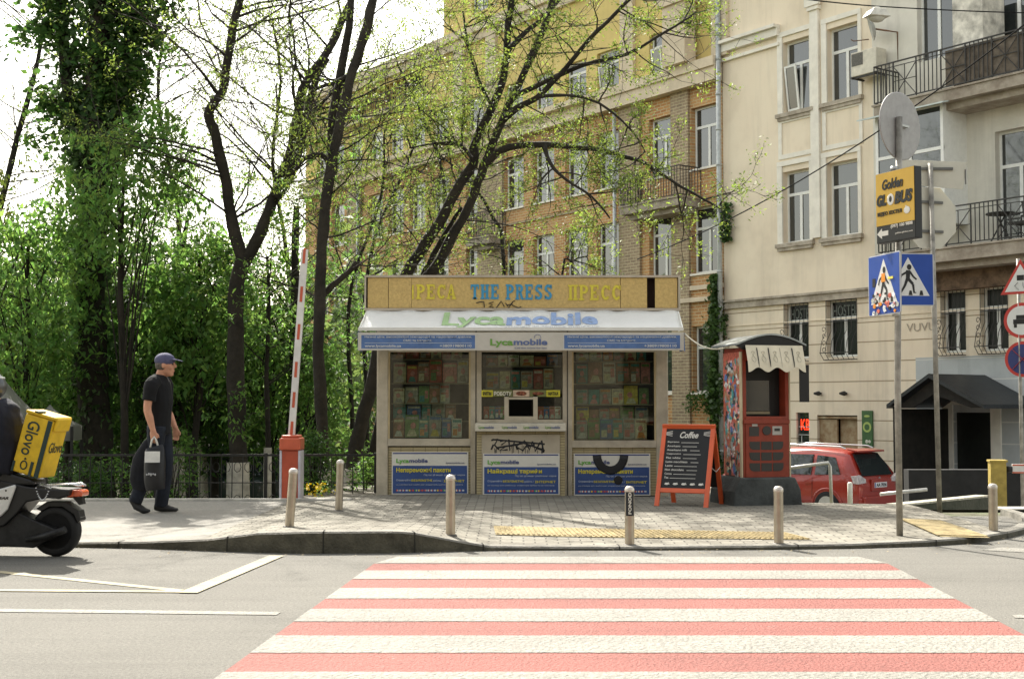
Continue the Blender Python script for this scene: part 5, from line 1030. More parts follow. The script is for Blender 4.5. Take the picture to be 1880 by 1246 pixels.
# street lamp hung over the street
c = P(1609, 27, 24.); o = empty('hanging_street_lamp', c, R(15), 'white street lamp hanging on a wire across the top right of the street', 'lamp')
q = MB(); q.prism([(-.22, -.05), (.22, -.05), (.12, .08), (-.12, .08)], -.14, .14, 'xz'); q.box(-.05, .05, -.05, .05, .08, .14); q.build('shade', mat('white lamp housing', (.62, .60, .54), .5, .15, 6.), o, .01)
q = MB(); q.ell((0, 0, -.05), (.17, .11, .10), 14, 8); q.build('lens', mat('frosted lens', (.42, .40, .34), .25, .1), o)
def wire(name, pts, r, label):
    q = MB(); q.tube(pts, r, 5); o = q.build(name, mat('black cable', (.012, .012, .012), .9, 0, spec=.05)); tag(o, label, 'wire'); return o
def sag(a, b, s, n=20): return [a.lerp(b, t/n)+Vector((0, 0, -s*4*(t/n)*(1-t/n))) for t in range(n+1)]
a = P(1395, -12, 22.); c = P(2000, 26, 26.); m = P(1609, 12, 24.)
wire('lamp_wire', sag(a, m, .02, 8)+sag(m, c, .03, 12)[1:], .012, 'black wire across the top right that carries the street lamp')
aa = Vector((FX0, FY0, FZ))-FN*.3; w0 = F(1335, 400, -.3); w1 = P(1900, 30, 26.)
wire('cable_span', sag(P(1170, 476, 36.), w1, .5, 30), .016, 'black cable slanting up across the cream facade past the round sign')
# small lamps above the yard door
for i, px in enumerate((1502, 1549)):
    o = onface('wall_lamp', px, 722, .12, ('left' if i == 0 else 'right')+' of the two small dark spotlights above the brown yard door', 'lamp'); q = MB(); q.box(-.03, .03, 0, .12, -.03, .03); q.build('arm', IRON, o); q = MB(); q.lathe([(.03, -.12), (.07, .06), (.07, .08)], (0, -.05, 0), 10, 'y'); q.build('head', IRON, o)
o = onface('notice_board', 1592, 787, .05, 'narrow green notice board with pale round emblem on the cream wall beside the porch', 'sign'); hh = .52; ww = .17
q = MB(); q.box(-ww*1.1, ww*1.1, 0, .04, -hh, hh); q.m = 1; q.lathe([(.15, -.006), (.15, -.001)], (0, 0, .05), 18, 'y'); q.m = 0; q.lathe([(.09, -.010), (.09, -.0065)], (0, 0, .05), 14, 'y'); q.m = 2; q.ell((-.02, -.002, -.36), (.05, .002, .06), 8, 4); q.ell((.08, -.002, -.36), (.05, .002, .05), 8, 4); q.m = 1; q.ell((0, -.002, .36), (.11, .002, .035), 10, 4); q.build('board', [mat('dark green board', (.05, .12, .04), .6, .1), mat('pale green print', (.35, .45, .12), .6, 0), mat('pale letters', (.55, .55, .45), .6, 0)], o)
q = MB(); text(q, 'VUVU', 0, .95, 0, .22, 0, .0); o = q.build('wall_tag', mat('grey graffiti', (.36, .31, .24), .8, 0)); s, z = F(1665, 609, 0); o.location = Vector((FX0, FY0, FZ))+FU*s-FN*.012+Vector((0, 0, z)); o.rotation_euler.z = FA; o.parent = cream; o.matrix_parent_inverse = Matrix.Identity(4); o.location = (s, -.012, z); o.rotation_euler.z = 0; o.name = 'graffiti'
# balcony table and chair
base = Vector((FX0, FY0, FZ)); s, _ = F(1838, 440, -.6)
def bal(dx, dy): return base+FU*(s+dx)-FN*(.6+dy)+Vector((0, 0, zB+.06))
o = empty('round_table', bal(0, 0), FA, 'small round wicker table on the lower balcony of the cream house', 'table'); q = MB(); q.lathe([(.35, .72), (.37, .74), (.35, .76)], n=24); q.build('tabletop', IRON, o)
for k in range(3): a = k*2.09; q = MB(); q.bar((.28*math.cos(a), .28*math.sin(a), 0), (-.12*math.cos(a), -.12*math.sin(a), .72), .03); q.build('leg', IRON, o)
o = empty('wicker_chair', bal(.65, 0), FA, 'dark wicker chair beside the round table on the lower balcony', 'chair'); q = MB(); q.box(-.24, .24, -.24, .24, .40, .46); q.build('seat', IRON, o)
q = MB(); q.M = Matrix.Rotation(R(-8), 4, 'Y')
for k in range(9): q.bar((.23, -.22+k*.055, .45), (.23, -.22+k*.055, .9), .02)
q.bar((.23, -.24, .9), (.23, .24, .9), .04); q.bar((.23, -.24, .66), (.23, .24, .66), .02); q.M = None; q.build('backrest', IRON, o)
for sx in (-1, 1):
    q = MB(); q.bar((-.22, sx*.24, .66), (.25, sx*.24, .66), .04); q.bar((-.22, sx*.24, .43), (-.22, sx*.24, .66), .03); q.build('armrest', IRON, o)
    for sy_ in (-1, 1): q = MB(); q.bar((sx*.22, sy_*.22, 0), (sx*.22, sy_*.22, .4), .03); q.build('leg', IRON, o)
# ---- market canopies on the left beyond the fence
TNT = mat('grey tent cloth', (.20, .20, .17), .85, .15, 3., .1, 10., trans=.2)
def canopy(px, ptop, peave, Y, hw, label):
    c = P(px, ptop, Y); zg = ground_z(c.x, Y); ze = P(px, peave, Y).z; e = empty('market_canopy', (c.x, Y, zg), R(8), label, 'tent')
    q = MB(); q.smooth = True; zt_ = c.z-zg; ze -= zg; n = 8; vs = [(0, 0, zt_)]; cs = [(-hw, -hw), (hw, -hw), (hw, hw), (-hw, hw)]; fs = []
    for lv in range(1, n+1):
        t = lv/n
        for i in range(4):
            for k in range(6): p0 = Vector(cs[i]).lerp(Vector(cs[(i+1) % 4]), k/6); vs.append((p0.x*t, p0.y*t, lerp(zt_, ze, t**.75)))
    for k in range(24): fs.append((0, 1+k, 1+(k+1) % 24))
    for lv in range(n-1): fs += [(1+lv*24+k, 1+(lv+1)*24+k, 1+(lv+1)*24+(k+1) % 24, 1+lv*24+(k+1) % 24) for k in range(24)]
    o_ = len(vs); vs += [(x, y, z-.22) for x, y, z in vs[-24:]]; fs += [(o_-24+k, o_+k, o_+(k+1) % 24, o_-24+(k+1) % 24) for k in range(24)]
    q.add(vs, fs); q.build('roof', TNT, e)
    for x, y in cs: q = MB(); q.box(x*.98-.02, x*.98+.02, y*.98-.02, y*.98+.02, 0, ze); q.build('pole', FM, e)
canopy(-22, 645, 765, 19.6, .62, 'tall grey market canopy at the left edge behind the fence'); canopy(92, 742, 782, 20.4, .42, 'lower grey market canopy behind the delivery box')
# ---- opposite side of the street (behind the camera, seen only in reflections)
o = empty('facing_house', (0, -13, 0), 0, 'brown plastered house on the near side of the street, opposite the kiosk', 'building')
q = MB(); hl = [(x, x+1.4, z_, z_+2) for x in range(-28, 28, 4) for z_ in (1.2, 4.8, 8.4)]; wall_holes(q, -30, 30, 0, 12, hl, 0, .3); q.add([(-30, 0, 12), (30, 0, 12), (30, -10, 12), (-30, -10, 12)], [(0, 1, 2, 3)]); q.build('wall', mat('brown plaster', (.11, .095, .075), .9, .2, 1.), o)
q = MB()
for h in hl: q.box(h[0], h[1], -.3, -.25, h[2], h[3])
q.build('dark_windows', DK, o); 
for y_ in (0,): pass
# ================= TREES
BARK = mat('dark bark', (.013, .011, .008), .95, .35, 3., 1.3, 14., col2=(.040, .033, .024), detail=8)
BARK2 = mat('bark in shade', (.022, .018, .012), .95, .35, 5., .6, 20.)
LIME = mat('whitewash', (.52, .48, .41), .9, .25, 5., .4, 20., detail=8)
LEAF = {}
def leafmat(k, c, trans=.45, rand=.35, hue=.02): LEAF[k] = mat('leaves '+k, c, .55, 0, rand=rand, hue=hue, trans=trans, spec=.3)
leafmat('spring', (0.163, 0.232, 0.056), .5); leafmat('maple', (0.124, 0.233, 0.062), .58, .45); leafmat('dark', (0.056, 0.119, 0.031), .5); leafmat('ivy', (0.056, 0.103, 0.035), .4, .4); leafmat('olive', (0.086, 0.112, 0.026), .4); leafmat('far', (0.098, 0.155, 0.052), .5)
def rand_unit(n):
    v = rng.normal(size=(n, 3)); return v/np.linalg.norm(v, axis=1)[:, None]
def leaves(name, cen, size, m, parent=None, up=.5, asp=.42, droop=0., var=.35):
    """one diamond shaped leaf per centre"""
    n = len(cen); nrm = rand_unit(n); nrm[:, 2] = np.abs(nrm[:, 2])+up; nrm /= np.linalg.norm(nrm, axis=1)[:, None]
    t = np.cross(nrm, rand_unit(n)); t[:, 2] -= droop; t /= np.linalg.norm(t, axis=1)[:, None]; b = np.cross(nrm, t)
    s = (size*(1+1.5*var*rng.uniform(-1, 1, n)))[:, None]
    v = np.empty((n, 4, 3)); v[:, 0] = cen-t*s*.5; v[:, 1] = cen+b*s*asp*.5+nrm*s*.08; v[:, 2] = cen+t*s*.5-nrm*s*.05; v[:, 3] = cen-b*s*asp*.5+nrm*s*.08
    me = bpy.data.meshes.new(name); me.vertices.add(n*4); me.vertices.foreach_set('co', v.reshape(-1).astype(np.float32)); me.loops.add(n*4); me.loops.foreach_set('vertex_index', np.arange(n*4, dtype=np.int32))
    me.polygons.add(n); me.polygons.foreach_set('loop_start', np.arange(0, n*4, 4, dtype=np.int32)); me.polygons.foreach_set('loop_total', np.full(n, 4, dtype=np.int32)); me.update(calc_edges=True); me.validate()
    me.materials.append(m); o = bpy.data.objects.new(name, me); COL.objects.link(o)
    if parent: o.parent = parent
    return o
def rdir(): return Vector(rand_unit(1)[0])
def grow(mb, p, d, L, r, lev, tips, bend=.25, up=.15, kids=(4, 3), thin=.0035):
    """one branch from p along d; children recursively; tips collects points along the last twigs"""
    n = 5 if lev > 0 else 3; pts = [p.copy()]; cur = p.copy(); dd = d.normalized(); rad = [r]
    for i in range(n):
        dd = (dd+rdir()*bend+Vector((0, 0, up*.3))).normalized(); cur = cur+dd*(L/n); pts.append(cur.copy()); rad.append(max(thin, lerp(r, r*.35, (i+1)/n)))
    mb.tube(pts, rad, 6 if r > .03 else 4 if r > .012 else 3, cap=False)
    if lev == 0:
        for i in range(2, n+1): tips.append(pts[i])
        return
    k = kids[0] if lev >= 2 else kids[1]
    for j in range(k):
        t = random.uniform(.25, 1.); i = min(n-1, int(t*n)); q = pts[i].lerp(pts[i+1], t*n-i) if i < n else pts[-1]
        nd = (dd*.6+rdir()*.9+Vector((0, 0, up))).normalized(); grow(mb, q, nd, L*random.uniform(.4, .62), max(thin, r*.45), lev-1, tips, bend, up, kids, thin)
    grow(mb, pts[-1], dd, L*.5, max(thin, rad[-1]), lev-1, tips, bend, up, kids, thin)
def pathpts(pix, Y0, dY=0.):                     # limb drawn through pixels at depth Y0, drifting by dY
    n = len(pix); return [P(x, y, Y0+dY*i/max(1, n-1)) for i, (x, y) in enumerate(pix)]
def smoothp(pts, k=3):
    out = []
    for i in range(len(pts)-1):
        p0 = pts[max(i-1, 0)]; p1 = pts[i]; p2 = pts[i+1]; p3 = pts[min(i+2, len(pts)-1)]
        for j in range(k):
            t = j/k; out.append(.5*((2*p1)+(-p0+p2)*t+(2*p0-5*p1+4*p2-p3)*t*t+(-p0+3*p1-3*p2+p3)*t**3))
    out.append(pts[-1]); return out
def limb(mb, pts, r0, r1, n=10, k=3):
    p = smoothp(pts, k); m = len(p); mb.tube([q+rdir()*r0*.12 for q in p], [lerp(r0, r1, i/(m-1))*random.uniform(.92, 1.1) for i in range(m)], n); return p
def cluster(tips, per, spread):
    t = np.array([tuple(x) for x in tips]); c = np.repeat(t, per, axis=0); return c+rng.normal(size=c.shape)*spread
def tree_root(name, pts0, label, cat='tree', group=None):
    z = ground_z(pts0.x, pts0.y); return empty(name, (pts0.x, pts0.y, z-.05), 0, label, cat, group)
def rel(pts, e): return [p-e.location for p in pts]
def shoots(mb, path, t0, n, L, tips, lev=1, up=.35, r=.02, kids=(4, 3), bend=.25, side=None):
    for _ in range(n):
        i = random.randint(int(t0*(len(path)-1)), len(path)-2); q = path[i].lerp(path[i+1], random.random()); d = (path[i+1]-path[i]).normalized()
        nd = rdir(); nd = (nd-d*nd.dot(d)).normalized(); nd = (nd+d*.35+Vector((0, 0, up))+(side or Vector())).normalized()
        grow(mb, q, nd, L*random.uniform(.6, 1.25), r, lev, tips, bend, up*.5, kids)
random.seed(21); rng = np.random.default_rng(21)
# -- forked tree in the middle of the park edge
Y = 21.; a = pathpts([(437,960),(437,840),(433,700),(432,600),(432,540),(447,475)], Y); e = tree_root('forked_tree', a[0], 'large dark tree forking into a V between the walking man and the barrier')
q = MB(); q.smooth = True; limb(q, rel(a, e), .150, .125, 14); tips = []
L1 = limb(q, rel([a[-1]+Vector((0,0,-.1))]+pathpts([(432,430),(422,380),(412,320),(395,250),(384,212),(392,190),(410,165),(418,110),(428,50),(440,0),(446,-60)], Y, -.8), e), .100, .055)
L2 = limb(q, rel([a[-1]+Vector((0,0,-.1))]+pathpts([(478,425),(500,372),(520,320),(538,262),(548,200),(562,150),(585,120),(612,78),(632,30),(650,-10),(662,-60)], Y, .8), e), .100, .055)
L3 = limb(q, rel(pathpts([(505,365),(535,320),(555,250),(575,160),(600,110)], Y, 1.2), e), .075, .05)
shoots(q, L1, .15, 20, 2.3, tips, 2, .1, .022, (3, 3)); shoots(q, L2, .15, 20, 2.3, tips, 2, .15, .022, (3, 3)); shoots(q, L3, .2, 5, 1.8, tips, 2, .2, .02)
q.build('trunk', BARK, e, fix=False); leaves('crown', cluster(tips, 10, .055), .05, LEAF['spring'], e, droop=.4)
q = MB(); q.smooth = True; p0, p1 = rel(a[:2], e); q.tube([Vector((0,0,0)), lerp(p0, p1, .35), lerp(p0, p1, .93)], [.215, .190, .180], 14); q.build('whitewash', LIME, e, fix=False)
# -- slim tree left of the kiosk
Y = 19.6; a = pathpts([(597,950),(594,860),(590,740),(584,640),(588,520),(594,420),(604,330),(614,275),(628,210),(648,130),(668,70),(684,0),(690,-50)], Y, .5); e = tree_root('slim_tree', a[0], 'slim dark tree rising just left of the kiosk sign behind the upright boom')
q = MB(); q.smooth = True; tr_ = limb(q, rel(a, e), .095, .068, 10); tips = []
l2 = limb(q, rel(pathpts([(594,540),(610,525),(640,500),(655,480)], 19.9), e), .06, .03, 8); l3 = limb(q, rel(pathpts([(606,300),(590,285),(562,290),(540,315)], 19.9), e), .05, .025, 8); l4 = limb(q, rel(pathpts([(640,140),(620,150),(590,160),(570,170)], 20.), e), .045, .02, 8); l5 = limb(q, rel(pathpts([(610,320),(612,210),(640,50),(645,-30)], 20.2), e), .08, .05, 8)
shoots(q, tr_, .3, 16, 1.7, tips, 2, .1, .016, (3, 3)); shoots(q, l2, .3, 4, 1.4, tips, 2, .1, .014); shoots(q, l3, .3, 5, 1.4, tips, 2, .1, .014); shoots(q, l4, .3, 4, 1.4, tips, 2, .1, .014)
q.build('trunk', BARK, e, fix=False); leaves('crown', cluster(tips, 8, .055), .05, LEAF['spring'], e, droop=.4)
q = MB(); p0, p1 = rel(a[:2], e); q.tube([Vector((0,0,0)), lerp(p0, p1, .95)], [.128, .116], 12); q.build('whitewash', LIME, e, fix=False)
# -- leaning tree behind the kiosk
Y = 20.8; e = tree_root('leaning_tree', P(640, 930, Y), 'many stemmed dark tree leaning right behind the kiosk, before the brick house')
q = MB(); q.smooth = True; tips = []
T1 = limb(q, rel(pathpts([(634,930),(650,845),(668,760),(684,700),(700,620),(722,560),(745,505),(782,445),(815,395),(835,352),(868,300),(872,262),(893,215),(918,160),(930,100),(934,40),(940,-20)], Y, .4), e), .122, .052, 10)
T2 = limb(q, rel(pathpts([(672,930),(690,820),(716,700),(745,600),(778,520),(800,490),(832,430),(856,392),(878,335),(895,290),(925,215),(965,130),(1000,50),(1018,-10)], Y+.5, -.6), e), .108, .050, 10)
T2b = limb(q, rel(pathpts([(740,620),(765,540),(790,480),(812,440),(848,380)], Y+.7, -.3), e), .08, .03, 9)
T3 = limb(q, rel(pathpts([(920,225),(950,198),(985,180),(1030,135),(1080,75),(1130,25),(1165,-10)], Y, -1.), e), .06, .025, 8)
T4 = limb(q, rel(pathpts([(896,300),(915,278),(950,268),(1000,266),(1060,272),(1100,275),(1150,288),(1185,300),(1230,330),(1290,365),(1325,385)], Y, -1.6), e), .062, .014, 8)
T4b = limb(q, rel(pathpts([(1000,266),(1010,300),(1040,330),(1085,360),(1120,400)], Y-1., -.5), e), .035, .012, 6)
T4c = limb(q, rel(pathpts([(990,178),(1040,175),(1100,190),(1160,240),(1185,280)], Y-1., -.5), e), .03, .010, 6)
T5 = limb(q, rel(pathpts([(940,180),(1000,150),(1070,120),(1150,100),(1220,60),(1270,30)], Y, -1.2), e), .05, .012, 7)
T6 = limb(q, rel(pathpts([(866,290),(850,270),(830,262),(790,265),(752,272)], Y, .6), e), .032, .012, 6)
T7 = limb(q, rel(pathpts([(935,90),(965,60),(1010,20),(1040,-20)], Y, .6), e), .05, .03, 6)
T8 = limb(q, rel(pathpts([(905,200),(880,150),(860,90),(850,20)], Y, .6), e), .03, .015, 6)
for pth, n, L in ((T1, 16, 1.4), (T2, 12, 1.4), (T3, 11, 1.1), (T4, 14, .9), (T4b, 7, .7), (T4c, 7, .7), (T5, 9, .9), (T6, 9, .9), (T7, 7, 1.), (T8, 9, 1.)): shoots(q, pth, .38 if pth in (T1, T2) else .2, n, L, tips, 2, .15, .014, (3, 3))
q.build('trunk', BARK, e, fix=False); leaves('crown', cluster(tips, 9, .055), .05, LEAF['spring'], e, droop=.2)
q = MB(); 
for pth in ((634,930),): pass
q.smooth = True; p0, p1 = rel(pathpts([(632,940),(646,862)], Y), e); q.tube([p0, p1], [.168, .152], 12); q.build('whitewash', LIME, e, fix=False)
q = MB(); p0, p1 = rel(pathpts([(670,940),(682,868)], Y+.5), e); q.tube([p0, p1], [.135, .124], 12); q.build('whitewash', LIME, e, fix=False)
# thin tree with open twigs left of kiosk sign, in front of the house
def thin_tree(pix, Y, r, label, shoot_n, L, per, leaf='spring', size=.06, t0=.3, name='young_tree', lime=False, lev=2, group=None, dY=.3):
    a = pathpts(pix, Y, dY); e = tree_root(name, a[0], label, group=group); q = MB(); q.smooth = True; tips = []
    a[0].z = min(a[0].z, e.location.z+.02)
    tr_ = limb(q, rel(a, e), r, r*.4, 8); shoots(q, tr_, t0, shoot_n, L, tips, lev, .15, .014, (3, 3)); q.build('trunk', BARK2, e, fix=False)
    if per: leaves('crown', cluster(tips, per, .05), size, LEAF[leaf], e, droop=.4)
    if lime: q = MB(); q.tube([Vector((0,0,0)), rel(a, e)[0].lerp(rel(a, e)[1], .9)], [r*1.35, r*1.22], 10); q.build('whitewash', LIME, e, fix=False)
    return e
thin_tree([(678,920),(672,700),(668,560),(690,430),(735,330),(768,250),(800,190)], 26., .05, 'thin twiggy tree with pale green shoots between kiosk sign and brick house', 18, 1.9, 6, t0=.3)
thin_tree([(800,600),(812,470),(818,380),(808,300),(770,200),(730,120)], 30., .06, 'airy young tree with fresh leaves hiding the left bays of the brick house', 16, 2.0, 6, t0=.25)
thin_tree([(935,600),(925,480),(905,400),(860,330),(800,280)], 29., .05, 'small airy tree with yellow green leaves above the kiosk sign', 14, 1.8, 6, t0=.2)
thin_tree([(1010,640),(1030,520),(1050,480),(1080,470)], 25., .03, 'leafy sapling tip showing over the kiosk roof below the brick balcony', 10, .9, 8, t0=.2)
thin_tree([(536,930),(538,800),(540,640),(543,470),(545,380)], 24., .14, 'straight dead trunk with a cut top behind the upright boom', 10, 2.0, 4, t0=.2, name='cut_tree')
thin_tree([(490,930),(492,800),(489,690),(494,560),(490,470)], 22., .055, 'thin straight tree between the forked tree and the boom', 14, 1.6, 8, 'maple', .09, lime=True)
thin_tree([(575,900),(560,760),(552,640),(535,560),(500,500)], 25., .08, 'crooked slim tree behind the boom with bare side twigs', 18, 2.0, 5)
thin_tree([(640,900),(648,800),(640,650),(646,520),(700,360),(705,250)], 24., .05, 'thin tree left of the kiosk crossing the grey corner of the brick house', 18, 1.8, 5, lime=True)
thin_tree([(262,930),(268,800),(246,640),(216,560),(200,500)], 24., .09, 'crooked dark tree leaning left behind the walking man', 12, 1.6, 6, 'maple', .1, lime=True)
thin_tree([(330,930),(326,800),(335,640),(330,520),(345,400)], 24., .10, 'slender dark tree right of the walking man', 14, 1.6, 6, 'maple', .1, lime=True)
thin_tree([(378,930),(368,780),(352,700),(345,600)], 25., .07, 'thin tree standing just left of the forked tree', 10, 1.6, 6, 'maple', .1, lime=True)
# -- ivy clad poplar at the left
Y = 22.5; e = tree_root('ivy_covered_poplar', P(176, 950, Y), 'tall poplar on the left wrapped in dark ivy up to the top of the picture')
q = MB(); q.smooth = True; A = limb(q, rel(pathpts([(178,970),(176,850),(170,700),(165,550),(170,420),(172,300),(180,150),(188,0),(190,-80)], Y), e), .30, .17, 12); B = limb(q, rel(pathpts([(172,330),(140,250),(120,120),(112,0),(110,-60)], Y), e), .12, .08, 8); C_ = limb(q, rel(pathpts([(180,300),(215,200),(235,90),(240,-20)], Y), e), .1, .07, 8); q.build('trunk', BARK2, e, fix=False)
pts = []
for path, r, dens in ((A, .34, 420), (B, .25, 260), (C_, .28, 260)):
    for i in range(len(path)-1):
        k = dens//2; t = rng.uniform(0, 1, k)[:, None]; a0, a1 = np.array(path[i]), np.array(path[i+1]); zz = (a0*(1-t)+a1*t); hi = sst((a0[2]-5.5)/2) if path is A else 1; rr = r*(1.05+.6*hi*(.5+.5*math.sin(i*2.1)))
        v = rand_unit(k)*rr*rng.uniform(.5, 1.25, k)[:, None]; pts.append(zz+v*np.array([1, 1, .6]))
pts = np.concatenate(pts); leaves('ivy', pts, .105, LEAF['ivy'], e, asp=.85, up=.1, droop=.5)
tips = []
q = MB()
for path, n in ((A, 26), (B, 20), (C_, 26)): shoots(q, path, .55 if path is A else .25, n, .75, tips, 1, .5, .012, (3, 4), side=None)
q.build('twigs', BARK2, e, fix=False); leaves('crown', cluster(tips, 18, .12), .10, LEAF['dark'], e, asp=.8)
# -- leafy understorey: each tree with its own trunk and drooping sprays
def leafy(px, ptop, pbot, Y, wpx, label, leaf='maple', n=300, per=32, size=.118, group='leafy trees of the park edge', trunk=True):
    base = P(px, 930, Y); base.z = ground_z(base.x, Y)-.05; e = empty('leafy_tree', base, 0, label, 'tree', group)
    top = P(px, ptop, Y).z-base.z; bot = max(.3, P(px, pbot, Y).z-base.z); W = wpx/FPX*Y/2; q = MB(); q.smooth = True
    lean = random.uniform(-.3, .3); tr_ = limb(q, [Vector((0,0,0)), Vector((lean*.2, 0, top*.3)), Vector((lean, .1, top*.6)), Vector((lean*.6, 0, top*.9))], .09, .02, 8)
    C = Vector((lean*.5, 0, (top+bot)/2)); cl = []
    for i in range(n):
        v = rdir()*random.uniform(.35, 1.)**.6; p = C+Vector((v.x*W, v.y*W*.9, v.z*(top-bot)/2)); p += Vector((0, 0, .25*math.sin(p.x*3.1+p.y*2.3))); cl.append(p)
        if i % 6 == 0: j = random.randint(len(tr_)//3, len(tr_)-1); q.tube([tr_[j], tr_[j].lerp(p, .5)+Vector((0,0,.12)), p], [.018, .011, .004], 4, cap=False)
    q.build('trunk', BARK2, e, fix=False)
    c = np.array([tuple(p) for p in cl]); c = np.repeat(c, per, axis=0); g = rng.normal(size=c.shape)*np.array([.17, .17, .07]); c = c+g; c[:, 2] -= (g[:, 0]**2+g[:, 1]**2)*1.6
    leaves('crown', c, size, LEAF[leaf], e, asp=.55, up=.7, droop=.6); return e
random.seed(4); rng = np.random.default_rng(4)
leafy(230, 195, 480, 20.8, 260, 'bright maple sprays in front of the ivy covered poplar', n=130, per=26, size=.115)
leafy(40, 360, 760, 21.5, 260, 'light green leafy tree at the left edge above the delivery box', n=200, leaf='maple')
leafy(120, 400, 800, 24.5, 240, 'mid green leafy tree left of the poplar trunk', n=230)
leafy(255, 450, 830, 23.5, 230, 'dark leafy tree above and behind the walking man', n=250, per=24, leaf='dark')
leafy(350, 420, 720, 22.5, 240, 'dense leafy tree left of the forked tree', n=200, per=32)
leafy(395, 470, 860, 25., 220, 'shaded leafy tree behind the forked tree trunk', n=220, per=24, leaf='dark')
leafy(500, 470, 860, 24.5, 190, 'leafy tree between the forked tree and the boom', n=230, per=22)
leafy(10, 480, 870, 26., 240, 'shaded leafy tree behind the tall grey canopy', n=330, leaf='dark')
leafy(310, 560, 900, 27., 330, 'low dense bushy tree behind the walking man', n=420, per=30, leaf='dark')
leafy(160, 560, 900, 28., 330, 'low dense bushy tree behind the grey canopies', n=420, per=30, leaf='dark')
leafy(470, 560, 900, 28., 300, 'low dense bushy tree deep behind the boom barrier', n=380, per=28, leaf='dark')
leafy(585, 600, 880, 24., 120, 'small leafy tree between the boom and the kiosk', n=110, per=18)
leafy(-60, 250, 800, 24., 220, 'tall pale green tree at the far left edge of the picture', n=230, per=18, leaf='olive')
leafy(120, 250, 520, 34., 480, 'tall airy tree far back whose light crown shows against the sky', n=170, per=9, leaf='olive', size=.1)
# bare twiggy crowns against the sky
thin_tree([(-40,930),(-30,700),(-10,450),(20,300),(60,150),(80,60)], 27., .10, 'almost bare twiggy tree at the left edge reaching into the white sky', 46, 3.2, 2, 'spring', .07, t0=.35)
thin_tree([(300,930),(305,700),(330,450),(310,300),(290,180),(300,60)], 30., .08, 'almost bare twiggy tree between poplar and forked tree against the white sky', 50, 3.0, 3, 'spring', .065, t0=.45)
thin_tree([(560,930),(540,600),(520,420),(500,300),(515,150),(500,40)], 32., .07, 'almost bare twiggy tree seen between the limbs of the forked tree', 46, 3.0, 3, 'spring', .065, t0=.45)
# -- shrubs behind the fence
def shrub(px, ptop, Y, wpx, label, leaf, n, per=20, size=.07, name='shrub'):
    b = P(px, 930, Y); b.z = ground_z(b.x, Y); e = empty(name, b, 0, label, 'shrub', None); h = P(px, ptop, Y).z-b.z; W = wpx/FPX*Y/2; q = MB(); cl = []
    for i in range(n):
        v = rdir(); p = Vector((v.x*W, v.y*W, h*.5+v.z*h*.5)); cl.append(p)
        if i % 3 == 0: q.tube([Vector((0,0,0)), Vector((p.x*.4, p.y*.4, p.z*.6)), p], [.012, .008, .003], 4, cap=False)
    q.build('stems', BARK2, e, fix=False); c = np.repeat(np.array([tuple(p) for p in cl]), per, axis=0); leaves('foliage', c+rng.normal(size=c.shape)*.07, size, LEAF[leaf], e, up=.3); return e
shrub(577, 800, 18.1, 46, 'dark clipped evergreen shrub beside the red barrier housing', 'dark', 170, 22, .05)
shrub(672, 845, 18.4, 60, 'bright green weeds left of the kiosk corner behind the fence', 'maple', 60)
shrub(645, 790, 22., 70, 'bright green bush at the foot of the leaning tree', 'maple', 70)
shrub(310, 790, 20.5, 110, 'sunlit green bush just right of the walking man', 'maple', 130)
shrub(205, 840, 20., 70, 'low green bush right of the delivery box', 'maple', 40)
shrub(150, 850, 19.5, 100, 'low shaded bush behind the scooter tail', 'dark', 70)
b = P(583, 912, 17.9); e = shrub(583, 890, 17.2, 30, 'small plant with yellow flowers at the foot of the fence', 'maple', 24, 10, .04, 'flowering_plant'); c = np.array([(random.gauss(0, .09), random.gauss(0, .05), random.uniform(.1, .28)) for _ in range(70)])+np.array([0, 0, .1]); leaves('flowers', c, .045, mat('yellow petals', (.65, .5, .03), .6, 0, trans=.3), e, asp=.9)
# -- ivy on the drainpipe
n = 5200; zz = rng.uniform(0, 1, n); zlo, zhi = F(1330, 800)[1], F(1330, 505)[1]; wv = .10+.24*np.sin(zz*9+1)**2*(1-.4*zz); pts = np.stack([rng.normal(size=n)*wv*.62-.12, -.25+rng.normal(size=n)*.10, lerp(zlo-1.5, zhi, zz)], 1)
n2 = 500; p2_ = np.stack([rng.normal(size=n2)*.12+.25, -.18+rng.normal(size=n2)*.05, rng.uniform(F(1336, 445)[1], F(1336, 375)[1], n2)], 1)
e = empty('climbing_ivy', (FX0, FY0, FZ), FA, 'green ivy climbing the drainpipe between the brick and cream houses', 'ivy'); leaves('foliage', np.concatenate([pts, p2_]), .14, mat('leaves wall ivy', (.05, .10, .025), .5, 0, rand=.4, trans=.3), e, asp=.85, up=.0)
q = MB(); q.tube([(-.15, -.2, 0), (-.3, -.2, 2), (-.1, -.22, 4), (-.2, -.2, zhi-.2)], .03, 6); q.build('stem', BARK2, e)
n = 320; pts = np.stack([rng.uniform(F(1275, 730)[0], -.3, n), -.35+rng.normal(size=n)*.1, F(1290, 738)[1]+rng.normal(size=n)*.18], 1); e2 = empty('wall_weeds', (FX0, FY0, FZ), FA, 'green weeds on the ledge under the lowest brick house window', 'plant'); leaves('foliage', pts, .13, LEAF['dark'], e2, up=.2)
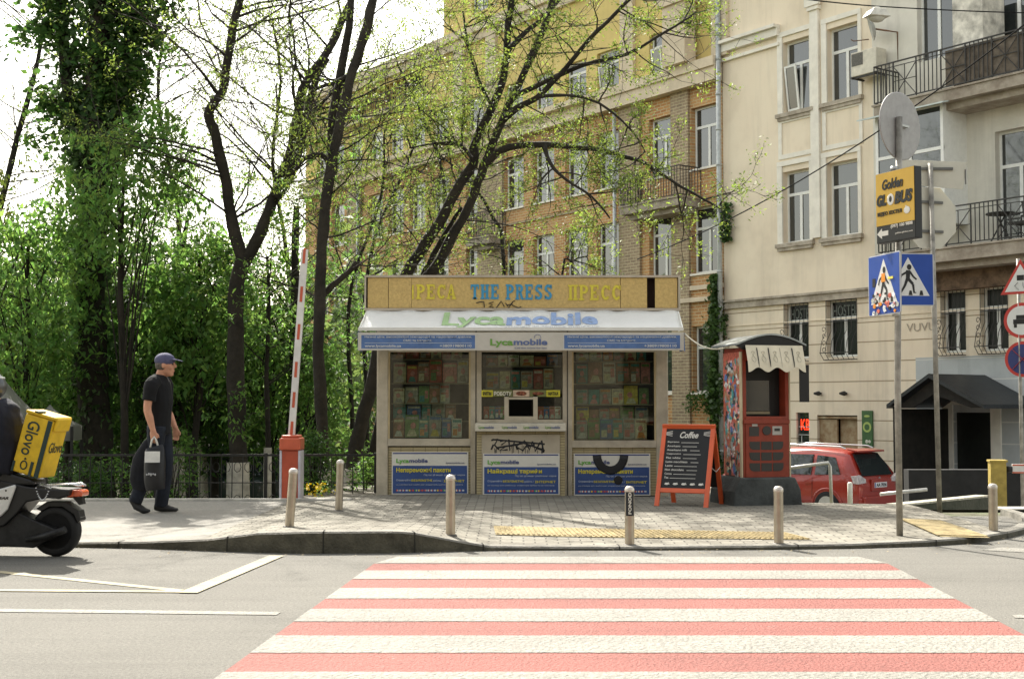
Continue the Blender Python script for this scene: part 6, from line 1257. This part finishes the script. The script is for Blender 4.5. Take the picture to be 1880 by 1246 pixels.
# -- far woodland closing the view
random.seed(9); n = 30000; x = rng.uniform(-34, -3, n); y = rng.uniform(38, 58, n); top = 4.6+1.4*np.sin(x*.9)+1.1*np.sin(x*2.3+y)+np.sin(x*5.1+y*.7); z = -1.4+rng.uniform(0, 1, n)**.8*(top+1.0)
o = leaves('woodland', np.stack([x, y, z], 1), .42, LEAF['far'], None, asp=.6, up=.4); tag(o, kind='stuff')
n = 9000; x = rng.uniform(-16, -2.6, n); y = rng.uniform(17.9, 27, n); z = np.array([ground_z(a, b_) for a, b_ in zip(x, y)])+rng.uniform(0, .14, n)
o = leaves('ground_cover', np.stack([x, y, z], 1), .10, LEAF['maple'], None, asp=.4, up=.2); tag(o, kind='stuff')

random.seed(31); rng = np.random.default_rng(31); n = 260; x = rng.uniform(-5.5, 6, n); y = np.array([kerb_at(a)[0] for a in x])-np.abs(rng.normal(size=n))*.22-.02; o = leaves('fallen_bits', np.stack([x, y, np.full(n, .010)], 1), .022, mat('dry litter', (.30, .24, .14), .9, 0, rand=.5), None, up=6.); tag(o, kind='stuff')
# ================= CAR
CARR = mat('red car paint', (.30, .024, .014), .28, .05, 2., coat=.8, metal=.1); RUB = mat('black rubber', (.009, .009, .009), .7, .2, 10.); CGL = mat('car glass', (.02, .025, .025), .03, 0, spec=1.); SIL = mat('silver trim', (.55, .55, .55), .3, .1, metal=.8); LAMPW = mat('clear tail lamp', (.5, .46, .46), .15, .2, 20., coat=1.)
hd = Vector((-.69, .72, 0)).normalized(); rc = P(1613, 880, 31.); rc.z = 0; cpos = rc+hd*2.25; cpos.z = ground_z(cpos.x, cpos.y)+.03
cpos.z = -1.42
car = empty('parked_car', cpos, math.atan2(hd.y, hd.x), 'red estate car parked beside the cream house, seen from behind left', 'car')
def carsec(x, w_, zb_, zs, zbelt, zr, rw):
    pts = [(0, zb_), (w_*.8, zb_), (w_*.97, zb_+.12), (w_, zs), (w_*.985, (zs+zbelt)/2+.08), (w_*.95, zbelt), (rw+.02, lerp(zbelt, zr, .82)), (rw-.08, zr-.02), (rw*.5, zr+.01), (0, zr+.02)]
    return [Vector((x, y, z)) for y, z in pts]+[Vector((x, -y, z)) for y, z in pts[-2:0:-1]]
ST = [(-2.27,.72,.32,.55,.80,.84,.70),(-2.25,.84,.28,.55,.86,.92,.80),(-2.20,.88,.26,.55,.95,1.04,.84),(-2.05,.89,.25,.55,1.02,1.30,.78),(-1.88,.90,.25,.55,1.03,1.58,.68),(-1.7,.90,.25,.55,1.03,1.64,.66),(-.8,.90,.25,.55,1.01,1.69,.66),(.2,.90,.25,.55,.99,1.67,.65),(.75,.90,.25,.55,.98,1.50,.66),(1.25,.90,.25,.55,.97,1.06,.76),(1.7,.87,.25,.52,.88,.97,.76),(2.1,.80,.28,.5,.74,.82,.68),(2.28,.60,.35,.5,.62,.66,.5)]
q = MB(); q.smooth = True; n = 18; vs = [p for s_ in ST for p in carsec(*s_)]; k = len(vs)//len(ST)
q.add(vs, [(i*k+j, i*k+(j+1) % k, (i+1)*k+(j+1) % k, (i+1)*k+j) for i in range(len(ST)-1) for j in range(k)]); q.smooth = False; q.add(vs[:k], [tuple(range(k))]); q.add(vs[-k:], [tuple(range(k))])
body = q.build('body', CARR, car)
def side_glass(pts, s, name='side_window', m=CGL, off=.012):
    q = MB(); f = [(x, s*(y+off), z) for x, y, z in pts]; q.add(f, [tuple(range(len(f)))]); o = q.build(name, m, car); sf = o.modifiers.new('s', 'SOLIDIFY'); sf.thickness = .01; return o
def yside(x, t):                                   # half width at fraction t between belt and the roof rail
    for a, b in zip(ST, ST[1:]):
        if a[0] <= x <= b[0]:
            u = (x-a[0])/(b[0]-a[0]); A = carsec(*a); B = carsec(*b); lo = A[5].lerp(B[5], u); hi = A[6].lerp(B[6], u); p = lo.lerp(hi, t); return (x, p.y, p.z)
for s in (1, -1):
    side_glass([yside(-1.75, .12), yside(-1.05, .08), yside(-1.05, .93), yside(-1.55, .88)], s); side_glass([yside(-.95, .08), yside(-.05, .08), yside(-.05, .95), yside(-.95, .95)], s); side_glass([yside(.05, .08), yside(.95, .06), yside(.72, .60), yside(.35, .95), yside(.05, .95)], s)
    q = MB(); q.tube([(-1.75, s*.60, 1.68), (-1.6, s*.60, 1.73), (.1, s*.60, 1.76), (.35, s*.60, 1.70)], .022, 6); q.build('roof_rail', mat('pale roof rail', (.7, .7, .7), .3, .05, metal=.5), car)
    q = MB(); q.prism([(-2.262, .88), (-2.22, 1.08), (-2.06, 1.06), (-2.12, .89)], s*.80, s*.905, 'xz'); q.prism([(s*.86, .885), (s*.58, .90), (s*.60, .99), (s*.84, 1.09)], -2.275, -2.20, 'yz'); q.build('tail_light', LAMPW, car, .006)
    for xw in (-1.4, 1.4):
        q = MB(); q.lathe([(.22, -.11), (.33, -.11), (.345, -.07), (.345, .07), (.33, .11), (.22, .11)], (xw, s*.80, .345), 24, 'y'); wt_ = q.build('wheel', RUB, car); q = MB(); q.lathe([(.225, -.112), (.225, .112)], (xw, s*.80, .345), 20, 'y'); q.build('rim', SIL, wt_)
        q = MB(); q.tube([(xw+.40*math.cos(R(a)), s*.895, .345+.40*math.sin(R(a))) for a in range(0, 181, 15)], .028, 6); q.build('wheel_arch', CARR, car)
    q = MB(); q.bar((-1.0, s*.912, .86), (-.82, s*.912, .86), .02, .03); q.build('door_handle', CARR, car)
    q = MB(); q.bar((-1.0, s*.903, .45), (-1.0, s*.885, 1.0), .008, .004); q.bar((0, s*.903, .3), (0, s*.885, 1.0), .008, .004); q.build('door_seam', RUB, car)
# rear glass, plate, spoiler, bumper
def rear(t, y): 
    a, b = ST[2], ST[4]; x = lerp(a[0], b[0], t); z = lerp(1.06, 1.56, t); return (x-.028-.03*math.sin(t*3.14), y, z)
q = MB(); q.add([rear(0, -.66), rear(0, .66), rear(.5, .62), rear(1, .54), rear(1, -.54), rear(.5, -.62)], [(0, 1, 2, 5), (5, 2, 3, 4)]); o = q.build('rear_window', CGL, car); sf = o.modifiers.new('s', 'SOLIDIFY'); sf.thickness = .012
q = MB(); q.prism([(-2.06, 1.60), (-1.78, 1.655), (-1.78, 1.685), (-2.06, 1.64)], -.60, .60, 'xz'); q.build('spoiler', CARR, car, .01)
q = MB(); q.box(-2.36, -2.2, -.78, .78, .36, .60); q.box(-2.30, -2.2, -.86, .86, .30, .56); q.build('bumper', CARR, car, .04)
q = MB(); q.box(-2.30, -2.262, -.38, .38, .70, .99); q.build('plate_recess', CARR, car, .015); q = MB(); q.box(-2.312, -2.301, -.27, .27, .78, .90); q.m = 1; RM = Matrix(((0,1,0,0),(-1,0,0,0),(0,0,1,0),(0,0,0,1))); q.box(-2.3135, -2.3122, .23, .262, .785, .895); q.m = 2
text(q, 'AA 7036', -.20, .24, .80, .88, -2.314, .02, M=Matrix(((0,1,0,0),(-1,0,0,0),(0,0,1,0),(0,0,0,1)))); q.build('number_plate', [mat('plate white', (.65, .65, .65), .4, 0), SB, SK], car)
q = MB(); q.prism([(0, 1.03), (.022, 1.0), (0, .97), (-.022, 1.0)], -2.29, -2.262, 'yz'); q.build('badge', SIL, car)
# dark car half hidden behind the fence
hp = P(505, 905, 27.); hp.z = ground_z(hp.x, hp.y); hc = empty('parked_car', hp, R(10), 'dark green car half hidden behind the fence left of the boom barrier', 'car')
for ch in car.children:
    if ch.name.split('.')[0] in ('body', 'side_window', 'rear_window', 'spoiler', 'wheel', 'bumper'):
        c = ch.copy(); COL.objects.link(c); c.parent = hc
        if ch.name.split('.')[0] in ('body', 'spoiler', 'bumper'):
            c.data = ch.data.copy(); c.data.materials[0] = mat('dark green car paint', (.02, .035, .03), .25, .05, coat=.8)
        for g in ch.children: d = g.copy(); COL.objects.link(d); d.parent = c
# ================= PEOPLE
SKIN = mat('skin', (.50, .25, .16), .55, .12, 12., spec=.3); SHIRT = mat('black t-shirt', (.004, .004, .005), .95, .3, 6., .5, 14.); JEAN = mat('dark jeans', (.009, .012, .02), .9, .35, 7., .5, 16.); SHOE = mat('black shoes', (.012, .012, .012), .6, .1); CAPM = mat('faded navy cap', (.07, .07, .13), .85, .15, 12.); HAIR = mat('short grey hair', (.10, .085, .07), .9, .3, 60.)
def rm(o, vox=.009, sm=4):
    m = o.modifiers.new('remesh', 'REMESH'); m.mode = 'VOXEL'; m.voxel_size = vox; m.use_smooth_shade = True; s_ = o.modifiers.new('smooth', 'SMOOTH'); s_.factor = .5; s_.iterations = sm; return o
def tb(q, pts, rad, n=12, ref=(0, 1, 0)): q.tube(smoothp([Vector(p) for p in pts], 3), [r for r in _rs(rad, 3)], n, ref=ref)
def _rs(rad, k):
    out = []
    for a, b in zip(rad, rad[1:]):
        for j in range(k):
            t = j/k; out.append((lerp(a[0], b[0], t), lerp(a[1], b[1], t)) if hasattr(a, '__len__') else lerp(a, b, t))
    out.append(rad[-1]); return out
def hand(q, w_, side, curl=1.):
    """palm below the wrist with four curled fingers and a thumb; w_ = wrist, hand hangs down"""
    w_ = Vector(w_); f = Vector((1, 0, 0)); s = Vector((0, side, 0))
    q.tube([w_+Vector((0, 0, .02)), w_+Vector((.004, 0, -.03)), w_+Vector((.008, 0, -.085))], [(.026, .02), (.040, .017), (.038, .015)], 10, ref=(0, 1, 0))
    for i, (dx, L) in enumerate(((.030, .072), (.011, .080), (-.009, .075), (-.027, .060))):
        p = w_+Vector((.008+dx, 0, -.085)); c = -s*curl
        q.tube([p+Vector((0, 0, .02)), p+Vector((0, 0, -L*.35))+c*.006, p+Vector((0, 0, -L*.62))+c*.026, p+Vector((0, 0, -L*.60))+c*.05], [.0095, .009, .0085, .0075], 7)
    p = w_+Vector((.035, 0, -.025)); q.tube([p-f*.01, p+Vector((.022, 0, -.028))-s*.008, p+Vector((.024, 0, -.058))-s*.022], [.013, .011, .009], 7)
def head(q, c, yaw=0.):
    c = Vector(c); M_ = Matrix.Rotation(yaw, 3, 'Z'); v = lambda x, y, z: c+M_ @ Vector((x, y, z))
    q.ell(v(-.005, 0, .03), (.098, .077, .095), 18, 12, M_); q.ell(v(.02, 0, -.035), (.072, .060, .085), 16, 10, M_); q.ell(v(.055, 0, -.093), (.034, .034, .028), 12, 8, M_)
    q.tube([v(.088, 0, .03), v(.108, 0, -.008), v(.100, 0, -.025)], [.010, .017, .013], 8); q.ell(v(.082, 0, -.060), (.018, .026, .014), 10, 6, M_); q.ell(v(.080, 0, .035), (.020, .052, .012), 10, 6, M_)
    for s in (-1, 1): q.ell(v(-.008, s*.076, -.005), (.020, .010, .032), 8, 6, M_); q.ell(v(.058, s*.045, -.02), (.022, .02, .028), 8, 6, M_)
b = gnd(290, 941); man = empty('person', b, R(-4), 'man in black t-shirt and navy cap walking right, carrying a dark bag', 'person')
man.scale = (1.035, 1.035, 1.035); HT = Vector((.06, .0, 1.575)); q = MB()
tb(q, [(0,0,.90),(0,0,1.02),(.01,0,1.2),(0,0,1.36),(.0,0,1.43)], [(.10,.15),(.095,.135),(.105,.15),(.10,.155),(.07,.11)]); tb(q, [(0,0,1.40),(.012,0,1.47),(.035,0,1.54)], [(.06,.065),(.056,.056),(.055,.055)])
head(q, HT, R(8))
RA = [(0,-.165,1.405),(-.015,-.215,1.36),(-.045,-.245,1.13),(-.02,-.245,1.02),(.015,-.235,.885)]; LA = [(0,.165,1.405),(.0,.215,1.36),(.0,.245,1.13),(.04,.245,1.02),(.10,.235,.90)]
for A_ in (RA, LA): tb(q, A_, [.055,.050,.042,.042,.027])
hand(q, RA[-1], -1); hand(q, LA[-1], 1, .6)
RL = [(0,-.085,.92),(-.01,-.09,.70),(-.05,-.09,.49),(-.14,-.085,.33),(-.22,-.085,.15)]; LL = [(0,.085,.92),(.03,.09,.70),(.05,.09,.49),(.03,.09,.30),(.0,.09,.09)]
for A_ in (RL, LL): tb(q, A_, [.088,.075,.055,.052,.036])
rm(q.build('body', SKIN, man, fix=False), .008, 3)
q = MB()
for (x, y) in ((.085, .034), (.088, -.030)): p = HT+Matrix.Rotation(R(8), 3, 'Z') @ Vector((x-.003, y, .012)); q.ell(p, (.010, .014, .007), 8, 6)
q.build('eyes', mat('eye', (.03, .02, .015), .3, 0), man)
q = MB(); q.ell(HT+Vector((-.028, 0, .005)), (.083, .082, .075), 14, 10); q.build('hair', HAIR, man)
q = MB(); q.ell(HT+Vector((-.008, 0, .055)), (.112, .090, .082), 18, 10); q.tube([HT+Vector((.06, 0, .062)), HT+Vector((.12, .008, .060)), HT+Vector((.185, .014, .045))], [(.008, .070), (.007, .066), (.005, .038)], 12, ref=(0, 0, 1) if False else (0, 1, 0)); cp = rm(q.build('cap', CAPM, man, fix=False), .006, 3)
q = MB(); tb(q, [(.0,0,.845),(.0,0,.95),(.005,0,1.06),(.012,0,1.2),(.0,0,1.36),(-.003,0,1.44),(.0,0,1.478)], [(.118,.175),(.118,.165),(.118,.162),(.128,.178),(.118,.18),(.085,.13),(.062,.072)], 16)
for A_ in (RA, LA): tb(q, [(A_[0][0], A_[0][1]*.8, A_[0][2]), A_[1], Vector(A_[1]).lerp(Vector(A_[2]), .45), Vector(A_[1]).lerp(Vector(A_[2]), .72)], [.075,.078,.070,.072])
rm(q.build('t_shirt', SHIRT, man, fix=False), .009, 4)
q = MB(); tb(q, [(0,0,.98),(0,0,.90),(0,0,.84)], [(.11,.155),(.118,.165),(.115,.16)])
for A_, s in ((RL, -1), (LL, 1)): tb(q, [A_[0], A_[1], A_[2], A_[3], Vector(A_[4])+Vector((0, 0, -.03))], [.102,.092,.078,.076,.072])
rm(q.build('jeans', JEAN, man, fix=False), .009, 4)
q = MB(); q.tube([(-.255, -.085, .16), (-.20, -.085, .075), (-.12, -.085, .03), (-.06, -.085, .025)], [(.04,.04),(.045,.045),(.035,.048),(.016,.03)], 12, ref=(0,1,0)); rm(q.build('shoe', SHOE, man, fix=False), .008, 2)
q = MB(); q.tube([(-.065, .09, .06), (.0, .09, .055), (.10, .09, .038), (.185, .09, .025)], [(.04,.04),(.052,.046),(.034,.050),(.018,.032)], 12, ref=(0,1,0)); rm(q.build('shoe', SHOE, man, fix=False), .008, 2)
# carried bag
hnd = b+Matrix.Rotation(R(-4), 3, 'Z') @ Vector((.03, -.27, .83)); bag = empty('carrier_bag', (hnd.x, hnd.y, hnd.z-.56), R(6), 'black carrier bag with a white label hanging from the walking man\'s hand', 'bag')
q = MB(); q.smooth = True; tb(q, [(.03,0,.0),(.02,0,.12),(.02,0,.3),(.02,0,.42),(.01,0,.47)], [(.10,.05),(.115,.075),(.115,.06),(.105,.03),(.09,.012)]); q.build('sack', mat('black plastic', (.005, .0055, .008), .45, .3, 8., .4, 12.), bag, fix=False)
q = MB(); q.box(-.075, .085, -.078, -.072, .30, .42); q.build('label', mat('white label', (.60, .60, .58), .6, .1, 10.), bag); q = MB()
for k in range(5): q.ell((-.05+.022*k, -.081, .17+.006*(k % 2)), (.010, .002, .010+.004*(k % 3)), 8, 4)
q.build('print', mat('grey print', (.35, .35, .36), .6, 0), bag)
q = MB(); q.tube([(-.03, 0, .46), (-.015, -.0, .54), (.01, 0, .575), (.03, 0, .54), (.055, 0, .46)], .011, 7); q.build('handle', mat('pale strap', (.55, .54, .5), .6, 0), bag)
jk = empty('dark_jacket', (hnd.x-.13, hnd.y+.16, hnd.z-.60), 0, 'dark jacket bundled behind the carrier bag and carried by the walking man', 'jacket'); q = MB(); tb(q, [(-.03,0,.02),(-.05,0,.15),(-.03,0,.35),(.03,0,.52),(.06,0,.60)], [(.08,.04),(.12,.06),(.11,.07),(.07,.05),(.03,.03)]); rm(q.build('cloth', mat('navy jacket cloth', (.006, .0065, .01), .9, .3, 8., .5, 14.), jk, fix=False), .01, 3)
# ================= SCOOTER, RIDER AND DELIVERY BOX
SYY = 11.15; sc_ = SYY/FPX; ox, oz = P(104, 965, SYY).x, 0.
sco = empty('motor_scooter', (ox, SYY, 0), R(-5), 'dark scooter with white side panel and orange tail light, cut by the left edge', 'scooter')
def S(px, py): return ((px-104)*sc_, (1012-py)*sc_)
BKP = mat('black plastic body', (.006, .006, .0065), .45, .2, 8., coat=.1); SWH = mat('pale silver panel', (.62, .62, .60), .35, .08, metal=.3); CHR = mat('chrome', (.6, .6, .6), .2, .1, metal=.9)
rw_ = .215
def wheel(x, nm='wheel'):
    q = MB(); pr_ = [(rw_-.062, -.045), (rw_-.03, -.052), (rw_-.008, -.035), (rw_, 0), (rw_-.008, .035), (rw_-.03, .052), (rw_-.062, .045)]; q.lathe(pr_+[pr_[0]], (x, 0, rw_), 36, 'y'); o = q.build(nm, RUB, sco, fix=False)
    q = MB(); q.lathe([(rw_-.06, -.04), (rw_-.075, -.04), (rw_-.075, .04), (rw_-.06, .04), (rw_-.06, -.04)], (x, 0, rw_), 30, 'y'); q.lathe([(.035, -.06), (.035, .06)], (x, 0, rw_), 14, 'y')
    for k in range(5): a = k*1.2566+.3; q.bar((x+.03*math.cos(a), 0, rw_+.03*math.sin(a)), (x+(rw_-.07)*math.cos(a), 0, rw_+(rw_-.07)*math.sin(a)), .03, .03, up=(0, 1, 0))
    q.build('rim', mat('dark alloy', (.16, .16, .16), .4, .1, metal=.5), o)
wheel(0); wheel(-1.27)
def plate(name, pix, y0, y1, m, par=sco, bev=.012):
    q = MB(); q.prism([S(*p) for p in pix], y0, y1, 'xz'); return q.build(name, m, par, bev)
plate('body', [(-10,868),(60,884),(100,888),(140,889),(138,900),(120,906),(95,905),(60,912),(40,935),(18,955),(-10,962),(-60,968),(-60,880)], -.14, .14, BKP)
plate('engine', [(-30,940),(40,930),(85,950),(112,960),(112,975),(70,995),(20,992),(-30,998)], -.11, .08, mat('dark engine metal', (.02, .02, .02), .5, .3, 12., metal=.4))
plate('side_panel', [(-12,895),(40,880),(42,884),(27,925),(14,938),(-12,943),(-50,948),(-50,905)], -.165, -.141, SWH); plate('side_panel', [(-12,895),(40,880),(42,884),(27,925),(14,938),(-12,943),(-50,948),(-50,905)], .141, .165, SWH)
plate('rear_fender', [(70,925),(90,912),(125,912),(150,928),(154,945),(149,950),(142,935),(120,921),(95,921),(80,930)], -.06, .06, BKP, bev=.004); plate('reflector', [(146,932),(153,940),(152,948),(146,944)], -.05, .05, SIL, bev=.003)
plate('tail_light', [(126,891),(152,890),(158,894),(157,902),(128,904)], -.075, .075, mat('orange lens', (.62, .10, .03), .2, .2, 25., coat=.8), bev=.008); plate('tail_bracket', [(135,904),(153,904),(156,917),(148,918)], -.03, .03, BKP, bev=.003)
q = MB()
for y in (-.10, -.04, .04, .10): q.tube([(S(75,888)[0], y, S(75,884)[1]), (S(110,884)[0], y, S(110,882)[1]), (S(140,884)[0], y, S(140,880)[1]), (S(152,884)[0], y*.6, S(152,884)[1])], .008, 6)
q.tube([(S(80,886)[0], -.10, S(80,884)[1]), (S(80,886)[0], .10, S(80,884)[1])], .008, 6); q.tube([(S(135,886)[0], -.10, S(135,880)[1]), (S(135,886)[0], .10, S(135,880)[1])], .008, 6); q.tube([(S(100,886)[0], -.08, S(100,884)[1]), (S(92,900)[0], -.08, S(92,902)[1])], .008, 6); q.build('luggage_rack', CHR, sco)
q = MB()
for k in range(16): t = k/15; x = lerp(S(81,0)[0], S(106,0)[0], t); z = S(0,886)[1]-.10*math.sin(math.pi*t)**.8; q.ell((x, -.175, z), (.008, .004, .006), 8, 4)
q.build('chain', CHR, sco)
q = MB(); text(q, 'GEAR', S(5,0)[0], S(29,0)[0], S(0,907)[1], S(0,902)[1], -.166, .02, .3); q.lathe([(.008, -.168), (.008, -.165)], (S(24,890)[0], 0, S(24,891)[1]), 10, 'y'); q.build('lettering', SK, sco)
plate('seat', [(-90,868),(-80,856),(20,858),(70,872),(72,882),(-60,884)], -.13, .13, BKP, bev=.02)
q = MB(); q.tube([(S(60,975)[0], -.13, S(60,980)[1]), (S(100,965)[0], -.15, S(100,972)[1]), (S(135,955)[0], -.15, S(135,960)[1])], [.02, .035, .03], 10); q.build('muffler', mat('dark engine metal', (.02,.02,.02)), sco)
q = MB(); q.prism([S(-60,960), S(-150,975), S(-190,870), S(-205,800), S(-195,795), S(-165,860), S(-130,945), S(-60,945)], -.17, .17, 'xz'); q.build('leg_shield', SWH, sco, .01)
q = MB(); q.tube([(-1.27, 0, rw_), (-1.17, 0, .55), (-1.10, 0, .95)], .03, 8); q.build('fork', CHR, sco); q = MB(); q.tube([(-1.02, -.33, 1.0), (-1.10, -.2, .98), (-1.10, .2, .98), (-1.02, .33, 1.0)], .015, 8); q.build('handlebar', RUB, sco)
# rider
HOOD = mat('navy hooded jacket', (.009, .010, .018), .9, .4, 5., .6, 10.)
zs = (1012-860)*sc_; hx = (-2-104)*sc_; rd = empty('person', (sco.location.x+hx, SYY, 0), R(-5), 'scooter rider in dark hooded jacket and helmet at the left edge', 'person'); rd.location.z = 0
zh = zs+.09; q = MB(); tb(q, [(0,0,zh),(.02,0,zh+.2),(.0,0,zh+.38),(-.03,0,zh+.46)], [(.12,.17),(.11,.15),(.11,.17),(.08,.12)]); tb(q, [(-.04,0,zh+.44),(-.07,0,zh+.55)], [.06,.055]); HD = Vector((-.10, 0, zh+.60)); q2 = MB()
head(q, HD, R(180))
for s in (-1, 1):
    tb(q, [(-.03,s*.17,zh+.43),(-.12,s*.24,zh+.22),(-.30,s*.24,zh+.12),(-.50,s*.26,zh+.17)], [.05,.045,.038,.028]); hand(q, (-.50, s*.26, zh+.19), s, .5)
    tb(q, [(0,s*.1,zh),(-.40,s*.16,zh+.02),(-.42,s*.15,zh-.3),(-.44,s*.14,.40)], [.085,.07,.055,.045])
rm(q.build('body', SKIN, rd, fix=False), .010, 3)
q = MB(); tb(q, [(0,0,zh-.08),(.03,0,zh+.1),(.045,0,zh+.3),(.01,0,zh+.45),(-.02,0,zh+.50)], [(.16,.21),(.15,.20),(.15,.21),(.11,.17),(.07,.09)]); q.ell((.07, 0, zh+.44), (.085, .12, .075), 12, 8)
for s in (-1, 1): tb(q, [(-.03,s*.17,zh+.43),(-.12,s*.24,zh+.22),(-.30,s*.24,zh+.12),(-.48,s*.26,zh+.17)], [.075,.07,.06,.045])
rm(q.build('hooded_jacket', HOOD, rd, fix=False), .010, 4)
q = MB(); tb(q, [(.02,0,zh),(-.03,0,zh-.02)], [(.14,.18),(.14,.18)])
for s in (-1, 1): tb(q, [(0,s*.1,zh),(-.40,s*.16,zh+.02),(-.42,s*.15,zh-.3),(-.44,s*.14,.38)], [.10,.09,.07,.06])
rm(q.build('trousers', JEAN, rd, fix=False), .010, 4)
for s in (-1, 1): q = MB(); q.tube([(-.38, s*.14, .34), (-.46, s*.14, .33), (-.60, s*.14, .31)], [(.045,.045),(.05,.045),(.03,.04)], 10, ref=(0,1,0)); q.build('shoe', SHOE, rd)
q = MB(); q.ell(HD+Vector((.005, 0, .04)), (.135, .115, .125), 20, 12); q.build('helmet', mat('dark helmet', (.05, .055, .06), .35, .2, 12., coat=.6), rd)
q = MB(); q.tube([(HD.x+.11*math.cos(a), .102*math.sin(a)*1.05, HD.z+.11) for a in [R(t) for t in range(-70, 71, 20)]], .012, 6); q.build('helmet_stripe', mat('grey stripe', (.4, .42, .42), .4, 0), rd)
# box
YBX = mat('yellow delivery cloth', (.62, .40, .012), .6, .12, 9., .3, 8.); DKG = mat('box print green black', (.012, .03, .025), .6, 0)
pc = P(62, 869, SYY); bxr = empty('delivery_box', (pc.x, SYY-.02, pc.z), R(-9), 'yellow insulated delivery box worn on the scooter rider\'s back', 'box'); bxr.rotation_mode = 'ZYX' if False else 'XYZ'
TL = Matrix.Rotation(R(15), 4, 'Y'); W_, D_, H_ = .27, .27, .50
q = MB(); q.M = TL; q.box(-W_/2, W_/2, -D_/2, D_/2, 0, H_); q.build('case', YBX, bxr, .018)
q = MB(); q.M = TL; q.box(-W_/2+.0, W_/2+.012, -D_/2-.006, D_/2+.006, H_+.001, H_+.03); q.box(W_/2+.001, W_/2+.022, -D_/2+.01, D_/2-.01, H_-.09, H_+.02); q.build('lid_flap', YBX, bxr, .012)
q = MB(); q.M = TL; q.box(W_/2-.052, W_/2-.012, -D_/2-.005, -D_/2-.0005, .0, H_-.01); q.box(-W_/2+.005, -W_/2+.025, -D_/2-.006, -D_/2-.0005, 0, .09); q.box(.03, .055, -D_/2-.006, -D_/2-.0005, 0, .12); q.box(-.03, .0, -D_/2-.05, -D_/2+.08, H_+.031, H_+.045); q.build('strap', DKG, bxr)
q = MB()
RT = Matrix(((0,0,1,0),(0,1,0,0),(-1,0,0,0),(0,0,0,1)))   # turns the word to read downwards
text(q, 'Glovo', -(H_-.05), -.16, -.085, .025, -D_/2-.002, .01, ext=.002, M=TL @ RT @ Matrix.Translation((0, 0, 0)))
T5 = TL
q.M = TL
for a0 in (0,): q.tube([(.0-.03+.028*math.cos(R(a)), -D_/2-.003, .075+.035*math.sin(R(a))) for a in range(0, 360, 30)]+[(-.002, -D_/2-.003, .075)], .006, 4)
q.ell((-.03, -D_/2-.003, .13), (.010, .002, .010), 8, 4); q.M = None
text(q, 'Glovo', -D_/2+.03, D_/2-.02, .22, .31, -W_/2-.002, .0, ext=.002, M=TL @ Matrix.Rotation(R(90), 4, 'Z'))
q.build('logo', DKG, bxr)
